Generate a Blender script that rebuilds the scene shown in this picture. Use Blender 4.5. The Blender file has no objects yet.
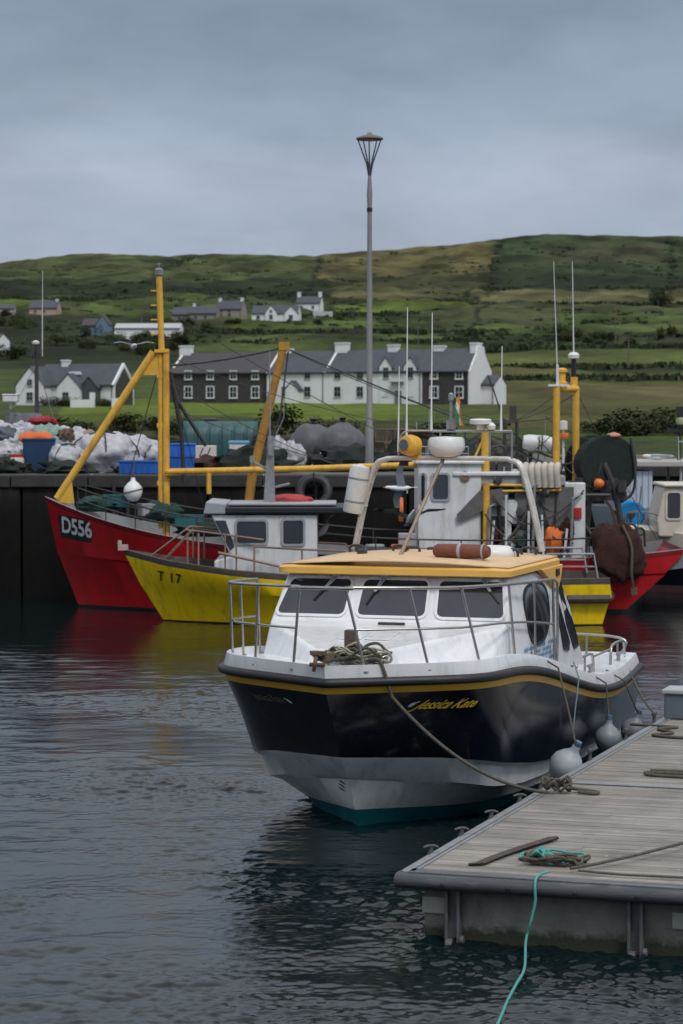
import bpy, math, random
import numpy as np
from mathutils import Vector, Matrix, noise
R = math.radians
random.seed(7)
scene = bpy.context.scene
COL = scene.collection
H, F, YH = 4.7, 2500.0, 413.0      # camera height, focal length in px, row of the horizon

# ------------------------------------------------------------------ placing
def P(px, py, D):                   # a point at depth D
    return Vector(((px - 341.5) / F * D, D, H - (py - YH) / F * D))
def G(px, py, z):                   # a point on the level z
    D = F * (H - z) / (py - YH)
    return Vector(((px - 341.5) / F * D, D, z))

# ------------------------------------------------------------------ materials
MATS = {}
def nd(nt, t, **kw):
    n = nt.nodes.new(t)
    for k, v in kw.items():
        if k.startswith('i_'): n.inputs[k[2:].replace('_', ' ')].default_value = v
        else: setattr(n, k, v)
    return n
def mat(name, rgb, rough=.5, metal=0., var=.18, scale=3., bump=0., bscale=30., dirt=None, coat=0., spec=.5, stretch=(1, 1, 1), emit=None, alpha=None):
    """procedural paint: base colour with soft variation, optional dirt (rgb, amount, scale, stretch) and bump"""
    if name in MATS: return MATS[name]
    m = bpy.data.materials.new(name); m.use_nodes = True
    nt = m.node_tree; b = nt.nodes['Principled BSDF']; L = nt.links.new
    tc = nd(nt, 'ShaderNodeTexCoord')
    mp = nd(nt, 'ShaderNodeMapping'); mp.inputs['Scale'].default_value = stretch
    L(tc.outputs['Object'], mp.inputs[0])
    n1 = nd(nt, 'ShaderNodeTexNoise', i_Scale=scale, i_Detail=6., i_Roughness=.65); L(mp.outputs[0], n1.inputs['Vector'])
    mr = nd(nt, 'ShaderNodeMapRange'); mr.inputs[1].default_value = .3; mr.inputs[2].default_value = .7
    mr.inputs[3].default_value = 1 - var; mr.inputs[4].default_value = 1 + var
    L(n1.outputs[0], mr.inputs[0])
    mul = nd(nt, 'ShaderNodeVectorMath', operation='SCALE'); mul.inputs[0].default_value = rgb
    L(mr.outputs[0], mul.inputs['Scale']); col = mul.outputs[0]
    if dirt:
        drgb, amt, dsc, dst = dirt
        mp2 = nd(nt, 'ShaderNodeMapping'); mp2.inputs['Scale'].default_value = dst; L(tc.outputs['Object'], mp2.inputs[0])
        n2 = nd(nt, 'ShaderNodeTexNoise', i_Scale=dsc, i_Detail=8., i_Roughness=.7); L(mp2.outputs[0], n2.inputs['Vector'])
        m2 = nd(nt, 'ShaderNodeMapRange'); m2.inputs[1].default_value = .5; m2.inputs[2].default_value = .75; m2.inputs[4].default_value = amt
        L(n2.outputs[0], m2.inputs[0])
        mx = nd(nt, 'ShaderNodeMix', data_type='RGBA'); L(m2.outputs[0], mx.inputs[0]); L(col, mx.inputs[6]); mx.inputs[7].default_value = (*drgb, 1)
        col = mx.outputs[2]
    L(col, b.inputs['Base Color'])
    rr = nd(nt, 'ShaderNodeMapRange'); rr.inputs[3].default_value = max(.02, rough - .08); rr.inputs[4].default_value = min(1, rough + .12)
    L(n1.outputs[0], rr.inputs[0]); L(rr.outputs[0], b.inputs['Roughness'])
    b.inputs['Metallic'].default_value = metal; b.inputs['Coat Weight'].default_value = coat; b.inputs['Coat Roughness'].default_value = .08
    b.inputs['Specular IOR Level'].default_value = spec
    if bump:
        nb = nd(nt, 'ShaderNodeTexNoise', i_Scale=bscale, i_Detail=5.); L(mp.outputs[0], nb.inputs['Vector'])
        bp = nd(nt, 'ShaderNodeBump', i_Strength=bump, i_Distance=.02); L(nb.outputs[0], bp.inputs['Height']); L(bp.outputs[0], b.inputs['Normal'])
    if emit: b.inputs['Emission Color'].default_value = (*emit, 1); b.inputs['Emission Strength'].default_value = 1
    MATS[name] = m
    return m

RUST = (.10, .045, .02)
white = mat('gelcoat_white', (.74, .75, .77), .28, var=.05, coat=.4, dirt=((.40, .38, .33), .55, 5., (1.3, 1.3, .2)))
bwhite = mat('boat_white_worn', (.66, .67, .68), .45, var=.08, dirt=((.27, .20, .14), .7, 2.0, (1.5, 1.5, .25)))
hgrey = mat('hull_light_grey', (.76, .77, .79), .3, var=.07, coat=.3, dirt=((.22, .20, .17), .65, 3.5, (1, 1, .3)))
navy = mat('hull_navy', (.005, .008, .016), .13, var=.15, spec=.42, dirt=((.028, .032, .04), .6, 3.5, (1, 1, .22)))
stripe = mat('stripe_yellow', (.62, .34, .035), .4, var=.08)
orange = mat('roof_orange', (.74, .42, .085), .42, var=.07, dirt=((.42, .30, .16), .45, 4, (1, 1, 1)))
peach = mat('roof_peach', (.66, .45, .26), .6, var=.10, scale=5, dirt=((.33, .23, .14), .65, 3.5, (1, 1, 1)), bump=.2)
rubber = mat('rubber_black', (.013, .0135, .016), .5, var=.25, scale=6, dirt=((.06, .06, .06), .35, 7, (1, 1, 1)))
teal_af = mat('antifoul_teal', (.0, .12, .15), .6, var=.25, scale=6, dirt=((.02, .04, .03), .8, 4, (1, 1, 1)))
glass = mat('dark_window_glass', (.028, .032, .042), .06, var=.2, spec=.7)
steel = mat('stainless_steel', (.40, .38, .36), .28, metal=.9, var=.15, scale=8)
galv = mat('galvanised_steel', (.30, .31, .32), .5, metal=.55, var=.2, scale=10, dirt=((.16, .10, .06), .5, 6, (1, 1, .4)))
dsteel = mat('dark_steel', (.05, .05, .055), .5, metal=.3, var=.3, scale=8, dirt=(RUST, .5, 6, (1, 1, .4)))
black = mat('black_plastic', (.012, .012, .013), .45, var=.2)
yel_h = mat('hull_yellow', (.92, .63, .008), .33, var=.07, coat=.3, dirt=((.30, .17, .02), .7, 3.2, (1, 1, .16)))
yel_p = mat('mast_yellow', (.70, .39, .05), .5, var=.12, scale=6, dirt=((.25, .12, .03), .7, 5, (1, 1, .3)))
red_h = mat('hull_red', (.48, .009, .016), .36, var=.14, coat=.25, dirt=((.12, .02, .014), .75, 2.6, (1, 1, .16)))
gunw = mat('gunwale_brown', (.075, .06, .05), .7, var=.3, scale=7, bump=.3)
bottomp = mat('bottom_paint_dark', (.014, .014, .016), .6, var=.3)
cream = mat('cream_paint', (.62, .56, .48), .45, var=.07, dirt=((.30, .22, .15), .5, 2, (1, 1, .4)))
navy2 = mat('hull_deep_blue', (.006, .016, .03), .3, var=.15, coat=.3)
dnavy = mat('roof_fascia_navy', (.012, .014, .022), .5, var=.2)
lgrey = mat('roof_grey_paint', (.32, .33, .36), .5, var=.12, dirt=((.15, .13, .11), .5, 4, (1, 1, .5)))
deckp = mat('deck_grey', (.20, .21, .22), .7, var=.2, dirt=((.09, .08, .07), .6, 3, (1, 1, 1)))
redp = mat('red_plastic', (.45, .02, .02), .45, var=.12)
orangep = mat('buoy_orange', (.75, .17, .03), .45, var=.1)
greenp = mat('net_green', (.012, .045, .035), .85, var=.5, scale=14, bump=.9, bscale=60)
netdark = mat('net_dark', (.012, .020, .017), .9, var=.5, scale=12, bump=1., bscale=50)
netbrown = mat('net_brown', (.040, .013, .010), .9, var=.5, scale=10, bump=1., bscale=45, dirt=((.085, .022, .015), .6, 9, (1, 1, .3)))
bluep = mat('plastic_blue', (.01, .10, .42), .45, var=.15, dirt=((.03, .06, .14), .5, 6, (1, 1, 1)))
cyan = mat('reel_blue', (.0, .20, .50), .5, var=.15)
sackw = mat('sack_white', (.44, .44, .47), .8, var=.16, scale=5, bump=.9, bscale=9, dirt=((.20, .18, .16), .7, 4, (1, 1, 1)))
sackg = mat('sack_green', (.20, .30, .25), .8, var=.2, scale=6, bump=.5, bscale=12)
rope_b = mat('rope_brown', (.10, .09, .07), .9, var=.4, scale=40, bump=.8, bscale=90)
rope_l = mat('rope_beige', (.42, .40, .31), .9, var=.35, scale=40, bump=.8, bscale=90)
rope_t = mat('rope_teal', (.085, .33, .30), .8, var=.2, scale=40, bump=.6, bscale=90)
fendw = mat('fender_grey_white', (.21, .235, .26), .45, var=.12, dirt=((.16, .16, .16), .6, 5, (1, 1, .6)))
tankg = mat('tank_green', (.022, .085, .09), .45, var=.2, dirt=((.06, .08, .08), .6, 3, (1, 1, .3)))
tarp = mat('tarp_grey', (.085, .09, .10), .6, var=.3, scale=5, bump=.5, bscale=8)
wood = mat('weathered_wood', (.13, .10, .08), .85, var=.35, scale=4, stretch=(1, 8, 8), bump=.4)
concrete = mat('float_concrete', (.20, .20, .19), .9, var=.25, scale=3, bump=.5, bscale=25, dirt=((.06, .07, .055), .8, 2, (1, 1, .3)))
beamg = mat('beam_grey', (.05, .054, .062), .6, var=.3, scale=3, stretch=(.4, 3, 3), dirt=((.24, .25, .26), .5, 5, (.3, 1, 1)), bump=.3)
chrome_w = mat('radome_white', (.72, .72, .72), .35, var=.05, dirt=((.4, .36, .3), .4, 5, (1, 1, 1)))
txt_y = mat('lettering_yellow', (.85, .55, .05), .5, var=.05)
txt_w = mat('lettering_white', (.62, .63, .65), .6, var=.1)
txt_k = mat('lettering_black', (.02, .02, .02), .6, var=.1)
txt_b = mat('lettering_blue', (.10, .25, .42), .6, var=.15)
gullw = mat('gull_white', (.72, .72, .72), .8, var=.05)
gullg = mat('gull_grey', (.30, .32, .35), .8, var=.1)
gullk = mat('gull_black', (.02, .02, .02), .8)

# ------------------------------------------------------------------ mesh helpers
class MB:
    def __init__(s): s.v = []; s.f = []; s.m = []
    def add(s, vs, fs, m=0):
        o = len(s.v); s.v += [tuple(q) for q in vs]
        for f in fs: s.f.append([i + o for i in f]); s.m.append(m)
        return s
    def box(s, c, d, rz=0, m=0, taper=1.):
        x, y, z = d[0] / 2, d[1] / 2, d[2] / 2; cr, sr = math.cos(rz), math.sin(rz); vs = []
        for k, t in ((-1, 1.), (1, taper)):
            for i, j in ((-1, -1), (1, -1), (1, 1), (-1, 1)):
                X, Y = i * x * t, j * y * t
                vs.append((c[0] + X * cr - Y * sr, c[1] + X * sr + Y * cr, c[2] + k * z))
        return s.add(vs, [(3, 2, 1, 0), (4, 5, 6, 7), (0, 1, 5, 4), (1, 2, 6, 5), (2, 3, 7, 6), (3, 0, 4, 7)], m)
    def tube(s, pts, r, n=8, m=0, closed=False, flat=1.):
        pts = [Vector(p) for p in pts]; N = len(pts)
        rs = r if isinstance(r, (list, tuple)) else [r] * N
        ring = []; up = None
        for i, p in enumerate(pts):
            if closed: d = pts[(i + 1) % N] - pts[i - 1]
            else: d = pts[min(i + 1, N - 1)] - pts[max(i - 1, 0)]
            if d.length < 1e-9: d = Vector((0, 0, 1))
            d.normalize()
            if up is None:
                up = Vector((0, 0, 1)) if abs(d.z) < .9 else Vector((0, 1, 0))
            u = (up - d * up.dot(d))
            if u.length < 1e-5: u = d.orthogonal()
            u.normalize(); up = u; w = d.cross(u)
            ring.append([p + (u * math.cos(2 * math.pi * k / n) * flat + w * math.sin(2 * math.pi * k / n)) * rs[i] for k in range(n)])
        vs = [q for g in ring for q in g]; fs = []
        for i in range(N if closed else N - 1):
            j = (i + 1) % N
            for k in range(n): fs.append((i * n + k, i * n + (k + 1) % n, j * n + (k + 1) % n, j * n + k))
        if not closed: fs.append(tuple(range(n - 1, -1, -1))); fs.append(tuple((N - 1) * n + k for k in range(n)))
        return s.add(vs, fs, m)
    def lathe(s, prof, c=(0, 0, 0), axis=(0, 0, 1), n=20, m=0):
        A = Vector(axis).normalized(); U = A.orthogonal().normalized(); W = A.cross(U); c = Vector(c)
        vs = []; fs = []
        for r, h in prof:
            for k in range(n):
                t = 2 * math.pi * k / n; vs.append(c + A * h + (U * math.cos(t) + W * math.sin(t)) * max(r, 1e-4))
        for i in range(len(prof) - 1):
            for k in range(n): fs.append((i * n + k, i * n + (k + 1) % n, (i + 1) * n + (k + 1) % n, (i + 1) * n + k))
        fs.append(tuple(range(n - 1, -1, -1))); fs.append(tuple((len(prof) - 1) * n + k for k in range(n)))
        return s.add(vs, fs, m)
    def loft(s, rows, m=0, closed=False):
        n = len(rows[0]); vs = [q for r in rows for q in r]; fs = []
        for i in range(len(rows) - 1):
            for k in range(n if closed else n - 1):
                fs.append((i * n + k, i * n + (k + 1) % n, (i + 1) * n + (k + 1) % n, (i + 1) * n + k))
        return s.add(vs, fs, m)
    def prism(s, poly, off, m=0):           # polygon in 3-D pushed along off
        n = len(poly); off = Vector(off); vs = [Vector(p) for p in poly] + [Vector(p) + off for p in poly]
        fs = [tuple(range(n - 1, -1, -1)), tuple(range(n, 2 * n))] + [(k, (k + 1) % n, n + (k + 1) % n, n + k) for k in range(n)]
        return s.add(vs, fs, m)
    def blob(s, c, r, seed=0, amp=.25, freq=1.6, nu=18, nv=12, m=0, flat=None, rz=0, crease=0.):
        vs = []; fs = []; cr, sr = math.cos(rz), math.sin(rz)
        for i in range(nv + 1):
            th = math.pi * i / nv
            for k in range(nu):
                ph = 2 * math.pi * k / nu
                d = Vector((math.sin(th) * math.cos(ph), math.sin(th) * math.sin(ph), math.cos(th)))
                q = 1 + crease * (.5 - abs(noise.noise(d * freq * 1.9 + Vector((seed * 2.1, 3, seed))) * 2)) + crease * .5 * (.5 - abs(noise.noise(d * freq * 4.3 + Vector((seed * 5.1, 1, seed))) * 2)) + amp * noise.noise(d * freq + Vector((seed * 3.7, seed * 1.3, seed * 7.1))) + amp * .5 * noise.noise(d * freq * 2.7 + Vector((seed, 5, 9)))
                x, y, z = d.x * r[0] * q, d.y * r[1] * q, d.z * r[2] * q
                if flat is not None: z = max(z, -flat)
                vs.append((c[0] + x * cr - y * sr, c[1] + x * sr + y * cr, c[2] + z))
        for i in range(nv):
            for k in range(nu): fs.append((i * nu + k, (i + 1) * nu + k, (i + 1) * nu + (k + 1) % nu, i * nu + (k + 1) % nu))
        return s.add(vs, fs, m)
    def build(s, name, mats, parent=None, smooth=40, bevel=0, loc=None, rz=None, weld=False):
        me = bpy.data.meshes.new(name); me.from_pydata(s.v, [], s.f)
        for q in (mats if isinstance(mats, (list, tuple)) else [mats]): me.materials.append(q)
        if max(s.m, default=0): me.polygons.foreach_set('material_index', s.m)
        me.validate(); me.update()
        if weld:
            import bmesh
            bm = bmesh.new(); bm.from_mesh(me); bmesh.ops.remove_doubles(bm, verts=bm.verts, dist=weld); bmesh.ops.recalc_face_normals(bm, faces=bm.faces); bm.to_mesh(me); bm.free()
        if smooth:
            me.polygons.foreach_set('use_smooth', [True] * len(me.polygons)); me.set_sharp_from_angle(angle=R(smooth))
        o = bpy.data.objects.new(name, me); COL.objects.link(o)
        if parent is not None: o.parent = parent
        if loc is not None: o.location = loc
        if rz is not None: o.rotation_euler.z = rz
        if bevel:
            b = o.modifiers.new('bevel', 'BEVEL'); b.width = bevel; b.segments = 2; b.limit_method = 'ANGLE'; b.angle_limit = R(35)
        return o

def tag(o, label=None, cat=None, group=None, kind=None):
    if label: o['label'] = label
    if cat: o['category'] = cat
    if group: o['group'] = group
    if kind: o['kind'] = kind
    return o
def thing(name, label, cat, loc=(0, 0, 0), rz=0, group=None):
    o = bpy.data.objects.new(name, None); COL.objects.link(o); o.empty_display_size = .2
    o.location = loc; o.rotation_euler.z = rz
    return tag(o, label, cat, group)
def copy_thing(o, loc, rz=0, label=None, sc=None, parent=None):
    def rec(q, par):
        c = q.copy(); COL.objects.link(c); c.parent = par
        for ch in q.children: rec(ch, c)
        return c
    c = rec(o, parent); c.location = loc; c.rotation_euler.z = rz
    if sc: c.scale = sc if isinstance(sc, (tuple, list)) else (sc,) * 3
    if label: c['label'] = label
    return c
def bez(pts, n=10):                  # smooth curve through points (Catmull-Rom)
    p = [Vector(q) for q in pts]; p = [p[0] * 2 - p[1]] + p + [p[-1] * 2 - p[-2]]; out = []
    for i in range(1, len(p) - 2):
        for k in range(n):
            t = k / n
            out.append(.5 * ((2 * p[i]) + (p[i + 1] - p[i - 1]) * t + (2 * p[i - 1] - 5 * p[i] + 4 * p[i + 1] - p[i + 2]) * t * t + (3 * p[i] - p[i - 1] - 3 * p[i + 1] + p[i + 2]) * t ** 3))
    out.append(p[-2]); return out
def sag(a, b, s, n=16):
    a, b = Vector(a), Vector(b)
    return [a.lerp(b, t / n) - Vector((0, 0, 4 * s * (t / n) * (1 - t / n))) for t in range(n + 1)]
def rrect(x0, y0, x1, y1, r, n=4):
    o = []
    for cx, cy, a in ((x1 - r, y1 - r, 0), (x0 + r, y1 - r, 90), (x0 + r, y0 + r, 180), (x1 - r, y0 + r, 270)):
        for k in range(n + 1):
            t = R(a + 90 * k / n); o.append((cx + r * math.cos(t), cy + r * math.sin(t)))
    return o
def itp(a, pts): return float(np.interp(a, [p[0] for p in pts], [p[1] for p in pts]))
def text_mesh(txt, size, shear=0., space=1.):
    """lettering outlines as flat triangles: (verts 2-D, faces)"""
    cu = bpy.data.curves.new('lettering', 'FONT'); cu.body = txt; cu.size = size; cu.shear = shear; cu.space_character = space; cu.resolution_u = 3; cu.offset = size * .022
    o = bpy.data.objects.new('lettering', cu); COL.objects.link(o)
    me = bpy.data.meshes.new_from_object(o.evaluated_get(bpy.context.evaluated_depsgraph_get()))
    vs = [(v.co.x, v.co.y) for v in me.vertices]; fs = [tuple(p.vertices) for p in me.polygons]
    bpy.data.objects.remove(o); bpy.data.curves.remove(cu); bpy.data.meshes.remove(me)
    return vs, fs

class Hull:
    """levels from the sheer down: (a0, entry length, power, half-beam, [(a, z)...]); x = distance aft of the stem head"""
    def __init__(s, L, levels, taper=(1e9, 1, 0), N=60, L_end=None, bluff=False):
        s.bluff = bluff; s.L = L; s.lv = levels; s.tp = taper; s.N = N; s.L_end = L_end or [L] * len(levels)
    def b(s, i, a):
        a0, Le, p, B, zc = s.lv[i]
        if s.bluff: x = max(0., a - a0) * Le; q = B * x / (1 + x ** p) ** (1 / p)
        else: u = min(1., max(0., (a - a0) / Le)); q = B * (1 - (1 - u) ** p)
        t0, t1, k = s.tp
        if a > t0: q *= 1 - k * ((a - t0) / (t1 - t0)) ** 2
        return q
    def z(s, i, a): return itp(a, s.lv[i][4])
    def pt(s, i, t):
        a0 = s.lv[i][0]; a = a0 + (s.L_end[i] - a0) * t ** 1.7
        return a, s.b(i, a), s.z(i, a)
    def side(s, a, z):               # half-breadth of the outer skin at (a, z)
        if not hasattr(s, 'g'): s.g = np.array([[s.pt(i, k / s.N) for k in range(s.N + 1)] for i in range(len(s.lv))])
        A, B, Zz = s.g[..., 0], s.g[..., 1], s.g[..., 2]; aa = A[-1].copy(); bb = B[-1].copy()
        for i in range(len(s.lv) - 2, -1, -1):          # the ruled skin between two levels, cut at height z
            f = (z - Zz[i + 1]) / np.maximum(Zz[i] - Zz[i + 1], 1e-6); ok = f >= 0; f = np.clip(f, 0, 1)
            aa = np.where(ok, A[i + 1] + (A[i] - A[i + 1]) * f, aa); bb = np.where(ok, B[i + 1] + (B[i] - B[i + 1]) * f, bb)
        return float(np.interp(a, aa, bb))
    def mesh(s, bands):
        mb = MB(); n = s.N
        for sg in (1, -1):
            rows = []
            for i in range(len(s.lv)):
                rows.append([Vector((a, sg * bb, zz)) for a, bb, zz in (s.pt(i, k / n) for k in range(n + 1))])
            for i in range(len(rows) - 1):
                mb.loft([rows[i], rows[i + 1]] if sg < 0 else [rows[i + 1], rows[i]], bands[i])
        for i in range(len(s.lv) - 1):   # transom
            a1, b1, z1 = s.pt(i, 1); a2, b2, z2 = s.pt(i + 1, 1)
            mb.add([(a1, b1, z1), (a1, -b1, z1), (a2, -b2, z2), (a2, b2, z2)], [(0, 1, 2, 3)], bands[i])
        return mb
    def arc(s, a0, z, u):            # distance aft reached after walking u metres along the skin at height z
        key = round(z, 2)
        if not hasattr(s, 'tb'): s.tb = {}
        if key not in s.tb:
            a = np.linspace(0, s.L, 400); b = np.array([s.side(q, key) for q in a]); s.tb[key] = (a, np.concatenate([[0], np.cumsum(np.hypot(np.diff(a), np.diff(b)))]))
        a, l = s.tb[key]; return float(np.interp(np.interp(a0, a, l) + u, l, a))
    def letters(s, txt, size, a0, z0, sg, off=.012, shear=0., slope=0., reverse=False, space=1.):
        vs, fs = text_mesh(txt, size, shear, space); out = []
        w = max(v[0] for v in vs)
        for u, v in vs:
            d = w - u if reverse else u; z = z0 + v + slope * d; a = s.arc(a0, z0, d)
            out.append((a, sg * (s.side(a, z) + off), z))
        return MB().add(out, fs)
# ================================================================== passenger boat
TH = R(18.)
BX, BY = -.18, 27.2
boat = thing('passenger_boat', 'white and navy passenger boat with orange cabin roof moored beside the pontoon', 'boat', (BX, BY, 0), R(90) - TH)
ZC = [(0, 1.75), (1, 1.77), (2, 1.75), (3, 1.64), (4, 1.49), (5, 1.31), (5.8, 1.17), (6.5, 1.07), (7.2, 1.0), (8, .98), (9.7, 1.06)]
# finely sampled so the sheer reads as a curve
_f = np.poly1d(np.polyfit([p[0] for p in ZC], [p[1] for p in ZC], 5)); ZC = [(a / 5, float(_f(a / 5))) for a in range(0, 49)]
def zz(d): return [(a, z + d) for a, z in ZC]
lv = [(-.02, 1.2, 5., 1.62, zz(.19)), (.0, 1.2, 5., 1.67, zz(.05)), (.02, 1.2, 5., 1.67, zz(-.055)), (.05, 1.18, 5., 1.66, zz(-.13)),
      (.30, 1.03, 5, 1.635, [(0, 1.25), (2, 1.22), (4, .95), (6, .72), (9.7, .66)]),
      (.53, .92, 5, 1.60, [(.53, .866), (1.2, .82), (2.0, .68), (3, .55), (4, .46), (6, .36), (9.7, .3)]),
      (.60, .92, 5, 1.52, [(.53, .82), (1.2, .775), (2.0, .635), (3, .505), (4, .42), (6, .32), (9.7, .26)]),
      (.80, .90, 5, 1.50, [(.8, .62), (1.3, .55), (2.0, .40), (3, .31), (4, .27), (6, .25), (9.7, .2)]),
      (.88, .88, 5, 1.38, [(.8, .585), (1.3, .51), (2.0, .36), (3, .27), (4, .23), (6, .21), (9.7, .16)]),
      (1.05, .68, 4, 1.42, [(1.05, .24), (2, .19), (4, .14), (9.7, .11)]),
      (1.10, .66, 4, 1.35, [(1.05, .20), (2, .15), (4, .10), (9.7, .07)]),
      (1.5, .5, 4, 1.1, [(1.5, -.5), (9.7, -.5)])]
PH = Hull(9.7, lv, (5.5, 9.7, .07), 70, bluff=True)
hull = PH.mesh([0, 1, 2, 3, 3, 4, 4, 4, 4, 0, 5]).build('hull', [white, rubber, stripe, navy, hgrey, teal_af], boat, smooth=28, weld=.004)
# heavy rubber rubbing strake
mb = MB()
pts = []
for k in range(-70, 71):
    a, b_, z_ = PH.pt(1, abs(k) / 70); pts.append((a, (b_ + .018) * (1 if k > 0 else -1) if k else 0, z_ - .05))
mb.tube(pts, .052, 10)
mb.tube([(9.72, -1.52, 1.05), (9.74, 0, 1.05), (9.72, 1.52, 1.05)], .072, 10)
mb.build('rubbing_strake', rubber, boat, smooth=60)
# deck, toe rail and cockpit
mb = MB(); rows = []
for k in range(71):
    a, b_, z_ = PH.pt(0, k / 70)
    ck = a > 6.1
    pr = [(0, 0), (.06, 0), (.07, -.09), (.30, -.08), (.5, -.075)] if not ck else [(0, 0), (.27, .01), (.275, -.55), (.3, -.56), (.31, -.56)]
    row = [(a, -max(b_ - d, 0.), z_ + h) for d, h in pr] + [(a, 0, z_ + pr[-1][1] + (.02 if not ck else 0))]
    rows.append(row + [(x, -y, z) for x, y, z in row[-2::-1]])
mb.loft(rows)
mb.box((9.66, 0, .92), (.1, 3.0, .62))
mb.build('deck', white, boat, smooth=30)

# ---- cabin shell
def sideb(z, dz=0):
    return 1.47 - (z - 2.23) / .54 * .10 if z > 2.23 else 1.47 + (2.23 - z) / .80 * .04
Rp = dict(T0=(.80, .42, 2.04), T1=(2.34, 1.47, 2.23), W=(2.68, 1.37, 2.77), RR=(5.15, 1.37, 2.77), M2=(5.58, 1.47, 2.23), S=(6.3, 1.51, 1.40), C0=(.72, .46, 1.84), C1=(1.7, 1.36, 1.76), C2=(2.6, 1.50, 1.70))
ks = list(Rp); idx = {}; V = []
for k in ks:
    for s_ in (1, -1):
        x, y, z = Rp[k]; idx[k, s_] = len(V); V.append((x, -s_ * y, z))
def q(*n): return [idx[k, s_] for k, s_ in n]
FC = [q(('T0', 1), ('T1', 1), ('T1', -1), ('T0', -1)), q(('T1', 1), ('W', 1), ('W', -1), ('T1', -1)), q(('C0', 1), ('T0', 1), ('T0', -1), ('C0', -1)), q(('S', 1), ('S', -1), ('M2', -1), ('M2', 1)), q(('M2', 1), ('M2', -1), ('RR', -1), ('RR', 1)), q(('W', 1), ('RR', 1), ('RR', -1), ('W', -1))]
for s_ in (1, -1):
    FC += [q(('C0', s_), ('C1', s_), ('T1', s_), ('T0', s_)), q(('C1', s_), ('C2', s_), ('T1', s_)), q(('C2', s_), ('S', s_), ('M2', s_), ('T1', s_)), q(('T1', s_), ('M2', s_), ('RR', s_), ('W', s_))]
cab = MB().add(V, FC).build('cabin', white, boat, smooth=50, weld=.001)
bv = cab.modifiers.new('bevel', 'BEVEL'); bv.width = .05; bv.segments = 3
# ---- windscreen panes
o0 = Vector((2.34, 0, 2.23)); up = (Vector((2.68, 0, 2.77)) - o0); wl = up.length; up.normalize(); nrm = Vector((-up.z, 0, up.x))
def wpoly(b0, b1, t0, t1, skew0, skew1, r, grow=0.):
    out = []
    for u, t in rrect(b0 - grow, t0 - grow, b1 + grow, t1 + grow, r + grow):
        f = (t - t0) / (t1 - t0)
        s_ = skew0 * (1 - (u - b0) / (b1 - b0)) + skew1 * (u - b0) / (b1 - b0)
        p = o0 + up * t; out.append(Vector((p.x, -(u + s_ * f), p.z)))
    return out
for b0, b1, k0, k1 in ((-1.40, -.56, .12, .03), (-.39, .44, .02, -.02), (.59, 1.40, -.03, -.08)):
    fr = MB(); o_ = wpoly(b0, b1, .085, .565, k0, k1, .07, .035); i_ = wpoly(b0, b1, .085, .565, k0, k1, .07)
    fr.loft([[p + nrm * .004 for p in o_], [p + nrm * .016 for p in o_], [p + nrm * .016 for p in i_], [p + nrm * .003 for p in i_]], closed=True)
    w = fr.build('windscreen', white, boat, smooth=50)
    MB().prism([p + nrm * .004 for p in i_], nrm * .006).build('pane', glass, w, smooth=0)
# ---- side windows (both sides)
for s_ in (1, -1):
    def smap(a, z, off): return Vector((a, -s_ * (sideb(z) + off), z))
    def sidewin(name, pl, m, off=.012, fw=.04):
        cx = sum(p[0] for p in pl) / len(pl); cz = sum(p[1] for p in pl) / len(pl)
        big = [(cx + (a - cx) * (1 + fw / max(.1, abs(a - cx) + .15)), cz + (z - cz) * (1 + fw / max(.12, abs(z - cz) + .1))) for a, z in pl]
        b_ = MB(); b_.loft([[smap(a, z, -.01) for a, z in big], [smap(a, z, off + .008) for a, z in big], [smap(a, z, off + .006) for a, z in pl], [smap(a, z, off - .006) for a, z in pl]], closed=True)
        w = b_.build(name, rubber, boat, smooth=50)
        n = len(pl); g = MB(); g.add([smap(a, z, off) for a, z in pl] + [smap(cx, cz, off)], [(k, (k + 1) % n, n) for k in range(n)]); g.build('pane', glass, w, smooth=60)
    egg = []
    for k in range(28):
        t = 2 * math.pi * k / 28; z = math.sin(t); a = math.cos(t)
        egg.append((3.80 + .68 * (abs(a) ** .75) * (1 if a > 0 else -1) * (1 - .16 * (1 - z)) + .05 * z, 2.29 + (.32 if z > 0 else .37) * (abs(z) ** .8) * (1 if z > 0 else -1)))
    sidewin('side_window', egg, glass)
    sidewin('quarter_window', [(4.86, 2.36), (4.93, 2.30), (5.36, 1.80), (5.30, 1.70), (5.05, 1.74), (4.92, 2.0)], glass)
    sidewin('quarter_window', [(4.98, 2.66), (5.16, 2.66), (5.72, 1.92), (5.86, 1.72), (5.62, 1.70), (5.28, 2.05)], glass)
# ---- roof slab
def roofring(gr, z, cam):
    out = []
    for a, b_ in rrect(2.46 + gr, -1.445 + gr, 5.20 - gr * .5, 1.445 - gr, .16 - gr * .5, 5): 
        bow = .07 * (1 - (b_ / 1.47) ** 2); a2 = a - bow if a < 3.5 else a
        out.append(Vector((a2, -b_, z + cam * (1 - (b_ / 1.47) ** 2))))
    return out
mb = MB(); mb.loft([roofring(.06, 2.775, 0), roofring(0, 2.78, .035), roofring(0, 2.845, .06), roofring(.02, 2.862, .065), roofring(.06, 2.868, .07)], closed=True)
fas = mb.build('roof', orange, boat, smooth=35)
mb = MB(); rows = []
for j in range(13):
    b_ = -1.405 + 2.81 * j / 12; z_ = 2.868 + .07 * (1 - (b_ / 1.47) ** 2); e = .10 if j in (0, 12) else 0
    rows.append([Vector((2.50 + e - .07 * (1 - (b_ / 1.47) ** 2) + (5.15 - e - 2.50) * k / 8, -b_, z_ + .010)) for k in range(9)])
mb.loft(rows); rd = mb.build('roof_deck', peach, fas, smooth=60); md = rd.modifiers.new('thickness', 'SOLIDIFY'); md.thickness = .014; md.offset = 0
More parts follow.
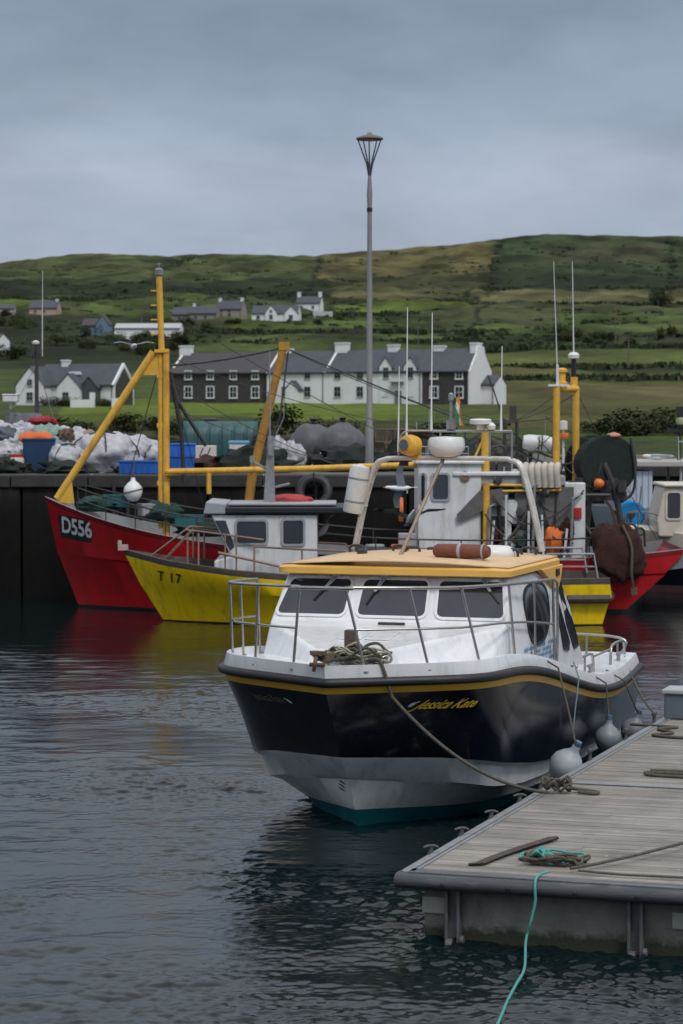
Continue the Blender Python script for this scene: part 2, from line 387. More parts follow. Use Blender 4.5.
for s_ in (1, -1):                       # winged roof brackets with their lamps
    pl = [(4.0, 2.785), (4.5, 2.62), (4.76, 2.50), (4.94, 2.47), (5.08, 2.60), (5.19, 2.785)]
    k = MB().prism([Vector((a, -s_ * 1.385, z)) for a, z in pl], (0, -s_ * .075, 0)).build('roof_bracket', orange, boat, smooth=0, bevel=.012)
    MB().box((4.86, -s_ * 1.465, 2.70), (.16, .03, .09)).build('deck_lamp', black, k, smooth=0, bevel=.008)
# ---- wipers, grille, hatch
for b0, db, dn in ((-.72, -.22, .36), (-.12, -.16, .40), (1.05, .24, .34)):
    p0 = o0 + up * (wl * .98) + nrm * .05; a0 = Vector((p0.x, -b0, p0.z)); p1 = o0 + up * (wl * .98 - dn) + nrm * .035
    mb = MB(); mb.tube([a0, a0.lerp(Vector((p1.x, -(b0 + db), p1.z)), .6)], .013, 6); mb.tube([a0 + Vector((0, -.05, 0)), a0.lerp(Vector((p1.x, -(b0 + db) - .02, p1.z)), .6)], .010, 6)
    mb.box(a0 + nrm * .01, (.07, .10, .07))
    w = mb.build('wiper_arm', lgrey, boat)
    c1 = a0.lerp(Vector((p1.x, -(b0 + db), p1.z)), .35); c2 = Vector((p1.x, -(b0 + db * 1.1), p1.z))
    MB().tube([c1 - nrm * .014, c2 - nrm * .014], .014, 6).build('wiper_blade', black, w)
sl = Vector((.80 - 2.34, 0, 2.04 - 2.23)).normalized(); sn = Vector((sl.z, 0, -sl.x)); sn = sn if sn.z > 0 else -sn
g0 = Vector((2.34, 0, 2.23)) + sl * .09 + sn * .004
MB().prism([g0 + sl * t + Vector((0, -u, 0)) for u, t in rrect(-.08, 0, .25, .06, .025)], sn * .02).build('air_grille', dsteel, boat, smooth=0)
for s_ in (1, -1):
    g1 = Vector((2.34, 0, 2.23)) + sl * .5 + sn * .004
    MB().prism([g1 + sl * t + Vector((0, -u, 0)) for u, t in rrect(s_ * .02 - .3 * (s_ < 0), 0, s_ * .02 + .3 * (s_ > 0), .5, .05)], sn * .012).build('hatch', white, boat, smooth=0, bevel=.006)
# ---- pulpit rail
BM = boat.matrix_basis.copy()
cR, sR = math.cos(R(90) - TH), math.sin(R(90) - TH)
def bw(a, y, z): return Vector((BX + a * cR - y * sR, BY + a * sR + y * cR, z))
def bl(p): d = Vector(p) - Vector((BX, BY, 0)); return Vector((d.x * cR + d.y * sR, -d.x * sR + d.y * cR, d.z))
def bpx(a, y, z):
    w = bw(a, y, z); return 341.5 + w.x / w.y * F
def foot(a, sg, h=0, ins=.07, lean=0.): 
    return Vector((a - lean, sg * max(PH.b(0, a) - ins, .02), PH.z(0, a) - .08 + h))
def solve(px, sg, lo=.02, hi=6.):
    best = min((abs(bpx(*foot(lo + (hi - lo) * k / 600, sg)) - px), lo + (hi - lo) * k / 600) for k in range(601)); return best[1]
port = [solve(p, -1) for p in (366, 429, 481)] + [2.35, 3.35, 4.35]
stb = [solve(293, 1, .02, .9), solve(255, 1, .02, .9), 1.1, 1.6, 2.2]
railp = MB(); tops = {}
def topz(a): return 2.80 - .034 * a
def inn(a, sg): return float(np.interp(a, [0, 1.3, 2.3, 3.3], [.20, .19, .06, 0])) if sg < 0 else float(np.interp(a, [0, .5, 1.0], [.14, .08, 0]))
def top(a, sg): f = foot(a, sg); return Vector((f.x - .10, sg * max(abs(f.y) - inn(a, sg), .05), topz(a)))
for a in stb: railp.tube([foot(a, 1), top(a, 1)], .0165, 8)
for a in port: railp.tube([foot(a, -1), top(a, -1)], .0165, 8)
for a, sg in [(a, 1) for a in stb] + [(a, -1) for a in port]: railp.lathe([(.04, 0), (.04, .012), (.02, .016)], foot(a, sg) - Vector((0, 0, .005)), n=10)
path = [top(2.2 - (2.2 - stb[0]) * k / 10, 1) for k in range(11)]
path += [Vector((-.10, y, topz(0))) for y in (.35, -.35)]
path += [top(port[0] + (4.35 - port[0]) * k / 14, -1) for k in range(15)] + [top(4.35, -1) + Vector((.22, 0, -.05)), foot(4.35, -1) + Vector((.16, 0, .5)), foot(4.35, -1) + Vector((.12, 0, 0))]
railp.tube(path, .019, 8)
mid = [foot(a, 1).lerp(top(a, 1), .5) for a in (2.2, 1.6, 1.2, .8, .4)] + [foot(stb[0], 1).lerp(top(stb[0], 1), .5)]
railp.tube(mid, .014, 8)
mid = [foot(port[0] + (4.35 - port[0]) * k / 12, -1).lerp(top(port[0] + (4.35 - port[0]) * k / 12, -1), .5) for k in range(13)]
railp.tube(mid, .014, 8)
railp.build('pulpit_rail', steel, boat, smooth=70)
# stern rails
mb = MB()
for sg in (1, -1):
    y = sg * 1.38
    for x0, x1 in ((6.3, 7.4), (8.5, 9.5)):
        mb.tube(bez([(x0, y, 1.17), (x0 + .05, y, 1.38), (x0 + .2, y, 1.45), (x1 - .2, y, 1.45), (x1 - .05, y, 1.38), (x1, y, 1.17)], 5), .02, 8)
        mb.tube([((x0 + x1) / 2, y, 1.17), ((x0 + x1) / 2, y, 1.45)], .016, 8)
    mb.tube([(7.4, y, 1.40), (8.5, y, 1.40)], .016, 8)
mb.tube(bez([(9.6, 1.3, 1.2), (9.62, 1.28, 1.46), (9.62, 0, 1.5), (9.62, -1.28, 1.46), (9.6, -1.3, 1.2)], 6), .02, 8)
for y in (-.8, -.3, .3, .8): mb.tube([(9.6, y, 1.2), (9.62, y, 1.49)], .018, 8)
mb.build('stern_rail', steel, boat, smooth=70)
for sg, xs in ((1, (7.0, 8.9)), (-1, (7.0, 8.9, 5.9))):
    for x in xs:
        z_ = PH.z(0, x) + .01; mb = MB(); mb.tube([(x, sg * 1.42, z_), (x, sg * 1.42, z_ + .09)], .022, 8); mb.tube([(x - .14, sg * 1.42, z_ + .10), (x + .14, sg * 1.42, z_ + .10)], .02, 8)
        mb.build('deck_cleat', galv, boat)
# bow roller with anchor, mooring post
mb = MB(); mb.box((.02, .05, 1.99), (.42, .05, .10)); mb.box((.02, -.07, 1.99), (.42, .05, .10)); mb.lathe([(.045, -.06), (.03, 0), (.045, .06)], (-.15, -.01, 1.98), (0, 1, 0), 12)
mb.tube(bez([(-.24, .02, 2.02), (-.30, .02, 1.93), (-.26, .05, 1.82)], 5), .03, 8); mb.box((-.2, .0, 2.06), (.16, .2, .05)); mb.tube([(-.22, .12, 1.90), (-.24, -.10, 1.90)], .028, 8)
mb.v = [(x * .72 + .10, y * .8 + .06, (z - 1.99) * .8 + 2.03) for x, y, z in mb.v]; mb.build('anchor_roller', mat('rusty_anchor', (.13, .085, .06), .8, var=.4, scale=12, dirt=(RUST, .8, 8, (1, 1, 1))), boat, smooth=40)
MB().box((.62, -.10, 2.12), (.12, .13, .34)).build('mooring_post', wood, boat, smooth=0, bevel=.012)
# ---- arch with brackets
mb = MB()
for dx in (0, .11):
    mb.tube(bez([(4.92 + dx, 1.24, 2.95), (4.95 + dx, 1.12, 3.55), (4.97 + dx, .98, 4.0), (4.98 + dx, .86, 4.10), (4.98 + dx, .6, 4.12), (4.98 + dx, -.6, 4.12), (4.98 + dx, -.82, 4.10), (4.97 + dx, -.96, 4.0), (4.95 + dx, -1.10, 3.55), (4.92 + dx, -1.24, 2.95)], 6), .030, 8)
for t in (3.2, 3.5, 3.8):
    y = 1.24 - (t - 2.95) * .24
    for s_ in (1, -1): mb.tube([(4.94, s_ * y, t), (5.05, s_ * y, t)], .016, 6)
mb.build('arch', mat('arch_white_steel', (.55, .53, .50), .4, metal=.35, var=.12, scale=6, dirt=((.22, .15, .09), .5, 6, (1, 1, .5))), boat, smooth=70)
mb = MB(); mb.tube([(3.7, .26, 2.92), (4.96, .06, 4.10)], .024, 8)
mb.build('arch_brace', mat('brace_bronze', (.28, .22, .17), .5, metal=.4, var=.2), boat, smooth=70)
mb = MB()      # light frame above the arch
mb.tube(bez([(4.98, .66, 4.12), (4.98, .63, 4.38), (4.98, .55, 4.46), (4.98, .40, 4.47), (4.98, 0, 4.47), (4.98, -.84, 4.47)], 6), .016, 8)
for y in (.10, -.55, -.84): mb.tube([(4.98, y, 4.12), (4.98, y, 4.47)], .014, 8)
mb.build('aerial_frame', steel, boat, smooth=70)
for y, z0, z1 in ((.55, 4.40, 6.05), (.22, 4.47, 5.98), (-.70, 4.47, 5.55), (.66, 4.2, 5.3)):
    MB().tube([(4.98, y, z0), (4.98, y, z0 + .25), (4.98, y - .01, z1)], [.018, .011, .006], 6).build('whip_aerial', chrome_w, boat)
mb = MB(); rp = []
mb.lathe([(.02, 0), (.14, .0), (.19, .03), (.230, .09), (.238, .13), (.232, .22), (.21, .25), (.02, .262)], (5.02, .03, 4.14), n=24); ob = mb.build('radome', chrome_w, boat, smooth=50)
mb = MB(); mb.lathe([(.05, 0), (.05, .07), (.135, .08), (.14, .13), (.12, .145), (.01, .15)], (4.98, -.43, 4.48), n=18); mb.lathe([(.05, 0), (.06, .05), (.02, .09)], (4.98, -.57, 4.49), n=12); mb.build('gps_dome', chrome_w, boat, smooth=50)
mb = MB(); mb.box((4.98, -.04, 4.55), (.09, .10, .12)); mb.tube([(4.98, -.04, 4.6), (4.98, -.04, 4.86)], .02, 8); mb.lathe([(.035, 0), (.035, .08), (.01, .10)], (4.98, -.04, 4.86), n=10)
nl = mb.build('navigation_light', galv, boat, smooth=40)
fl = MB(); rows = []
for i in range(7):
    rows.append([Vector((4.98 + .03 * math.sin(i * 1.3 + j), -.08 - .011 * j - .008 * i + .012 * math.sin(i * 2.1 + j * 1.7), 4.90 - .06 * i)) for j in range(7)])
for j in range(6):
    mcol = 0 if j < 2 else 1 if j < 4 else 2
    fl.loft([[r[j], r[j + 1]] for r in rows], mcol)
fl.build('tricolour_flag', [mat('flag_green', (.01, .22, .10), .8), mat('flag_white', (.6, .6, .6), .8), mat('flag_orange', (.75, .22, .03), .8)], boat, smooth=60)
mb = MB(); mb.lathe([(.05, 0), (.125, .03), (.14, .12), (.12, .22), (.05, .25)], (5.0, .42, 4.28), (-.9, .45, .05), 18); mb.box((5.0, .42, 4.16), (.1, .1, .12))
dl = mb.build('deck_floodlight', yel_p, boat, smooth=45)
MB().lathe([(.01, .255), (.075, .252), (.07, .23)], (5.0, .42, 4.28), (-.9, .45, .05), 16).build('lens', mat('lamp_lens', (.10, .11, .14), .1), dl)
MB().tube(bez([(5.1, .62, 4.02), (5.1, .60, 4.30), (5.08, .52, 4.42), (5.05, .36, 4.43), (5.05, .22, 4.40)], 5), .06, 10).build('exhaust_hose', rubber, boat, smooth=60)
mb = MB(); ax = Vector((0, -.17, .95)).normalized(); mb.lathe([(.02, -.31), (.12, -.31), (.128, -.29), (.128, .28), (.12, .30), (.05, .31), (.02, .33)], (4.9, 1.20, 3.72), ax, 22)
cn = mb.build('rescue_canister', mat('canister_white', (.62, .62, .61), .5, var=.06, dirt=((.3, .26, .2), .5, 3, (1, 1, .5))), boat, smooth=45)
mb = MB()
for t in (-.16, .14): MB().lathe([(.131, -.012), (.134, 0), (.131, .012)], Vector((4.9, 1.20, 3.72)) + ax * t, ax, 22).build('strap', galv, cn)
# ---- things standing on the roof
mb = MB(); mb.lathe([(.02, -.36), (.06, -.355), (.085, -.31), (.09, 0), (.085, .31), (.06, .355), (.02, .36)], (0, 0, 0), (.10, 1, 0), 16)
roll = thing('lifejacket_roll', 'rust red rolled bag with a white strap lying on the orange cabin roof', 'bag', bw(3.35, -.63, 3.03), R(90) - TH)
mb.build('roll', mat('bag_rust_red', (.17, .055, .035), .7, var=.2, scale=8, bump=.5, bscale=14), roll, smooth=50)
for t, w_ in ((.02, .022), (-.28, .012)): MB().lathe([(.090, -w_), (.095, -w_ * .8), (.095, w_ * .8), (.090, w_)], Vector((.10, 1, 0)).normalized() * t, (.10, 1, 0), 16).build('strap', lgrey, roll)
MB().lathe([(.30, 0), (.31, .03), (.29, .09), (.22, .125), (.02, .135)], (4.35, -.74, 2.92), n=26).build('skylight_dome', chrome_w, boat, smooth=45)
mb = MB()
for y, x in ((-1.0, 4.3), (-1.12, 4.75), (1.1, 4.6), (.55, 4.7), (.3, 4.4), (-.35, 4.9)):
    MB().tube(bez([(x, y - .09, 2.92), (x, y - .08, 3.0), (x, y + .08, 3.0), (x, y + .09, 2.92)], 4), .018, 6).build('roof_handle', dsteel, boat, smooth=40)
for y, x in ((.9, 4.2), (1.15, 4.9), (-.9, 4.95), (.2, 4.95)): MB().box((x, y, 2.95), (.14, .10, .07)).build('roof_fitting', dsteel, boat, smooth=0, bevel=.01)
# ---- lettering and marks
nm = thing  # (names stay parts of the boat)
PH.letters('Jessica Kate', .15, .62, 1.43, -1, .02, .25, space=1.0).build('name_lettering', txt_y, boat, smooth=0)
PH.letters('Jessica Kate', .11, .48, 1.46, 1, .015, .3, reverse=True).build('name_lettering', mat('lettering_faded', (.13, .11, .06), .5), boat, smooth=0)
def bird_mark(a0, z0, sg, sc):
    mb = MB()
    for pl in ([(0, .02), (.03, -.01), (.08, -.01), (.11, .02), (.11, .07), (.08, .10), (.03, .10), (0, .07)], [(.08, .105), (.115, .13), (.14, .11), (.112, .075)]):
        mb.add([(PH.arc(a0, z0, u * sc), sg * (PH.side(PH.arc(a0, z0, u * sc), z0 + v * sc) + .015), z0 + v * sc) for u, v in pl], [tuple(range(len(pl)))])
    mb.build('bird_emblem', txt_w, boat, smooth=0)
bird_mark(.57, 1.46, -1, .5); bird_mark(.43, 1.465, 1, .45)
mb = MB()
for k in range(3):
    a0 = 1.22 + .05 * k; z0 = .50 - .045 * k; a0 = .96 + .04 * k
    pl = [(0, 0), (.035, 0), (.075, .035), (.04, .035)]
    mb.add([(a0 + u * 1.0, 1 * (PH.side(a0 + .1, z0 + v) + .02) * 0 + (PH.side(a0 + u, z0 + v) + .012), z0 + v) for u, v in pl], [(0, 1, 2, 3)])
mb.build('draught_mark', txt_k, boat, smooth=0)
mb = MB(); rr_ = random.Random(3)      # rows of small blue lettering, too small to read in the photograph
for s_ in (1,):
    for row in range(4):
        a = 3.0
        while a < 4.72:
            w = rr_.uniform(.03, .075); z0 = 1.86 - row * .062
            if rr_.random() < .82: mb.add([(a + u, -s_ * (sideb(z0) + .014), z0 + v) for u, v in ((0, 0), (w, 0), (w, .042), (0, .042))], [(0, 1, 2, 3)])
            a += w + .022
mb.build('small_print', txt_b, boat, smooth=0)
PH_top = PH

# ---- rope coil on the bow
coil = thing('rope_coil', 'tangled beige rope coil heaped on the white foredeck of the passenger boat', 'rope', bw(.55, -.12, 1.90), R(90) - TH)
rg = random.Random(5)
for m_, n_, r_ in ((rope_l, 11, .012), (rope_b, 10, .017)):
    mb = MB()
    for k in range(n_):
        cx, cy = rg.uniform(-.12, .20), rg.uniform(-.22, .16); ra, rb = rg.uniform(.08, .22), rg.uniform(.10, .32); t0 = rg.uniform(-.5, .5)
        pts = []
        for j in range(28):
            t = 2 * math.pi * j / 28
            pts.append((cx + ra * math.cos(t), cy + rb * math.sin(t + .2), .03 + .02 * rg.random() + .008 * k + .05 * abs(math.sin(t * .5 + t0)) + t0 * .15 * math.cos(t) + abs(t0) * .03 + .03 * math.sin(3 * t + k)))
        mb.tube(pts, r_, 6, closed=True)
    mb.build('rope', m_, coil, smooth=70)
# ================================================================== pontoons
PR = -math.atan2(3.43, 10.2); PO = Vector((.60, 22.19, 0))
cP, sP = math.cos(PR), math.sin(PR)
def pw(x, y, z): return Vector((PO.x + x * cP - y * sP, PO.y + x * sP + y * cP, z))
def pl_(p): d = Vector(p) - PO; return Vector((d.x * cP + d.y * sP, -d.x * sP + d.y * cP, d.z))
PW = 3.1; PL1 = 5.75; PL2 = 12.2
def plank_mat():
    m = bpy.data.materials.new('deck_boards'); m.use_nodes = True; nt = m.node_tree; L = nt.links.new; b = nt.nodes['Principled BSDF']
    tc = nd(nt, 'ShaderNodeTexCoord'); at = nd(nt, 'ShaderNodeAttribute', attribute_name='tone')
    mp = nd(nt, 'ShaderNodeMapping'); mp.inputs['Scale'].default_value = (1.2, 26, 6); L(tc.outputs['Object'], mp.inputs[0])
    n = nd(nt, 'ShaderNodeTexNoise', i_Scale=1.6, i_Detail=8., i_Roughness=.7); L(mp.outputs[0], n.inputs['Vector'])
    n2 = nd(nt, 'ShaderNodeTexNoise', i_Scale=.9, i_Detail=6., i_Roughness=.6); L(tc.outputs['Object'], n2.inputs['Vector'])
    cr = nd(nt, 'ShaderNodeValToRGB'); cr.color_ramp.elements[0].color = (.235, .21, .185, 1); cr.color_ramp.elements[1].color = (.37, .345, .315, 1)
    cr.color_ramp.elements[0].position = .25; cr.color_ramp.elements[1].position = .75; L(n.outputs[0], cr.inputs[0])
    mr = nd(nt, 'ShaderNodeMapRange'); mr.inputs[1].default_value = .3; mr.inputs[2].default_value = .7; mr.inputs[3].default_value = .68; mr.inputs[4].default_value = 1.15; L(n2.outputs[0], mr.inputs[0])
    mm = nd(nt, 'ShaderNodeMath', operation='MULTIPLY'); L(mr.outputs[0], mm.inputs[0]); L(at.outputs['Fac'], mm.inputs[1])
    sc = nd(nt, 'ShaderNodeVectorMath', operation='SCALE'); L(cr.outputs[0], sc.inputs[0]); L(mm.outputs[0], sc.inputs['Scale'])
    n3 = nd(nt, 'ShaderNodeTexNoise', i_Scale=5.5, i_Detail=3., i_Roughness=.8); L(tc.outputs['Object'], n3.inputs['Vector'])
    n4 = nd(nt, 'ShaderNodeTexNoise', i_Scale=2.2, i_Detail=9., i_Roughness=.75); L(tc.outputs['Object'], n4.inputs['Vector'])
    d4 = nd(nt, 'ShaderNodeMapRange'); d4.inputs[1].default_value = .52; d4.inputs[2].default_value = .70; d4.inputs[4].default_value = .65; L(n4.outputs[0], d4.inputs[0])
    x4 = nd(nt, 'ShaderNodeMix', data_type='RGBA'); L(d4.outputs[0], x4.inputs[0]); L(sc.outputs[0], x4.inputs[6]); x4.inputs[7].default_value = (.14, .125, .105, 1)
    d3 = nd(nt, 'ShaderNodeMapRange'); d3.inputs[1].default_value = .70; d3.inputs[2].default_value = .73; d3.inputs[4].default_value = .8; L(n3.outputs[0], d3.inputs[0])
    x3 = nd(nt, 'ShaderNodeMix', data_type='RGBA'); L(d3.outputs[0], x3.inputs[0]); L(x4.outputs[2], x3.inputs[6]); x3.inputs[7].default_value = (.55, .55, .52, 1)
    L(x3.outputs[2], b.inputs['Base Color']); b.inputs['Roughness'].default_value = .8
    bp = nd(nt, 'ShaderNodeBump', i_Strength=.35, i_Distance=.01); L(n.outputs[0], bp.inputs['Height']); L(bp.outputs[0], b.inputs['Normal'])
    return m
BOARD = plank_mat()
def float_mat():
    m = mat('float_weedy', (.17, .165, .15), .9, var=.3, scale=3, bump=.5, bscale=25, dirt=((.06, .06, .05), .8, 2.5, (1, 1, .3))); nt = m.node_tree; L = nt.links.new; b = nt.nodes['Principled BSDF']
    src = b.inputs['Base Color'].links[0].from_socket; g = nd(nt, 'ShaderNodeNewGeometry'); sp = nd(nt, 'ShaderNodeSeparateXYZ'); L(g.outputs['Position'], sp.inputs[0])
    n = nd(nt, 'ShaderNodeTexNoise', i_Scale=7., i_Detail=6., i_Roughness=.7); L(g.outputs['Position'], n.inputs['Vector']); a = nd(nt, 'ShaderNodeMath', operation='MULTIPLY_ADD'); L(n.outputs[0], a.inputs[0]); a.inputs[1].default_value = -.22; L(sp.outputs[2], a.inputs[2])
    r = nd(nt, 'ShaderNodeMapRange'); r.inputs[1].default_value = -.03; r.inputs[2].default_value = .05; r.inputs[3].default_value = .95; r.inputs[4].default_value = 0.; L(a.outputs[0], r.inputs[0])
    x = nd(nt, 'ShaderNodeMix', data_type='RGBA'); L(r.outputs[0], x.inputs[0]); L(src, x.inputs[6]); x.inputs[7].default_value = (.018, .024, .012, 1); L(x.outputs[2], b.inputs['Base Color']); return m
FLOATM = float_mat()
def deck_boards(y0, y1, parent, seed):
    rg = random.Random(seed); mb = MB(); tones = []; y = y0
    while y < y1 - .05:
        w = .118; w = min(w, y1 - y); t = rg.uniform(.8, 1.1); xs = [.02] + ([PW * rg.uniform(.3, .7)] if rg.random() < .6 else []) + [PW - .02]
        for x0, x1 in zip(xs[:-1], xs[1:]):
            t2 = t * rg.uniform(.9, 1.05); zt = .60 + rg.uniform(-.002, .002)
            for j in range(3):               # reeded boards: three ribs each
                ya, yb = y + .003 + (w - .008) * j / 3, y + .003 + (w - .008) * (j + 1) / 3 - .005
                n0 = len(mb.v)
                mb.box(((x0 + x1) / 2, (ya + yb) / 2, zt - .018), (x1 - x0 - .004, yb - ya, .036)); tones += [t2 * rg.uniform(.96, 1.03)] * (len(mb.v) - n0)
        y += w
    o = mb.build('deck_boards', BOARD, parent, smooth=0)
    at = o.data.attributes.new('tone', 'FLOAT', 'POINT'); at.data.foreach_set('value', tones)
    return o
def pontoon(y0, y1, label, front):
    t = thing('pontoon', label, 'pontoon', PO, PR)
    deck_boards(y0 + (.12 if front else .05), y1 - .05, t, int(y0 * 7) + 1)
    MB().box((PW / 2, (y0 + y1) / 2, .55), (PW - .1, y1 - y0 - .1, .03)).build('sub_deck', black, t, smooth=0)
    for x in (0, PW):
        s_ = -1 if x == 0 else 1
        mb = MB(); mb.box((x + s_ * .01, (y0 + y1) / 2, .53), (.10, y1 - y0, .17)); mb.box((x - s_ * .035, (y0 + y1) / 2, .606), (.05, y1 - y0, .018)); mb.box((x + s_ * .085, (y0 + y1) / 2, .545), (.06, y1 - y0 - .02, .09))
        mb.build('edge_rail', galv, t, smooth=0, bevel=.012)
    mb = MB(); mb.box((PW / 2, (y0 + y1) / 2, .10), (PW - .22, y1 - y0 - .22, .70)); mb.build('float', FLOATM, t, smooth=0, bevel=.02)
    return t
p1 = pontoon(0, PL1, 'near pontoon section with grey boards and a rope tangle, open end facing the water', True)
p2 = pontoon(PL1 + .03, PL1 + PL2, 'second pontoon section beyond the metal joint strip, carrying the dark looped ropes', False)
# front fender beam
mb = MB(); prof = [(-.05, .60), (-.10, .585), (-.125, .555), (-.125, .515), (-.10, .48), (-.05, .465), (.08, .465), (.08, .60)]
mb.loft([[Vector((x, y, z)) for y, z in prof] for x in (-.10, -.06, 0, PW, PW + .12)], closed=True)
mb.add([(-.10, y, z) for y, z in prof], [tuple(range(8))])
mb.build('fender_beam', beamg, p1, smooth=50)
mb = MB(); mb.box((PW / 2, .045, .607), (PW, .16, .016)); mb.build('end_plate', mat('plate_worn', (.10, .105, .11), .6, metal=.2, var=.3, scale=4, stretch=(.5, 4, 1), dirt=((.33, .33, .33), .5, 6, (.4, 2, 1))), p1, smooth=0, bevel=.004)
mb = MB()
for x in (.35, .95, 1.55, 2.1, 2.7): mb = MB(); mb.lathe([(.018, 0), (.018, .02), (.008, .025)], (x, -.122, .535), (0, -1, 0), 8); mb.build('bolt', dsteel, p1)
MB().box((PW / 2, PL1 + .0, .607), (PW, .14, .014)).build('joint_strip', galv, p1, smooth=0, bevel=.003)
for x in (.40, 2.05):
    mb = MB(); mb.box((x - .055, .05, .16), (.03, .09, .62)); mb.box((x + .055, .05, .16), (.03, .09, .62)); mb.box((x, .08, .16), (.14, .02, .60))
    mb.lathe([(.05, -.03), (.05, .03)], (x - .02, .0, -.02), (1, 0, 0), 12); mb.lathe([(.04, -.02), (.04, .02)], (x + .09, .02, .02), (1, 0, 0), 10); mb.box((x + .02, .0, -.12), (.07, .07, .16))
    mb.build('hinge_bracket', mat('bracket_dark', (.12, .125, .13), .6, metal=.4, var=.3, scale=8, dirt=((.07, .05, .035), .7, 6, (1, 1, .4))), p1, smooth=30, bevel=.006)
for x, w in ((.10, .26), (2.36, .40)): MB().box((x + w / 2, .10, .30), (w, .03, .15)).build('block_plate', mat('float_plate', (.32, .32, .30), .8, var=.2, scale=5), p1, smooth=0, bevel=.01)
for y in (1.0, 2.05, 3.15, 4.3, 5.2): # T-shaped mooring cleats outside the edge
    mb = MB(); mb.lathe([(.04, 0), (.025, .02), (.022, .07), (.03, .09)], (-.09, y, .585), n=10)
    mb.tube([(-.15, y - .035, .655), (-.115, y - .015, .668), (-.065, y + .015, .668), (-.03, y + .035, .655)], [.018, .025, .025, .018], 8, flat=.6)
    mb.build('mooring_cleat', mat('cleat_grey', (.075, .078, .082), .6, metal=.3, var=.2), p1, smooth=50)
for y in (7.6, 9.6, 11.4, 14):
    mb = MB(); mb.lathe([(.04, 0), (.025, .02), (.022, .10), (.03, .12)], (-.09, y, .585), n=10); mb.tube([(-.09, y - .085, .712), (-.09, y + .085, .712)], .026, 8); mb.build('mooring_cleat', MATS['cleat_grey'], p2, smooth=50)

# ---- ropes
def rope(name, label, pts, r, m, n=6, cat='rope', twist=True):
    o = Vector(pts[0]); mb = MB(); mb.tube([Vector(p) - o for p in pts], r, n)
    ob = mb.build(name, m, None, smooth=70, loc=o); return tag(ob, label, cat)
# bow line: over the rail and down to the pontoon edge
a_ = bw(.45, -.25, 2.05); e_ = G(548, 794, .66)
ar = min((abs(bpx(k / 200, -(PH.b(1, k / 200) + .02), 1.8) - 379), k / 200) for k in range(400))[1]
rail_pt = bw(ar, -(PH.b(1, ar) + .03), PH.z(0, ar) + .03); c1 = bw(ar + .06, -(PH.b(1, ar) + .15), PH.z(1, ar) - .22)
curve = bez([a_, bw(.42, -.45, 2.04), bw(ar + .02, -(PH.b(0, ar) - .12), PH.z(0, ar) + .05), rail_pt, c1], 8) + sag(c1, e_, .22, 22)[1:]
rope('mooring_rope', 'grey bow line hanging from the passenger boat down to the pontoon edge', curve, .019, rope_b)
kn = MB(); rg = random.Random(9)
o_ = G(560, 793, .63)
def loops(mb, c, n, ra, rb, r, h=.05, seed=1, off=.1):
    rg = random.Random(seed)
    for k in range(n):
        cx, cy = c[0] + rg.uniform(-off, off), c[1] + rg.uniform(-off, off); t0 = rg.uniform(0, 6.3); A, B = ra * rg.uniform(.6, 1.2), rb * rg.uniform(.6, 1.2)
        mb.tube([(cx + A * math.cos(t) * math.cos(t0) - B * math.sin(t) * math.sin(t0), cy + A * math.cos(t) * math.sin(t0) + B * math.sin(t) * math.cos(t0), c[2] + h * k / max(n, 1) + h * .8 * (.5 + .5 * math.sin(t * 2 + t0))) for t in [2 * math.pi * j / 22 for j in range(22)]], r, 6, closed=True)
loops(kn, (-.10, .0, .02), 5, .075, .055, .018, .08, 2, .025); loops(kn, (.08, .05, .0), 3, .10, .07, .017, .10, 4, .03)
kn.tube(bez([(.15, .1, .02), (.28, .08, .0), (.42, -.02, -.005), (.36, -.10, -.005), (.2, -.04, .0)], 6), .02, 6)
tag(kn.build('rope_knot', rope_b, None, smooth=70, loc=o_), 'knotted grey mooring rope bunched on the pontoon edge cleat beside the round fender', 'rope')
# teal line
T = [G(503, 1020, -.03), G(512, 1000, .0), G(523, 985, .01), G(518, 978, .02)]
o1 = PO + Vector((0, 0, 0))
fx = pl_(G(540, 880, .62)).x
tl = [G(480, 1060, -.02), G(493, 1042, .015), G(503, 1020, .02), G(510, 1003, .02), G(518, 988, .025), G(526, 972, .03), pw(fx - .055, -.20, .10), pw(fx - .02, -.17, .26), pw(fx + .015, -.15, .44), pw(fx + .01, -.14, .56), pw(fx, -.07, .62), pw(fx + .0, .10, .635), pw(fx + .05, .22, .64)]
rope('teal_rope', 'teal rope hanging over the pontoon end and trailing into the water', bez(tl, 8), .0125, rope_t)
tg = G(548, 866, .61); mb = MB()
mb.tube([(x, y, .02 + .01 * math.sin(k)) for k, (x, y) in enumerate([(.30 * math.cos(t) - .0, .24 + .32 * math.sin(t)) for t in np.linspace(-2.2, 3.6, 30)])], .013, 6)
loops(mb, (-.05, .0, .02), 5, .10, .05, .014, .07, 8, .04); mb.tube(bez([(-.1, 0, .05), (.0, .05, .08), (.1, .0, .05), (.17, .05, .03)], 6), .02, 6)
tag(mb.build('rope_loop', rope_t, None, smooth=70, loc=tg, rz=PR), 'teal rope knot with one open loop lying near the pontoon end', 'rope')
mb = MB(); loops(mb, (.05, -.01, .01), 7, .22, .06, .014, .05, 11, .07); loops(mb, (.30, .02, .01), 3, .12, .04, .014, .04, 12, .05)
tag(mb.build('rope_tangle', rope_b, None, smooth=70, loc=tg + Vector((0, 0, .005)), rz=PR), 'dark brown rope tangle under the teal knot on the near pontoon', 'rope')
rope('mooring_rope', 'taut dark rope running from the tangle over the near pontoon boards and off the frame', [G(572, 871, .64), G(600, 866, .655), G(640, 857, .67), G(690, 844, .68), G(760, 826, .70)], .015, rope_b)
rope('mooring_rope', 'slack dark rope lying along the end plate of the near pontoon', bez([G(580, 873, .632), G(620, 877, .63), G(660, 879, .63), G(720, 882, .63)], 5), .011, rope_b)
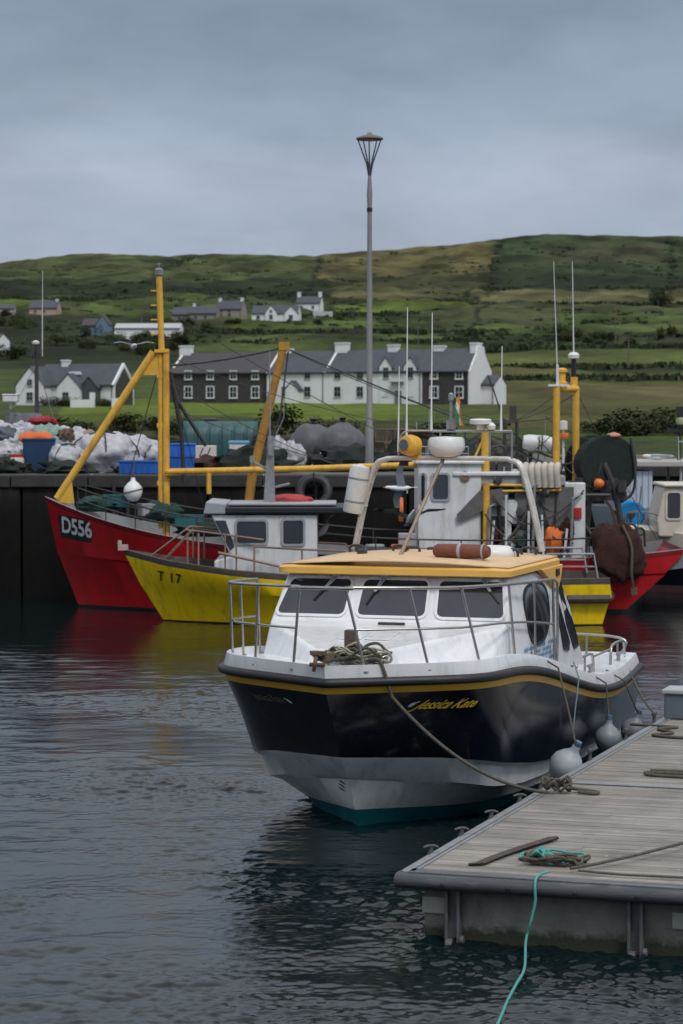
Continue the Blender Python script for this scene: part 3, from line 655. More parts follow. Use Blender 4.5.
mb = MB(); sp = [pl_(G(478, 866, .615)), pl_(G(492, 860, .62)), pl_(G(520, 850, .625)), pl_(G(552, 840, .625))]; so = sp[0].copy(); sp = [p - so for p in sp]
for d in (Vector((0, 0, 0)), Vector((.05, -.035, .012))): mb.tube([p + d for p in sp], .03, 8, flat=.45)
mb.tube(bez([sp[0], sp[0] + Vector((-.05, -.05, 0)), sp[0] + Vector((.05, -.035, .012))], 6), .028, 8, flat=.5); mb.tube(bez([sp[3], sp[3] + Vector((.06, -.03, 0)), sp[3] + Vector((.05, -.035, .012))], 6), .028, 8, flat=.5)

tag(mb.build('webbing_strap', mat('strap_brown', (.065, .05, .042), .85, var=.4, scale=12, bump=.5), None, smooth=60, loc=pw(*so), rz=PR), 'folded brown webbing strap lying beside the teal loop', 'strap')
mb = MB(); q0 = G(650, 773, .62)
mb.tube(bez([(.0, .10, 0), (.3, .12, .0), (.8, .13, 0), (1.2, .12, 0)], 5), .02, 6); mb.tube(bez([(1.2, -.32, 0), (.5, -.30, 0), (.12, -.27, 0), (.0, -.20, .01), (.08, -.14, .01), (.5, -.12, .01), (1.2, -.11, .01)], 6), .02, 6)
tag(mb.build('rope_bight', rope_b, None, smooth=70, loc=q0, rz=PR), 'thick dark rope doubled in a bight on the second pontoon near the joint strip', 'rope')
mb = MB(); q0 = G(655, 728, .62)
mb.tube(bez([(-.35, .18, 0), (-.1, .14, 0), (.15, .10, 0), (.30, .05, 0), (.10, -.2, 0), (.35, -.5, 0), (.15, -.8, 0), (.5, -.95, 0), (.9, -.9, 0)], 6), .02, 6)
tag(mb.build('loose_rope', rope_b, None, smooth=70, loc=q0, rz=PR), 'thin dark rope lying in a zigzag on the second pontoon near the grey locker', 'rope')
# stern lines from the boat to the pontoon
rope('mooring_rope', 'dark stern line slanting from the passenger boat stern to the far pontoon cleat', sag(bw(9.3, -1.42, 1.22), pw(-.09, 11.4, .72), .10), .014, rope_b)
# dock locker
lk = thing('dock_locker', 'blue grey locker with a pale lid standing on the second pontoon', 'locker', pw(-.03, 12.0, .605), PR)
MB().box((.28, .0, .17), (.56, .5, .34)).build('body', mat('locker_blue_grey', (.10, .13, .16), .6, var=.15), lk, smooth=0, bevel=.02)
MB().box((.28, .0, .37), (.62, .56, .06)).build('lid', mat('locker_lid', (.36, .38, .40), .6, var=.12), lk, smooth=0, bevel=.015)
# fenders hanging between boat and pontoon
FG = 'balloon fenders along the passenger boat side'
def fender(label, c, r, long, lean, a_top, sw=0, fm=None):
    t = thing('balloon_fender', label, 'fender', c, R(90) - TH, FG)
    prof = [(.02, -1.18 * long), (.35, -1.12 * long), (.72, -.80 * long), (.95, -.30 * long), (1.0, .05 * long), (.92, .40 * long), (.62, .78 * long), (.36, 1.0 * long), (.26, 1.18 * long), (.24, 1.42 * long), (.12, 1.46 * long)]
    M_ = Matrix.Rotation(lean, 3, 'X') @ Matrix.Rotation(sw, 3, 'Y')
    ax_ = M_ @ Vector((0, 0, 1))
    MB().lathe([(p * r, h * r) for p, h in prof], (0, 0, 0), ax_, 22).build('body', fm or fendw, t, smooth=60)
    e = ax_ * r * 1.36 * long; tp = bl(bw(a_top, -PH.b(1, a_top) - .10, PH.z(1, a_top) + .02)) - bl(c)
    MB().lathe([(.20 * r, -.01), (.24 * r, .03), (.2 * r, .07)], e * 1.02, ax_, 10).build('eye', mat('fender_eye_blue', (.08, .12, .18), .5), t)
    MB().tube([e, e.lerp(tp, .4) + Vector((.02, 0, 0)), tp, tp + Vector((0, .25, .14))], .012, 6).build('lanyard', rope_b, t)
fender('pear shaped grey fender nearest the bow line knot', bw(*[float(x) for x in (bl(P(567, 767, 29.2)))]), .20, 1.0, R(30), 3.6, R(-10), mat('fender_pale', (.36, .39, .42), .45, var=.12, dirt=((.16, .16, .16), .6, 5, (1, 1, .6))))
fender('round grey fender half hidden behind the hull shade, second from the bow', P(609, 739, 32.6), .175, .95, R(4), 6.4)
fender('pale grey fender next to the stern, touching the pontoon edge', P(634, 731, 34.2), .165, 1.0, R(20), 7.7)
rope('fender_line', 'loose light blue cord hanging from the side deck down the navy hull', [bw(4.65, -PH.b(1, 4.65) - .05, 1.6), bw(4.7, -PH.b(1, 4.65) - .11, 1.4), bw(4.7, -PH.side(4.7, 1.0) - .09, 1.0), bw(4.72, -PH.side(4.7, .75) - .08, .75)], .010, mat('cord_pale_blue', (.25, .34, .38), .8), cat='cord')
# ================================================================== red trawler
def dk_(h, a, z, b_): return max(min(b_ - .14, h.side(a, z) - .06), 0.)
TX, TY = -7.2, 60.6
tr = thing('fishing_trawler', 'red fishing trawler with yellow mast, long boom and white wheelhouse moored along the quay', 'boat', (TX, TY, 0))
def tz(d): return [(0, 2.68 + d), (1.5, 2.18 + d), (3, 1.86 + d), (5, 1.55 + d), (8, 1.34 + d), (11, 1.26 + d), (13.5, 1.36 + d), (15.2, 1.50 + d)]
zf = np.poly1d(np.polyfit([p[0] for p in tz(0)], [p[1] for p in tz(0)], 4)); tzs = [(a / 4, float(zf(a / 4))) for a in range(0, 62)]
def tzz(d): return [(a, z + d) for a, z in tzs]
TH_ = Hull(15.1, [(0, 3.6, 2.0, 2.3, tzz(0)), (.06, 3.7, 2.0, 2.29, tzz(-.12)), (.30, 4.2, 2.0, 2.22, [(0, 1.35), (4, 1.05), (12, .85), (15, .95)]), (.33, 4.3, 2.0, 2.18, [(0, 1.31), (4, 1.01), (12, .81), (15, .91)]),
     (.80, 5, 1.9, 2.05, [(0, .06), (15, .10)]), (.82, 5, 1.9, 2.02, [(0, -.04), (15, .0)]), (1.3, 6, 1.8, 1.2, [(1, -.8), (15, -.6)])], (11, 15.1, .10), 60, [15.25, 15.2, 14.8, 14.8, 13.9, 13.7, 12.5])
TH_.mesh([1, 0, 0, 0, 2, 2]).build('hull', [red_h, mat('hull_red_rail', (.20, .006, .01), .5, var=.2), bottomp], tr, smooth=30, weld=.004)
mb = MB(); rows = []
for k in range(61):
    a, b_, z_ = TH_.pt(0, k / 60); rows.append([(a, -b_, z_), (a, -max(b_ - .12, 0), z_ + .01), (a + .34 * (1 - k / 60), -dk_(TH_, a, z_ - .45, b_), z_ - .45), (a + .34 * (1 - k / 60), 0, z_ - .42), (a + .34 * (1 - k / 60), dk_(TH_, a, z_ - .45, b_), z_ - .45), (a, max(b_ - .12, 0), z_ + .01), (a, b_, z_)])
mb.loft(rows); mb.build('deck', deckp, tr, smooth=30)
# number plate on the bow
pl = [(.62, 1.80), (1.62, 1.60), (1.60, 1.12), (.60, 1.32)]
def tside(a, z, o): return Vector((a, -(TH_.side(a, z) + o), z))
rows = []
for j in range(6):
    t = j / 5; rows.append([tside(TH_.arc(.34 + .08 * t, 2.0, 1.18 * k / 8), 2.27 - .57 * t - .10 * k / 8, .012) for k in range(9)])
plate = MB().loft(rows).build('number_plate', black, tr, smooth=60)
TH_.letters('D556', .54, .44, 1.84, -1, .03, 0, -.10, space=.96).build('registration_lettering', txt_w, plate, smooth=0)
# yellow mast, strut, gusset, lamp
mb = MB(); mx = 2.95
mb.tube([(mx, 0, 1.4), (mx, 0, 6.25)], .085, 12); mb.tube([(mx - .14, .02, 1.9), (mx - .14, .02, 6.2)], .06, 10); mb.tube([(mx - .10, 0, 6.15), (mx - .16, 0, 8.0)], .075, 12); mb.box((mx - .1, 0, 6.2), (.34, .2, .08))
for z in (3.0, 4.4, 5.6): mb.box((mx - .1, 0, z), (.24, .06, .10))
for z in (6.6, 6.95, 7.3, 7.65): mb.tube([(mx - .13, 0, z), (mx - .36, 0, z)], .018, 6)
mast = mb.build('mast', yel_p, tr, smooth=40)
MB().prism([(mx - .18, -.015, 6.22), (mx - .66, -.015, 5.62), (mx - .18, -.015, 5.62)], (0, .03, 0)).build('gusset', yel_p, mast, smooth=0)
mb = MB(); mb.lathe([(.05, 0), (.10, .03), (.11, .16), (.05, .2)], (mx - .16, 0, 8.0), n=12); mb.tube([(mx - .16, 0, 8.2), (mx - .16, 0, 8.34)], .012, 6); mb.box((mx - .16, 0, 8.3), (.14, .03, .02)); mb.build('mast_lamp', galv, mast)
MB().tube([(.30, 0, 2.62), (mx - .30, 0, 6.18)], .09, 10).build('mast_strut', yel_p, tr, smooth=60)
MB().prism([(.25, -.05, 2.55), (.72, -.05, 2.5), (.66, -.05, 3.05)], (0, .10, 0)).build('strut_foot', yel_p, tr, smooth=0)
mb = MB(); mb.tube([(mx, -.15, 3.28), (6.3, -.5, 3.36), (10.6, -.9, 3.52)], .075, 10); mb.box((mx + .15, -.1, 3.28), (.3, .2, .16)); mb.tube([(4.0, -.3, 3.25), (4.0, -.3, 2.75)], .06, 8)
mb.build('boom', yel_p, tr, smooth=50)
dm = MB(); dm.tube([(4.78, .6, 1.2), (5.0, .6, 3.1), (5.78, .5, 6.28)], [.10, .115, .095], 12); dm.box((5.80, .5, 6.33), (.26, .2, .2)); dm.lathe([(.1, -.06), (.1, .06)], (5.75, .48, 6.2), (0, 1, 0), 12)
dm.build('derrick', mat('derrick_ochre', (.42, .21, .03), .6, var=.2, scale=5, dirt=((.12, .06, .03), .8, 4, (1, 1, .4))), tr, smooth=50)
mb = MB()
mb.tube(sag((5.78, .5, 6.3), (3.05, .1, 5.85), .06), .028, 6); mb.tube([(5.78, .5, 6.3), (8.9, -.2, 5.0), (9.9, -.4, 4.6)], .02, 6); mb.tube([(5.84, .5, 6.2), (5.5, .5, 4.9), (5.0, .5, 3.2)], .02, 6); mb.tube([(5.9, .5, 6.2), (5.7, .3, 4.6), (5.3, .3, 3.5)], .024, 6)
mb.tube([(mx, 0, 5.9), (3.2, .3, 5.0), (3.9, .4, 3.9)], .05, 8); mb.tube([(mx + .1, 0, 5.7), (3.3, .3, 4.2), (3.35, .4, 3.0)], .05, 8); mb.tube(sag((mx, 0, 5.5), (7.2, -.6, 3.4), .15), .010, 5); mb.tube(sag((mx, 0, 4.9), (7.0, -.3, 3.5), .1), .010, 5)
mb.tube(sag((mx, 0, 6.1), (10.3, .2, 4.2), .3), .010, 5); mb.tube([(mx, .1, 6.1), (3.9, 1.9, 1.7)], .010, 5); mb.tube([(mx - .1, .1, 6.1), (1.7, 1.5, 2.3)], .012, 5)
mb.build('rigging', dsteel, tr, smooth=60)
# bow rails
for sg in (1, -1):
    mb = MB()
    for h in (.28, .55):
        mb.tube([(a, sg * max(TH_.b(0, a) - .08, .05), TH_.z(0, a) + h) for a in np.linspace(.9, 6.0, 18)], .018, 6)
    for a in np.linspace(.9, 6.0, 8): mb.tube([(a, sg * max(TH_.b(0, a) - .08, .05), TH_.z(0, a) - .02), (a, sg * max(TH_.b(0, a) - .08, .05), TH_.z(0, a) + .56)], .016, 6)
    mb.tube([(a, sg * (TH_.b(0, a) - .08), TH_.z(0, a) + .45) for a in np.linspace(8, 14.0, 12)], .02, 6)
    for a in np.linspace(8, 14.0, 7): mb.tube([(a, sg * (TH_.b(0, a) - .08), TH_.z(0, a)), (a, sg * (TH_.b(0, a) - .08), TH_.z(0, a) + .46)], .018, 6)
    mb.tube([(6.0, sg * (TH_.b(0, 6.) - .08), TH_.z(0, 6.) + .5), (8.0, sg * (TH_.b(0, 8.) - .08), TH_.z(0, 8.) + .45)], .016, 6)
    mb.build('guard_rail', dsteel, tr, smooth=60)
# wheelhouse
wh = MB(); wh.box((9.76, 0, 2.35), (1.5, 3.0, 2.3)); wh.box((9.76, 0, 3.53), (1.65, 3.15, .08))
whm = wh.build('wheelhouse', bwhite, tr, smooth=0, bevel=.03)
def winy(x0, x1, z0, z1, y, par, fm, name='window', r=.06):
    f = MB(); o_ = [(x, y, z) for x, z in rrect(x0 - .05, z0 - .05, x1 + .05, z1 + .05, r + .03)]; i_ = [(x, y, z) for x, z in rrect(x0, z0, x1, z1, r)]
    d = Vector((0, -.03, 0)); f.loft([[Vector(p) for p in o_], [Vector(p) + d for p in o_], [Vector(p) + d for p in i_], [Vector(p) - d * .1 for p in i_]], closed=True)
    w = f.build(name, fm, par, smooth=40); MB().add([Vector(p) - Vector((0, .008, 0)) for p in i_], [tuple(range(len(i_)))]).build('pane', glass, w, smooth=0)
winy(9.36, 9.72, 2.66, 3.24, -1.5, tr, lgrey); winy(9.08, 9.17, 2.60, 3.24, -1.5, tr, lgrey)
MB().lathe([(.12, 0), (.12, .04), (.07, .045), (.06, .02)], (10.12, -1.5, 3.2), (0, -1, 0), 16).build('porthole', mat('brass_ring', (.25, .17, .08), .5, metal=.4), tr)
# shelter behind the wheelhouse
mb = MB(); mb.box((11.28, .6, 2.3), (2.3, 2.0, 2.2)); mb.box((10.98, 0, 3.26), (2.3, 3.1, .10)); mb.box((12.73, -.9, 2.1), (.5, 1.0, 1.9)); mb.build('shelter', bwhite, tr, smooth=0, bevel=.03)
mb = MB(); mb.box((11.5, -1.02, 3.10), (2.0, .9, .24)); mb.build('shelter_roof', lgrey, tr, smooth=0, bevel=.03)
cv = MB(); cv.prism([(9.92, -1.56, 2.30), (10.45, -1.60, 2.86), (11.0, -1.60, 2.92), (11.0, -1.60, 2.55), (10.5, -1.58, 2.38), (9.95, -1.56, 2.12)], (0, -.03, 0)); cv.f[-1:] = cv.f[-1:]; cv.loft([[Vector((11.3 + .35 * k, -1.5 + .04 * math.sin(k * 2 + j), 2.95 - .42 * j)) for k in range(5)] for j in range(4)])
cv.build('canvas_awning', mat('canvas_grey', (.13, .125, .125), .85, var=.25, scale=4), tr, smooth=70)
mb = MB(); mb.box((10.9, -1.0, 1.9), (.7, .9, 1.6)); mb.box((11.58, -1.0, 1.75), (.5, .6, 1.4)); mb.box((10.98, -.9, 1.7), (.45, .7, 1.3), .3); mb.tube([(10.5, -1.55, 1.4), (11.3, -1.3, 2.3), (11.28, -1.2, 2.0), (11.98, -1.4, 2.4)], .07, 8); mb.tube([(11, -1.5, 1.3), (10.9, -1.5, 2.6)], .04, 8)
mb.build('winch_gear', dsteel, tr, smooth=30, bevel=.02)
mb = MB(); mb.tube([(10.62, -1.6, 1.3), (10.62, -1.6, 3.05)], .085, 10); mb.tube([(10.62, -1.2, 3.3), (10.62, -1.2, 4.32)], .10, 12); mb.tube([(10.3, -1.2, 3.5), (10.62, -1.2, 4.2)], .03, 6); mb.tube([(10.62, -1.6, 3.0), (12.38, -1.6, 2.98)], .035, 8); mb.tube([(10.62, -1.6, 2.85), (12.38, -1.6, 2.88)], .03, 8); mb.tube([(12.38, -1.6, 2.93), (11.58, -1.2, 3.0)], .04, 8)
mb.build('yellow_post', yel_p, tr, smooth=60)
MB().box((12.8, -1.42, 2.33), (.17, .06, .26)).build('side_lamp', redp, tr, smooth=0, bevel=.01)
mb = MB()     # grey lattice mast and aerials on the wheelhouse
for x, y in ((11.15, -.1), (11.45, -.1), (11.15, .2), (11.45, .2)): mb.tube([(x, y, 3.3), (x, y, 4.55)], .03, 6)
for z in (3.6, 3.9, 4.2, 4.5): mb.box((11.3, .05, z), (.36, .36, .04))
mb.tube([(10.2, 0, 4.42), (11.3, .05, 4.42)], .03, 6); mb.tube([(11.2, 0, 4.3), (10.9, 0, 5.2), (10.75, 0, 5.6)], .02, 6); mb.tube([(11.78, 0, 3.3), (11.78, 0, 3.75)], .05, 8); mb.box((11.35, 0, 4.7), (.16, .16, .34))
mb.tube(bez([(10.9, -.5, 3.4), (10.8, -.5, 3.8), (11.1, -.5, 3.9), (11.2, -.5, 3.4)], 5), .03, 6)
for x in np.linspace(10.8, 12.3, 9): mb.box((x, -.8 + .2 * math.sin(x * 5), 3.42), (.14, .16, .2 + .1 * math.sin(x * 7)))
mb.tube(sag((11.4, 0, 4.2), (12.58, 0, 3.6), .15), .03, 6); mb.tube(sag((11.4, 0, 3.9), (12.78, -.3, 3.5), .2), .025, 6)
mb.build('lattice_mast', dsteel, tr, smooth=40)
mb = MB(); mb.lathe([(.02, -.36), (.16, -.34), (.19, -.2), (.19, .2), (.16, .34), (.02, .36)], (11.93, -.2, 3.98), (1, 0, -.06), 18); lr = mb.build('liferaft_canister', chrome_w, tr, smooth=50)
MB().lathe([(.193, -.015), (.196, 0), (.193, .015)], (12.03, -.2, 3.975), (1, 0, -.06), 18).build('strap', black, lr)
mb = MB(); mb.tube([(12.56, -.2, 3.3), (12.56, -.2, 4.35)], .03, 6); mb.lathe([(.10, 0), (.10, .2), (.02, .22)], (12.56, -.2, 4.3), n=12); mb.build('deck_lamp', chrome_w, tr)
MB().lathe([(.09, 0), (.11, .06), (.09, .14)], (12.58, -.25, 4.08), n=12).build('warning_light', orangep, tr)
mb = MB()
for k in range(6): mb.tube(bez([(11.55 + .15 * k, -1.62, 2.95), (11.52 + .15 * k, -1.66, 3.35), (11.57 + .15 * k, -1.45, 3.47), (11.6 + .15 * k, -1.1, 3.35)], 5), .08, 7)
mb.build('rolled_canvas', mat('canvas_pale', (.50, .46, .40), .85, var=.15, scale=6), tr, smooth=60)
# crowded working gear round the wheelhouse and shelter
rc = random.Random(44)
def gear(name, m, fn, n, par=tr):
    for k in range(n):
        mb = MB(); fn(mb, k); mb.build(name, m, par, smooth=45)
def hose(mb, k):
    x0, x1 = rc.uniform(10.5, 12.2), rc.uniform(10.9, 13.0); mb.tube(sag((x0, rc.uniform(-1.9, -1.4), rc.uniform(1.4, 3.2)), (x1, rc.uniform(-1.8, -1.2), rc.uniform(1.5, 3.0)), rc.uniform(.1, .5)), rc.uniform(.015, .03), 6)
gear('hose', dsteel, hose, 7)
def blk(mb, k):
    x = rc.uniform(10.6, 12.9); mb.lathe([(.05, -.06), (.10, -.05), (.06, 0), (.10, .05), (.05, .06)], (x, rc.uniform(-1.7, -1.2), rc.uniform(2.2, 3.6)), (rc.uniform(-1, 1), -1, rc.uniform(-.3, .3)), 12)
gear('pulley_block', dsteel, blk, 6)
def post(mb, k):
    x = 10.75 + .42 * k + rc.uniform(-.1, .1); mb.tube([(x, -1.7, 1.2), (x + rc.uniform(-.1, .1), -1.65, rc.uniform(1.9, 2.9))], .03, 6)
gear('deck_post', bwhite, post, 5)
def tubx(mb, k):
    mb.lathe([(.16, 0), (.2, .05), (.21, .28), (.23, .30), (.22, .34), (.18, .34)], (8.1 + .55 * k, -1.5, 1.25), n=16)
for k, m_ in enumerate((bluep, orangep)):
    mb = MB(); tubx(mb, k * 1.1 - .2); mb.build('deck_tub', m_ if k else lgrey, tr, smooth=45)
def wire(mb, k):
    a = [((2.95, 0, 7.2), (9.4, 0, 3.6)), ((12.4, -.9, 5.2), (10.6, -1.2, 4.25)), ((12.9, -.1, 5.2), (14.9, .2, 1.6)), ((11.2, 0, 4.5), (8.7, .3, 3.55)), ((12.42, -.9, 4.4), (11.2, -.2, 3.4)), ((5.78, .5, 6.3), (10.7, .2, 4.4)), ((12.5, -.9, 3.9), (13.7, -.6, 3.2))][k]
    mb.tube(sag(a[0], a[1], .12), .011, 5)
gear('stay_wire', dsteel, wire, 7)
mb = MB()
for x in np.linspace(8.7, 10.2, 7): mb.tube([(x, -1.5, 3.56), (x, -1.5, 3.9)], .014, 5)
mb.tube([(8.7, -1.5, 3.9), (10.2, -1.5, 3.9)], .016, 6); mb.tube([(8.7, -1.5, 3.74), (10.2, -1.5, 3.74)], .012, 6); mb.build('roof_rail', galv, tr, smooth=60)
for x, z, m_ in ((8.8, 3.98, black), (9.5, 3.98, orangep), (10.1, 3.7, black)):
    mb = MB(); mb.lathe([(.06, 0), (.09, .03), (.09, .13), (.05, .17)], (x, -1.3, z - .42 + .0), n=10); mb.build('deck_lamp', m_, tr)
mb = MB(); mb.lathe([(.20, -.04), (.28, -.05), (.30, 0), (.28, .05), (.20, .04)], (8.62, -.9, 2.4), (1, 0, 0), 20); mb.build('lifebuoy', orangep, tr)
rc = random.Random(57)
gear('hose', rope_b, hose, 6)
def bundle(mb, k):
    mb.blob((10.75 + .36 * k, -1.35 + rc.uniform(-.2, .2), 1.55 + rc.uniform(0, .5)), (rc.uniform(.16, .3), .2, rc.uniform(.15, .35)), k, .4, 2.6, 18, 12)
for k, m_ in enumerate((netbrown, sackw, greenp, netdark, orangep, netbrown)):
    mb = MB(); bundle(mb, k); mb.build('gear_bundle', m_, tr, smooth=60)
for x, z, w_, h_, m_ in ((10.9, 2.55, .5, .6, lgrey), (11.5, 1.7, .6, .8, bwhite), (12.0, 2.5, .4, .5, dsteel), (11.25, 2.2, .25, .9, bwhite), (8.75, 1.6, .4, .5, lgrey), (12.45, 1.7, .45, .7, dsteel)):
    MB().box((x, -1.3, z), (w_, .35, h_)).build('deck_locker', m_, tr, smooth=0, bevel=.02)
for x, y0, z0, z1 in ((10.65, -1.75, 1.2, 2.5), (11.7, -1.75, 1.25, 3.0), (12.6, -1.75, 1.3, 2.7)):
    MB().tube([(x, y0, z0), (x + .05, y0, z1), (x + .3, y0 + .3, z1 + .1)], .035, 7).build('davit', galv, tr)
for a, b_, g_ in (((9.0, -.6, 3.57), (9.0, -.6, 4.5), .02), ((9.3, .3, 3.57), (9.35, .3, 4.9), .016), ((10.2, .2, 3.57), (10.2, .2, 4.3), .03), ((11.9, -.6, 3.3), (11.95, -.6, 4.15), .025), ((12.15, .2, 3.3), (12.15, .2, 4.6), .018), ((10.95, -1.5, 1.3), (10.95, -1.5, 3.2), .03), ((12.2, -1.6, 1.3), (12.3, -1.5, 3.0), .03)):
    MB().tube([a, b_], [g_, g_ * .6], 6).build('stanchion', dsteel if g_ > .02 else lgrey, tr)
for a, b_ in (((9.0, -.6, 4.5), (12.4, -.9, 4.6)), ((9.35, .3, 4.9), (11.3, 0, 4.5)), ((12.15, .2, 4.6), (13.5, -.2, 4.0)), ((10.62, -1.2, 4.3), (8.95, -1.4, 3.6)), ((11.3, .05, 4.5), (12.9, -.1, 5.2)), ((10.2, 0, 4.42), (12.4, -.9, 3.4)), ((11.9, -.6, 4.1), (13.2, -1.0, 2.9))):
    MB().tube(sag(a, b_, .10), .012, 5).build('stay_wire', dsteel, tr)
for k in range(6):
    x = 10.9 + .3 * k; MB().lathe([(.05, 0), (.09, .02), (.10, .12 + .03 * (k % 3)), (.04, .18)], (x, -.9, 3.32), n=10).build('roof_gear', (black, lgrey, dsteel)[k % 3], tr)
# goal-post gantry
mb = MB(); gx0, gx1 = 12.33, 12.87
for x, y in ((gx0, -.9), (gx1, -.1)): mb.tube([(x, y, 1.0), (x, y, 5.28)], .085, 10)
mb.tube([(gx0 - .02, -.93, 5.28), (gx1 + .02, -.07, 5.28)], .085, 10); mb.lathe([(.13, 0), (.13, .12), (.09, .14), (.09, .34), (.13, .36), (.13, .42), (.05, .46)], (gx0 + .15, -.65, 5.32), n=14); mb.box((gx1 - .05, -.1, 5.42), (.16, .16, .3))
gan = mb.build('gantry', yel_p, tr, smooth=45)
mb = MB(); mb.tube([(gx1 - .06, -.1, 5.4), (gx1 - .06, -.1, 6.0)], .06, 8); mb.build('aerial_base', black, gan)
mb = MB(); mb.lathe([(.02, 0), (.13, .02), (.14, .10), (.09, .16), (.02, .17)], (gx1 - .06, -.1, 6.0), n=14); mb.tube([(gx1 - .06, -.1, 6.1), (gx1 - .10, -.1, 8.35)], [.018, .008], 6); mb.tube([(gx0 + .02, -.9, 5.3), (gx0 + .02, -.9, 5.85)], .035, 6); mb.tube([(gx0 + .02, -.9, 5.6), (gx0 - .08, -.9, 8.3)], [.014, .007], 6); mb.box((gx0 + .05, -.9, 5.36), (.5, .12, .05)); mb.build('whip_aerial', chrome_w, gan)
# net drum with stand
mb = MB(); dc = Vector((13.45, -.2, 3.46)); ax_ = (.25, -1, 0)
mb.lathe([(.12, -.62), (.70, -.62), (.72, -.58), (.70, -.54), (.45, -.50), (.62, -.2), (.66, .1), (.58, .4), (.45, .5), (.70, .54), (.73, .58), (.70, .62), (.12, .62)], dc, ax_, 28)
dr = mb.build('net_drum', netdark, tr, smooth=40)
MB().blob(dc + Vector((.04, -.1, .05)), (.60, .42, .60), 3, .25, 3.0, 24, 16).build('wound_net', greenp, dr, smooth=60)
mb = MB(); mb.tube([(12.98, -.85, .9), (13.13, -.8, 2.6), (13.43, -.8, 3.5)], .07, 8); mb.tube([(14.13, -.85, .9), (13.73, -.85, 2.9), (13.48, -.8, 3.5)], .08, 8); mb.tube([(12.98, .5, .9), (13.43, .45, 3.5)], .07, 8); mb.box((13.38, -.2, 2.72), (1.3, 1.3, .22)); mb.tube([(12.78, -.9, 2.4), (13.28, -.9, 1.6), (13.98, -.9, 1.3)], .05, 8)
mb.tube(bez([(14.13, -.7, 4.1), (14.23, -.7, 3.4), (14.18, -.7, 2.8), (13.78, -.75, 2.5)], 6), .035, 8); mb.tube([(12.58, -1.2, 1.2), (14.28, -1.1, 1.45)], .06, 8); mb.tube([(12.38, -1.2, 2.75), (13.58, -1.2, 2.75)], .05, 8)
for k in range(7): mb.box((12.7 + .2 * k, -1.0 + .1 * (k % 3), 2.95 + .06 * (k % 2)), (.16, .2, .28), k)
mb.build('drum_stand', dsteel, tr, smooth=45)
fb = MB(); fb.lathe([(.02, -.12), (.10, -.09), (.13, 0), (.10, .09), (.02, .12)], (13.33, -1.1, 3.02), (.4, -.2, 1), 14); fb.build('net_float', orangep, tr, smooth=60)
MB().blob((13.72, -.7, 4.16), (.16, .12, .07), 4, .2).build('net_float', mat('float_pink', (.55, .25, .18), .6), tr, smooth=60)
# trawl gear hanging over the quarter
nb = MB(); nb.blob((13.66, -2.42, 1.42), (.60, .22, .68), 5, .22, 2.2, 34, 22, crease=.05); nb.blob((13.38, -2.36, 1.75), (.34, .2, .38), 8, .25, 2.4, 22, 14); nb.blob((13.96, -2.36, 1.25), (.34, .2, .45), 9, .25, 2.6, 20, 14); nb.tube(bez([(13.5, -1.2, 2.6), (13.55, -1.8, 2.45), (13.65, -2.3, 1.95)], 6), .03, 8)
nb.build('hanging_net', netbrown, tr, smooth=60)
mb = MB(); mb.tube(bez([(13.73, -2.55, 2.1), (13.93, -2.68, 1.6), (13.93, -2.70, 1.0), (13.98, -2.62, .62)], 8), .035, 6); mb.box((14, -2.6, .56), (.14, .1, .16)); mb.build('net_line', rope_b, tr, smooth=60)
mb = MB()
mb.tube(bez([(13.73, -1.3, 1.45), (13.78, -1.3, 2.0), (14.18, -1.2, 2.02), (14.28, -1.2, 1.5)], 5), .03, 6); mb.tube(bez([(14.18, -.9, 1.45), (14.23, -.9, 1.9), (14.43, -.8, 1.9), (14.48, -.7, 1.5)], 5), .03, 6); mb.tube([(13.68, -1.5, 1.75), (14.38, -1.0, 1.8)], .03, 6); mb.box((14.13, -1.1, 1.55), (.35, .3, .25)); mb.tube([(13.93, -1, 1.4), (14.03, -1, 2.3)], .02, 6)
mb.build('stern_fittings', dsteel, tr, smooth=50)
# loose things on the trawler
sp = [bez([(0, 0, 0), (0, 0, .1)], 2)]
def buoy(name, label, c, r, m, cat='buoy', g=None):
    t = thing(name, label, cat, c, 0, g)
    MB().lathe([(.02, -1.1 * r), (.5 * r, -1.0 * r), (.9 * r, -.5 * r), (r, 0), (.9 * r, .45 * r), (.55 * r, .85 * r), (.25 * r, 1.1 * r), (.22 * r, 1.4 * r), (.05, 1.42 * r)], n=20).build('body', m, t, smooth=60)
    MB().tube([(0, 0, 1.4 * r), (.03, .02, 1.4 * r + .3), (0, .1, 1.4 * r + .5)], .012, 6).build('lanyard', rope_b, t)
    mb = MB(); mb.tube([(r * 1.0 * math.cos(t_), r * 1.0 * math.sin(t_), .25 * r * math.cos(t_)) for t_ in np.linspace(0, 6.1, 20)], .016, 6, closed=True); mb.build('rope_band', rope_b, t)
    return t
buoy('mooring_buoy', 'white round buoy hanging at the bow rail of the red trawler', P(133, 491, 60.3), .23, chrome_w)
rg = random.Random(21)
for i, (px, py, rx, rz_, m_, lb) in enumerate([(98, 503, .55, .22, greenp, 'dark green net heaped on the trawler foredeck ahead of the white buoy'), (160, 512, .5, .3, greenp, 'green net pile on the trawler deck beside the yellow mast'), (205, 528, .7, .26, netdark, 'dark net heap on the trawler deck behind the yellow boat rails')]):
    ob = MB().blob((0, 0, 0), (rx, .6, rz_), i + 30, .4, 2.5, 22, 14, flat=.15).build('net_heap', m_, None, smooth=60, loc=P(px, py + 2, 60.8)); tag(ob, lb, 'net')
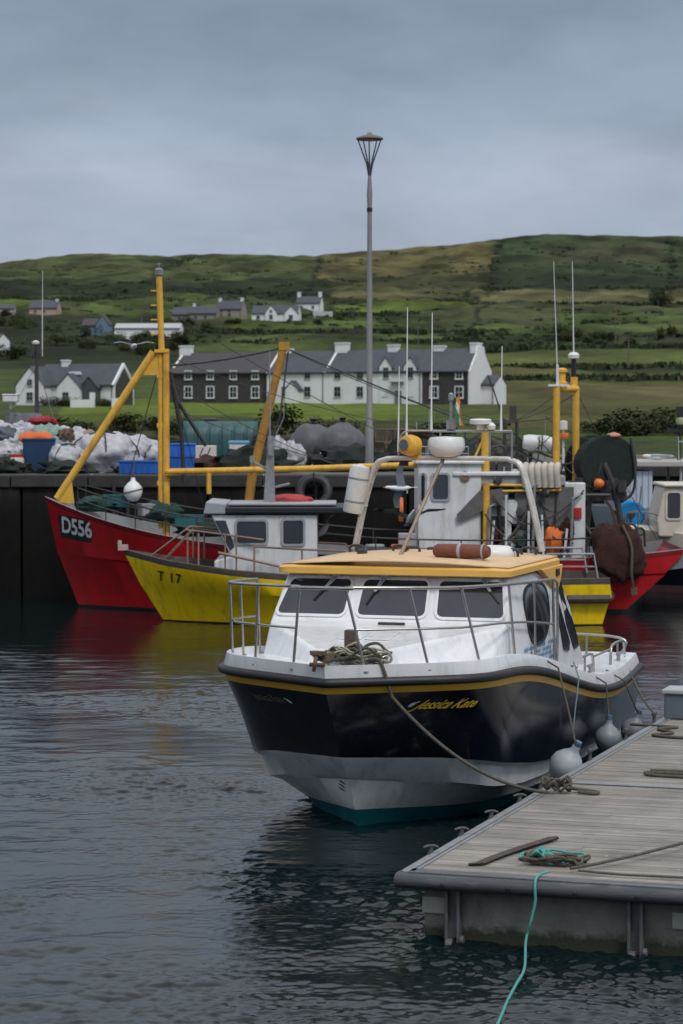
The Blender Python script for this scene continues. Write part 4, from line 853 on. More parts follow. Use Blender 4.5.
for i, (px, py, w, m_, lb) in enumerate([(116, 503, .55, bluep, 'teal fish crate on the trawler foredeck near the bow plate'), (188, 523, .7, greenp, 'green fish crate on the trawler deck aft of the mast'), (150, 512, .5, lgrey, 'grey fish crate on the trawler deck at the foot of the mast')]):
    t = thing('fish_crate', lb, 'crate', P(px, py + 4, 60.6), .2 * i, 'fish crates on the trawler deck')
    mb = MB(); mb.box((0, 0, .02), (w, .4, .03)); 
    for s_ in (1, -1): mb.box((0, s_ * .2, .15), (w, .03, .28)); mb.box((s_ * w / 2, 0, .15), (.03, .37, .28))
    mb.build('box', mat('crate_teal', (.015, .10, .11), .6) if i < 2 else m_, t, smooth=0, bevel=.008); mb = MB()
    for s_ in (1, -1): mb.box((0, s_ * .215, .28), (w + .05, .03, .04)); mb.box((s_ * (w / 2 + .01), 0, .28), (.03, .44, .04))
    mb.build('rim', MATS['crate_teal'] if i < 2 else m_, t, smooth=0)
# ================================================================== yellow boat
YX, YY = -4.92, 56.5
yb = thing('fishing_boat', 'yellow fishing boat with a small white wheelhouse lying alongside the red trawler', 'boat', (YX, YY, 0))
def yz(d): return [(a / 4, float(np.interp(a / 4, [0, 1, 2.5, 4, 7, 10.8], [1.62, 1.42, 1.24, 1.12, 1.02, 1.05])) + d) for a in range(0, 44)]
YH_ = Hull(10.8, [(0, 3.2, 2.0, 1.62, yz(0)), (.03, 3.2, 2.0, 1.62, yz(-.13)), (.36, 3.6, 2.0, 1.55, [(a, z * .45 + .15) for a, z in yz(0)]), (.39, 3.6, 2.0, 1.49, [(a, z * .45 + .10) for a, z in yz(0)]), (.88, 4.2, 1.9, 1.42, [(0, .03), (10.8, .03)]), (.92, 4.2, 1.9, 1.40, [(0, -.05), (10.8, -.05)]), (1.4, 5, 1.8, .8, [(1, -.6), (10.8, -.4)])], (7, 10.8, .12), 55, [10.85, 10.85, 10.9, 10.85, 10.7, 10.68, 10.3])
YH_.mesh([1, 0, 0, 0, 2, 2]).build('hull', [yel_h, gunw, bottomp], yb, smooth=30, weld=.004)
mb = MB(); rows = []
for k in range(56):
    a, b_, z_ = YH_.pt(0, k / 55); rows.append([(a, -b_, z_), (a, -max(b_ - .13, 0), z_ + .01), (a + .2 * (1 - k / 55), -dk_(YH_, a, z_ - .22, b_), z_ - .22), (a + .2 * (1 - k / 55), 0, z_ - .18), (a + .2 * (1 - k / 55), dk_(YH_, a, z_ - .22, b_), z_ - .22), (a, max(b_ - .13, 0), z_ + .01), (a, b_, z_)])
mb.loft(rows); mb.build('deck', gunw, yb, smooth=30)
YH_.letters('T 17', .30, .80, .96, -1, .02, 0, -.09, space=1.25).build('registration_lettering', txt_k, yb, smooth=0)
mb = MB(); mb.tube([(10.86, -1.35, .66), (10.9, 0, .66), (10.86, 1.35, .66)], .10, 8); mb.tube([(9.9, -YH_.side(9.9, .62) - .04, .60), (10.85, -YH_.side(10.8, .62) - .05, .60)], .09, 8); mb.build('stern_fender', gunw, yb)
mb = MB(); mb.box((-.02, 0, 1.66), (.22, .2, .12)); mb.lathe([(.04, 0), (.05, .05), (.04, .12)], (-.1, 0, 1.7), n=10); mb.build('bow_roller', mat('bow_roller_pale', (.42, .33, .27), .7), yb, smooth=40)
mb = MB()
railc = mat('rail_pinkish', (.30, .20, .16), .6, metal=.2, var=.2)
for sg in (1, -1):
    mb = MB()
    mb.tube([(.65, sg * .30, 1.5), (1.45, sg * .8, 2.10), (2.4, sg * 1.2, 2.0), (3.2, sg * 1.35, 1.9)], .022, 6)
    mb.tube([(.95, sg * .5, 1.42), (1.55, sg * .9, 2.07)], .02, 6)
    for a in (1.5, 1.75, 2.35, 2.6): mb.tube([(a, sg * (YH_.b(0, a) - .12), YH_.z(0, a) - .05), (a, sg * (YH_.b(0, a) - .15), 2.04)], .022, 6)
    mb.tube([(2.2, sg * (YH_.b(0, 2.2) - .05), 1.62), (3.4, sg * 1.55, 1.36), (4.6, sg * 1.6, 1.1)], .03, 6)
    rl = [(3.0, sg * 1.5, 1.76), (4.0, sg * 1.52, 1.70), (5.0, sg * 1.52, 1.66), (5.35, sg * 1.52, 1.36), (6.2, sg * 1.52, 1.33)]
    mb.tube(rl, .024, 6)
    for a, z in ((3.0, 1.76), (4.05, 1.7), (5.35, 1.38), (6.2, 1.33)): mb.tube([(a, sg * 1.52, .98), (a, sg * 1.52, z)], .024, 6)
    mb.build('bow_rail', railc, yb, smooth=60); mb = MB()
    mb.tube([(9.4, sg * 1.3, 1.0), (9.45, sg * 1.3, 1.58), (10.5, sg * 1.25, 1.58), (10.6, sg * 1.25, 1.0)], .03, 8); mb.tube([(9.4, sg * 1.3, 1.3), (10.55, sg * 1.25, 1.3)], .02, 6); mb.build('stern_rail', galv, yb, smooth=60)
# wheelhouse of the yellow boat
mb = MB(); x0, x1 = 2.05, 4.38; W_ = 1.15
prof = [(x0 + .30, .95), (x1, .95), (x1, 2.42), (x0 - .05, 2.42), (x0 + .22, 1.65), (x0 + .02, 1.6), (x0 + .02, .95)]
prof = [(x0 + .05, .95), (x1, .95), (x1, 2.44), (x0 - .02, 2.44), (x0 + .42, 1.52), (x0 + .05, 1.42)]
mb.prism([(x, -W_, z) for x, z in prof], (0, 2 * W_, 0)); ywh = mb.build('wheelhouse', bwhite, yb, smooth=0, bevel=.03)
winy(x0 + .55, x0 + 1.20, 1.82, 2.30, -W_, yb, lgrey, r=.07); winy(x0 + 1.58, x0 + 2.02, 1.80, 2.32, -W_, yb, lgrey, r=.05)
fw = [(x0 + .08, 2.30), (x0 + .38, 2.30), (x0 + .50, 1.72), (x0 + .38, 1.62)]
f = MB(); f.prism([(x0 + .06 + .0, -W_ - .004, 2.32), (x0 + .30, -W_ - .004, 2.32), (x0 + .50, -W_ - .004, 1.74), (x0 + .40, -W_ - .004, 1.66)], (0, -.012, 0)); w = f.build('quarter_window', glass, yb, smooth=0)
for y in (-.55, .55):
    mb = MB(); d = Vector((x0 + .42 - (x0 - .02), 0, 1.52 - 2.44)).normalized(); nn = Vector((d.z, 0, -d.x)); nn = nn if nn.x < 0 else -nn; b0 = Vector((x0 - .02, y, 2.44))
    mb.prism([b0 + d * t + Vector((0, u, 0)) + nn * .004 for u, t in rrect(-.42, .12, .42, .8, .07)], nn * .012); mb.build('front_window', glass, yb, smooth=0)
mb = MB(); mb.box((3.85, 0, 2.55), (3.0, 2.5, .15)); yr = mb.build('roof', dnavy, yb, smooth=0, bevel=.03)
mb = MB(); mb.prism([(1.86, -1.22, 2.46), (2.36, -1.22, 2.46), (2.38, -1.22, 2.70), (1.92, -1.22, 2.74)], (0, 2.44, 0)); mb.build('roof_brow', lgrey, yr, smooth=0, bevel=.03)
mb = MB(); mb.box((3.6, 0, 2.675), (2.4, 2.3, .03)); mb.build('roof_top', lgrey, yr, smooth=0)
mb = MB(); mb.prism([(3.16, -.10, 2.66), (3.42, -.10, 2.66), (3.38, -.10, 4.18), (3.26, -.10, 4.18)], (0, .2, 0)); mb.tube([(3.30, 0, 4.1), (3.30, 0, 6.1)], [.03, .012], 6); mb.tube([(3.30, 0, 3.4), (2.9, 0, 3.6)], .03, 6); mb.tube([(3.30, 0, 3.0), (3.75, 0, 3.1)], .03, 6); mb.box((2.9, 0, 3.66), (.10, .1, .14)); mb.box((3.32, -.14, 3.85), (.1, .06, .22)); mb.tube([(3.3, 0, 3.9), (3.62, 0, 4.6), (3.62, 0, 4.9)], .012, 6)
mb.build('roof_mast', galv, yb, smooth=30)
ob = MB().blob((0, 0, 0), (.55, .35, .13), 41, .2, 2).build('liferaft_cover', mat('cover_red', (.36, .03, .03), .6, var=.2), None, smooth=60, loc=P(290, 500, 57.0)); tag(ob, 'red and low liferaft cover lying on the yellow boat roof beside the grey mast', 'raft')
mb = MB(); mb.box((7.0, .3, 1.25), (1.6, 1.4, .7)); mb.box((8.3, -.2, 1.15), (.7, 1.0, .5)); mb.build('deck_box', dsteel, yb, smooth=0, bevel=.03)
# ================================================================== boats at the right
nb_ = thing('motor_boat', 'dark blue and cream motor boat with a white pilothouse, partly behind the red stern', 'boat', (7.2, 65.6, 0))
def nz(d): return [(0, 1.72 + d), (2, 1.55 + d), (5, 1.42 + d), (9, 1.40 + d)]
NH = Hull(9, [(0, 3, 2, 1.5, nz(0)), (.2, 3, 2, 1.5, nz(-.62)), (.22, 3.2, 2, 1.46, nz(-.66)), (.7, 3.6, 2, 1.3, [(0, .20), (9, .2)]), (.75, 3.6, 2, 1.28, [(0, .05), (9, .05)]), (1.2, 4.4, 2, .7, [(0, -.5), (9, -.5)])], (7, 9, .08), 40)
NH.mesh([1, 0, 0, 2, 2]).build('hull', [navy2, cream, mat('boot_pink', (.25, .13, .13), .6)], nb_, smooth=30, weld=.004)
mb = MB(); rows = []
for k in range(41):
    a, b_, z_ = NH.pt(0, k / 40); rows.append([(a, -b_, z_), (a, -max(b_ - .2, 0), z_ + .02), (a, 0, z_ + .1), (a, max(b_ - .2, 0), z_ + .02), (a, b_, z_)])
mb.loft(rows); mb.build('deck', cream, nb_, smooth=40)
mb = MB(); prof = [(1.0, 1.5), (5.6, 1.4), (5.6, 2.78), (1.15, 2.78), (.95, 1.9)]; mb.prism([(x, -1.05, z) for x, z in prof], (0, 2.1, 0)); mb.box((3.4, 0, 2.83), (4.6, 2.3, .09)); mb.build('pilothouse', cream, nb_, smooth=0, bevel=.05)
for x0, x1 in ((1.22, 1.55), (1.9, 2.95), (3.2, 4.2)): winy(x0, x1, 2.08 if x0 > 1.5 else 1.98, 2.64, -1.05, nb_, cream)
mb = MB()
mb.tube(bez([(.2, -.3, 1.72), (.3, -.4, 2.1), (1.0, -.9, 2.05), (1.1, -1, 1.6)], 5), .022, 6); mb.tube([(.5, -.6, 1.6), (.6, -.6, 2.8)], .02, 6); mb.build('bow_rail', steel, nb_, smooth=60)
MB().box((3.0, -.2, 2.95), (1.0, .8, .14)).build('roof_hatch', mat('hatch_red', (.45, .10, .07), .6), nb_, smooth=0, bevel=.03)
wb = thing('workboat', 'pale blue white workboat with a long flat canopy behind the motor boat and red stern', 'boat', (7.0, 70.2, 0))
WH = Hull(12, [(0, 2.5, 2, 1.9, [(0, 2.1), (12, 2.0)]), (.2, 2.6, 2, 1.85, [(0, 1.2), (12, 1.2)]), (.5, 3, 2, 1.7, [(0, .1), (12, .1)]), (.9, 3.6, 2, 1., [(0, -.5), (12, -.5)])], (9, 12, .08), 30, [12, 12, 11.9, 11.5])
pblue = mat('boat_pale_blue', (.46, .54, .64), .5, var=.06, dirt=((.25, .22, .2), .5, 1.5, (1, 1, .3)))
WH.mesh([0, 0, 1]).build('hull', [pblue, bottomp], wb, smooth=30, weld=.004)
mb = MB(); rows = []
for k in range(31):
    a, b_, z_ = WH.pt(0, k / 30); rows.append([(a, -b_, z_), (a, 0, z_ + .05), (a, b_, z_)])
mb.loft(rows); mb.build('deck', deckp, wb, smooth=40)
mb = MB(); mb.box((1.05, 0, 2.55), (1.05, 2.6, 1.1)); dk = mb.build('deckhouse', pblue, wb, smooth=0, bevel=.02)
mb = MB()
for k in range(6): mb.box((0.62 + .17 * k, -1.31, 2.55), (.02, .02, 1.05))
mb.build('panel_seams', lgrey, dk, smooth=0)
mb = MB(); mb.box((5.8, 0, 3.30), (11.0, 3.0, .16)); mb.build('canopy', mat('canopy_grey', (.40, .38, .36), .7, var=.15, dirt=((.18, .15, .12), .5, 3, (1, 1, 1))), wb, smooth=0, bevel=.03)
mb = MB()
for x in (2.35, 4.6, 7.5, 10.8):
    for y in (-1.35, 1.35): MB().tube([(x, y, 1.9), (x, y, 3.25)], .04, 8).build('canopy_post', lgrey, wb)

mb = MB(); mb.box((3.2, .6, 2.35), (1.4, 1.2, .7)); mb.box((5.4, .5, 2.3), (1.2, 1.4, .6)); mb.tube(bez([(2.8, -1, 2.3), (3.3, -1, 3.0), (4.4, -1, 3.05), (5.2, -1, 2.5)], 6), .05, 8); mb.tube(bez([(2.6, -.6, 2.2), (3.5, -.6, 2.8), (5, -.6, 2.8), (6, -.6, 2.2)], 6), .05, 8); mb.tube([(2.4, -1.2, 2.62), (7.5, -1.2, 2.66)], .04, 8); mb.box((2.2, -.9, 2.3), (.4, .6, .7)); mb.build('deck_gear', dsteel, wb, smooth=40)
MB().box((4.35, -.6, 2.25), (1.0, .5, .3)).build('blue_tarp', mat('tarp_blue', (.015, .04, .22), .7, var=.3), wb, smooth=0, bevel=.06)
mb = MB(); mb.tube([(2.70, -.4, 3.35), (2.70, -.4, 4.4)], .035, 8); mb.tube([(2.4, -.4, 3.9), (2.70, -.4, 3.9)], .02, 6)
mb.tube([(2.62 - 1.1 + .9, -.4, 3.3), (2.40, -.4, 4.05)], .02, 6)
mb.build('vent_pole', lgrey, wb)
mb = MB(); mb.tube([(2.62 + .02, .2, 3.3), (2.64, .2, 3.3)], .03, 6)
mm = MB(); mm.tube([(2.66 + .0, 0, 3.3), (2.66, 0, 3.32)], .01, 6)
px_mast = (679 - 341.5) / F * 70.2 - 7.0
mb = MB(); mb.tube([(px_mast, 0, 3.35), (px_mast, 0, 4.75)], .05, 8); mb.box((px_mast + .08, -.1, 4.73), (.34, .22, .30)); mb.box((px_mast - .1, -.1, 4.2), (.5, .2, .10)); mt = mb.build('lamp_mast', black, wb, smooth=0)
MB().lathe([(.02, 0), (.12, .03), (.15, .12), (.12, .2), (.02, .22)], (px_mast + .02, -.2, 4.36), n=14).build('mast_lamp', mat('lamp_olive', (.35, .36, .20), .5), mt, smooth=50)
rl = thing('rope_reel', 'bright blue round reel standing against the pale workboat hull behind the brown net', 'reel', P(631, 514, 66.4))
mb = MB(); mb.lathe([(.10, -.14), (.36, -.14), (.37, -.12), (.36, -.10), (.24, -.08), (.24, .08), (.36, .10), (.37, .12), (.36, .14), (.10, .14)], (0, 0, 0), (0, 1, 0), 28); mb.lathe([(.24, -.145), (.30, -.16), (.345, -.155), (.36, -.14)], (0, 0, 0), (0, 1, 0), 28)
mb.build('drum', cyan, rl, smooth=40)
mb = MB(); mb.lathe([(.02, -.18), (.10, -.17), (.11, -.14)], (0, 0, 0), (0, 1, 0), 16); mb.tube([(0, -.17, 0), (-.06, -.17, -.42)], .035, 6); mb.build('hub', dsteel, rl)
# ================================================================== quay
QZ = 3.12; QY = 63.8; QX = 5.6
def quay_mat():
    m = bpy.data.materials.new('quay_concrete'); m.use_nodes = True; nt = m.node_tree; L = nt.links.new; b = nt.nodes['Principled BSDF']
    g = nd(nt, 'ShaderNodeNewGeometry'); sp = nd(nt, 'ShaderNodeSeparateXYZ'); L(g.outputs['Position'], sp.inputs[0])
    n = nd(nt, 'ShaderNodeTexNoise', i_Scale=.8, i_Detail=8., i_Roughness=.7); L(g.outputs['Position'], n.inputs['Vector'])
    mp = nd(nt, 'ShaderNodeMapping'); mp.inputs['Scale'].default_value = (2.2, 2.2, .35); L(g.outputs['Position'], mp.inputs[0])
    n2 = nd(nt, 'ShaderNodeTexNoise', i_Scale=1.2, i_Detail=7., i_Roughness=.7); L(mp.outputs[0], n2.inputs['Vector'])
    ad = nd(nt, 'ShaderNodeMath', operation='MULTIPLY_ADD'); L(n2.outputs[0], ad.inputs[0]); ad.inputs[1].default_value = 1.6; L(sp.outputs[2], ad.inputs[2])
    cr = nd(nt, 'ShaderNodeValToRGB'); e = cr.color_ramp.elements
    e[0].position = .0; e[0].color = (.006, .006, .006, 1); e[1].position = 1.; e[1].color = (.050, .046, .043, 1)
    for p, c in ((.42, (.007, .0075, .006, 1)), (.64, (.010, .010, .009, 1)), (.82, (.017, .016, .0155, 1))): k = e.new(p); k.color = c
    mr = nd(nt, 'ShaderNodeMapRange'); mr.inputs[1].default_value = 0.; mr.inputs[2].default_value = 4.2; L(ad.outputs[0], mr.inputs[0]); L(mr.outputs[0], cr.inputs[0])
    br = nd(nt, 'ShaderNodeMapRange'); br.inputs[1].default_value = .3; br.inputs[2].default_value = .7; br.inputs[3].default_value = .6; br.inputs[4].default_value = 1.4; L(n.outputs[0], br.inputs[0])
    sc = nd(nt, 'ShaderNodeVectorMath', operation='SCALE'); L(cr.outputs[0], sc.inputs[0]); L(br.outputs[0], sc.inputs['Scale']); L(sc.outputs[0], b.inputs['Base Color'])
    b.inputs['Roughness'].default_value = .85; b.inputs['Specular IOR Level'].default_value = .12
    bp = nd(nt, 'ShaderNodeBump', i_Strength=.9, i_Distance=.06); L(n2.outputs[0], bp.inputs['Height']); L(bp.outputs[0], b.inputs['Normal'])
    return m
QM = quay_mat()
qw = thing('quay_wall', 'dark weed stained concrete quay wall behind the red and yellow fishing boats', 'wall', (0, QY, 0))
mb = MB(); rg = random.Random(2); x = -40.
while x < QX - .1:                      # cast bays with open joints between them
    w = min(rg.uniform(3.6, 5.2), QX - x); o_ = rg.uniform(-.02, .03); mb.box((x + w / 2, .6 + o_, .4), (w - .05, 1.2, 4.8)); x += w
mb.box((-17.2, 1.3, .3), (45, .6, 4.6))
for k in range(3): mb.box((QX - .6, 2.9 + 3.4 * k, .4), (1.2, 3.36, 4.8))
for k in range(9): mb.box((QX + 2.5 + 5 * k, 11.4, .4), (4.96, 1.2, 4.8))
mb.build('wall', QM, qw, smooth=0, bevel=.04)
mb = MB(); x = -40.
while x < QX - .1:
    w = min(rg.uniform(1.8, 2.6), QX - x); mb.box((x + w / 2, .42 + rg.uniform(-.02, .02), 2.96 + rg.uniform(-.012, .012)), (w - .03, 1.0, .32)); x += w
for k in range(5): mb.box((QX - .42, 2.1 + 2.0 * k, 2.96), (1.0, 1.97, .32))
for k in range(18): mb.box((QX + 1.3 + 2.4 * k, 11.2, 2.96), (2.37, 1.0, .32))
mb.build('coping', mat('coping_stone', (.040, .037, .036), .85, var=.35, scale=2, bump=.6, bscale=14, dirt=((.03, .03, .028), .6, 3, (1, 1, 1))), qw, smooth=0, bevel=.03)
mb = MB()
for x in (-10.2, -5.8, -1.0, 3.2): mb.tube([(x, -.08, -.2), (x, -.08, 2.9)], .05, 6); mb.tube([(x + .35, -.08, -.2), (x + .35, -.08, 2.9)], .05, 6); [mb.tube([(x, -.08, z), (x + .35, -.08, z)], .02, 5) for z in np.arange(.2, 2.9, .3)]
mb.build('ladder', dsteel, qw)
qs = MB(); qs.add([(-45, QY + .9, QZ - .01), (QX - .9, QY + .9, QZ - .01), (QX - .9, QY + 11.6, QZ - .01), (50, QY + 11.6, QZ - .01), (50, 97, QZ - .01), (-45, 97, QZ - .01)], [(0, 1, 2, 3, 4, 5)])
tag(qs.build('quay_surface', mat('quay_ground', (.10, .095, .085), .9, var=.3, scale=.6, bump=.4, bscale=6, dirt=((.05, .048, .045), .7, .5, (1, 1, 1))), None, smooth=0), kind='structure')
# low stone wall at the back of the quay
def stone_mat():
    m = bpy.data.materials.new('dry_stone'); m.use_nodes = True; nt = m.node_tree; L = nt.links.new; b = nt.nodes['Principled BSDF']
    tc = nd(nt, 'ShaderNodeTexCoord'); v = nd(nt, 'ShaderNodeTexVoronoi', i_Scale=2.6); mp = nd(nt, 'ShaderNodeMapping'); mp.inputs['Scale'].default_value = (1, 1, 1.7); L(tc.outputs['Object'], mp.inputs[0]); L(mp.outputs[0], v.inputs['Vector'])
    cr = nd(nt, 'ShaderNodeValToRGB'); cr.color_ramp.elements[0].color = (.10, .088, .075, 1); cr.color_ramp.elements[1].color = (.022, .02, .018, 1); cr.color_ramp.elements[0].position = .25; cr.color_ramp.elements[1].position = .6
    L(v.outputs['Distance'], cr.inputs[0]); L(cr.outputs[0], b.inputs['Base Color']); b.inputs['Roughness'].default_value = .95
    bp = nd(nt, 'ShaderNodeBump', i_Strength=.9, i_Distance=.08, invert=True); L(v.outputs['Distance'], bp.inputs['Height']); L(bp.outputs[0], b.inputs['Normal']); return m
STONE = stone_mat()
mb = MB(); rg = random.Random(4); rows = []
for k in range(70):
    x = -26 + 32 * k / 69; t = .86 + rg.uniform(-.10, .12); j = rg.uniform(-.06, .06)
    rows.append([(x, -.35 + j, 0), (x, -.30 + j, t * .5), (x, -.24 + j, t), (x, .24 + j, t + rg.uniform(-.05, .05)), (x, .35, 0)])
mb.loft(rows)
tag(mb.build('stone_wall', STONE, None, smooth=0, loc=(0, 81, QZ - .05)), 'low rough dark stone wall at the back of the quay behind the white sacks', 'wall')

# ================================================================== street lamp
lp = thing('street_lamp', 'tall grey street lamp with a flat round hood on splayed arms above the quay', 'street lamp', P(369.5, 413 + 1.58 * 2500 / 66, 66))
ht = 4.7 + (413 - 134) / F * 66 - QZ
mb = MB(); mb.lathe([(.16, 0), (.16, .05), (.115, .08), (.105, 1.2), (.085, 1.25), (.06, ht - 2.0), (.075, ht - 1.62), (.05, ht - 1.25), (.03, ht - .95)], n=16)
lpp = mb.build('pole', mat('lamp_pole_grey', (.24, .24, .235), .5, metal=.35, var=.12, scale=2, dirt=((.14, .13, .12), .5, 2, (1, 1, .2))), lp, smooth=40)
MB().lathe([(.066, 0), (.075, .01), (.075, .10), (.066, .11)], (0, 0, ht - 2.08), n=14).build('collar', black, lpp)
for k in range(5):
    t = 2 * math.pi * k / 5 + .35
    MB().tube([(.02 * math.cos(t), .02 * math.sin(t), ht - 1.15), (.08 * math.cos(t), .08 * math.sin(t), ht - .82), (.31 * math.cos(t), .31 * math.sin(t), ht - .21)], [.026, .024, .018], 6).build('arm', mat('lamp_dark', (.06, .07, .085), .5, metal=.2), lp)
MB().lathe([(.02, -.02), (.20, -.015), (.34, -.03), (.365, .0), (.34, .035), (.16, .09), (.07, .12), (.05, .16), (.01, .17)], (0, 0, ht - .17), n=28).build('hood', mat('lamp_hood', (.14, .115, .10), .5, metal=.2), lp, smooth=50)
MB().lathe([(.02, .0), (.10, .0), (.09, -.04), (.02, -.05)], (0, 0, ht - .195), n=16).build('lens', mat('lamp_opal', (.5, .5, .48), .4), lp)

# ================================================================== things on the quay
def onq(px, D, lift=0): return Vector(((px - 341.5) / F * D, D, QZ + lift))
rg = random.Random(17)
def sack(px, D, r, h, m, label, cat='sack', group=None, lift=0, amp=.28, sy=.9, name='sack', tie=True):
    s_ = thing(name, label, cat, onq(px, D, lift), rg.uniform(0, 3), group)
    MB().blob((0, 0, h * .42), (r, r * sy, h * .6), rg.randint(0, 999), amp, 2.0, 40, 26, flat=h * .42, crease=.09).build('bag', m, s_, smooth=65)
    if tie:
        x, y = rg.uniform(-.3, .3) * r, rg.uniform(-.3, .3) * r
        MB().blob((x, y, h * .98), (r * .22, r * .18, h * .16), rg.randint(0, 99), .4, 3, 12, 8).build('tied_neck', m, s_, smooth=65)
    return s_
LB = 'white sack in the loose heap along the quay edge'
for px, D, r, h, lift in [(5, 67.5, .42, .55, .25), (23, 67.2, .36, .5, .2), (14, 68.2, .48, .6, .5), (34, 68.6, .40, .6, .6), (26, 69, .42, .55, .75), (2, 69, .5, .6, .7), (60, 68.8, .4, .5, .7), (72, 67.8, .42, .6, .3), (82, 68.2, .42, .6, .35), (76, 68.8, .4, .5, .65), (90, 67.2, .36, .5, .1)]:
    sack(px, D, r, h, sackw, LB, 'sack', 'white sacks heaped on the quay', lift)
bb = [(104, 66.6, .95, 1.05, 'big white bulk bag with dark lifting straps at the end of the sack heap'), (122, 67.4, .95, 1.0, 'slumped white bulk bag next to the blue crates on the quay'), (68, 66.2, .55, .75, 'white sack with dark straps hanging over the quay edge beside the yellow strut'), (140, 68, .8, .85, 'low flattened white bag just left of the yellow mast')]
bb[3] = (140, 68, .8, .85, 'low flattened white bag close beside the yellow mast')
for px, D, r, h, lb in bb:
    s_ = sack(px, D, r, h, sackw, lb, 'sack', None, 0, .22, tie=False)
    mb = MB()
    for a in (.4, 1.7, 2.9): mb.tube([(r * 1.03 * math.cos(t) * math.cos(a), r * .95 * math.cos(t) * math.sin(a), h * .42 + h * .60 * math.sin(t)) for t in np.linspace(-.1, 3.2, 14)], .022, 5, flat=.6)
    mb.build('strap', rubber, s_)
sack(49, 67.6, .60, 1.0, sackg, 'pale green mesh sack standing tall among the white sacks', 'sack', None, .2, .3, tie=False)
sack(61, 66.8, .55, .85, mat('sack_bluegrey', (.24, .29, .33), .8, var=.2, bump=.4), 'blue grey sack leaning between the green sack and the white sacks', 'sack', None, 0, .3)
def cloth(px, D, z, w, h, m, label, seed):
    rows = []; r2 = random.Random(seed); ph = [r2.uniform(0, 6) for _ in range(8)]
    for j in range(9):
        v = j / 8; rows.append([Vector(((u / 14 - .5) * w * (1 + .10 * v), -.34 * min(v * 1.5, 1) + .03 * math.sin(u * 1.1 + ph[0]) * v, -h * max(0, v - .4) / .6 * (1 + .35 * math.sin(u * .62 + ph[1])) + .035 * math.sin(u * .9 + ph[2]) * (1 - v) + .05 * math.exp(-((u - 7) / 4) ** 2))) for u in range(15)])
    ob = MB().loft(rows).build('cloth', m, None, smooth=70, loc=onq(px, D, z)); md = ob.modifiers.new('thickness', 'SOLIDIFY'); md.thickness = .02
    return tag(ob, label, 'cloth')
cloth(37, 66.5, 1.02, .82, .25, mat('cloth_orange', (.62, .13, .035), .8, var=.15, scale=6), 'orange cloth draped over the blue bin on the quay', 1)
ob = MB().blob((0, 0, 0), (.36, .26, .13), 64, .45, 3, 24, 14).build('cloth', mat('cloth_red', (.30, .02, .025), .8, var=.2, scale=6), None, smooth=60, loc=onq(43, 68.0, 1.36)); tag(ob, 'dark red crumpled cloth on top of the green mesh sack', 'cloth')
bn = thing('storage_bin', 'deep blue bin under the orange cloth at the quay edge', 'bin', onq(39, 66.4), .1)
MB().box((0, 0, .45), (.80, .6, .9), taper=1.06).build('body', mat('bin_blue', (.008, .035, .10), .55, var=.25), bn, smooth=0, bevel=.04)
mb = MB()
for s_ in (1, -1): mb.box((0, s_ * .31, .88), (.88, .05, .07)); mb.box((s_ * .42, 0, .88), (.05, .62, .07))
mb.build('rim', MATS['bin_blue'], bn, smooth=0, bevel=.01)
tb = thing('plastic_drum', 'small white plastic drum with a red lid at the quay edge', 'drum', onq(16, 66.0), .2)
MB().lathe([(.19, 0), (.22, .03), (.22, .36), (.19, .42)], n=18).build('body', mat('drum_offwhite', (.55, .52, .47), .5, var=.1), tb, smooth=40)
MB().lathe([(.2, .42), (.2, .49), (.05, .5)], n=18).build('lid', redp, tb, smooth=40)
def fcrate(px, D, z, w, h, m, label, rz=0, group=None, d=.5, lift=0):
    t = thing('fish_box', label, 'crate', onq(px, D, z), rz, group)
    mb = MB(); mb.box((0, 0, .02), (w, d, .04))
    for s_ in (1, -1): mb.box((0, s_ * d / 2, h / 2), (w + .04, .04, h)); mb.box((s_ * w / 2, 0, h / 2), (.04, d - .04, h))
    for k in range(int(w / .16)): mb.box((-w / 2 + .1 + .16 * k, -d / 2 - .028, h * .45), (.03, .03, h * .7))
    mb.build('box', m, t, smooth=0, bevel=.006); mb = MB()
    for s_ in (1, -1): mb.box((0, s_ * (d / 2 + .01), h), (w + .1, .07, .05)); mb.box((s_ * (w / 2 + .01), 0, h), (.07, d + .06, .05))
    mb.build('rim', m, t, smooth=0, bevel=.006)
    return t
fcrate(139, 65.2, .0, .95, .32, bluep, 'long blue fish box in front of the white bags beside the yellow mast')
fcrate(181, 66, 0, .65, .44, bluep, 'blue fish box with a pale band next to the yellow mast, lower of the two')
fcrate(182, 66, .46, .65, .30, mat('plastic_blue_bright', (.02, .14, .55), .45, var=.15), 'bright blue fish box stacked on top of the other blue box')
fcrate(170, 66.8, .0, .5, .55, MATS['plastic_blue_bright'], 'blue fish box standing half behind the yellow mast')
cl = thing('cool_box', 'white cool box with a blue lid in front of the green tank', 'box', onq(239, 70, .32), 0)
MB().box((0, 0, .20), (.54, .4, .40)).build('body', mat('cool_white', (.6, .6, .6), .5), cl, smooth=0, bevel=.03); MB().box((0, 0, .44), (.58, .44, .09)).build('lid', mat('cool_lid', (.16, .34, .5), .5), cl, smooth=0, bevel=.025)
bx_ = thing('cargo_box', 'white box marked with dark strokes on a red pallet before the green tank', 'box', onq(206, 70, .25), 0)
MB().box((0, 0, .24), (.58, .45, .36)).build('body', mat('carton_white', (.58, .55, .52), .7, var=.1), bx_, smooth=0, bevel=.02)
pl_m = MB()
for y in (-.3, 0, .3): pl_m.box((0, y, .06), (1.0, .09, .12))
for k in range(6): pl_m.box((-.42 + .168 * k, 0, .14), (.13, .72, .025))
tag(pl_m.build('pallet', redp, None, smooth=0, loc=onq(208, 70, .13)), 'red pallet under the white box in front of the green tank', 'pallet')
mb = MB(); rg2 = random.Random(6)
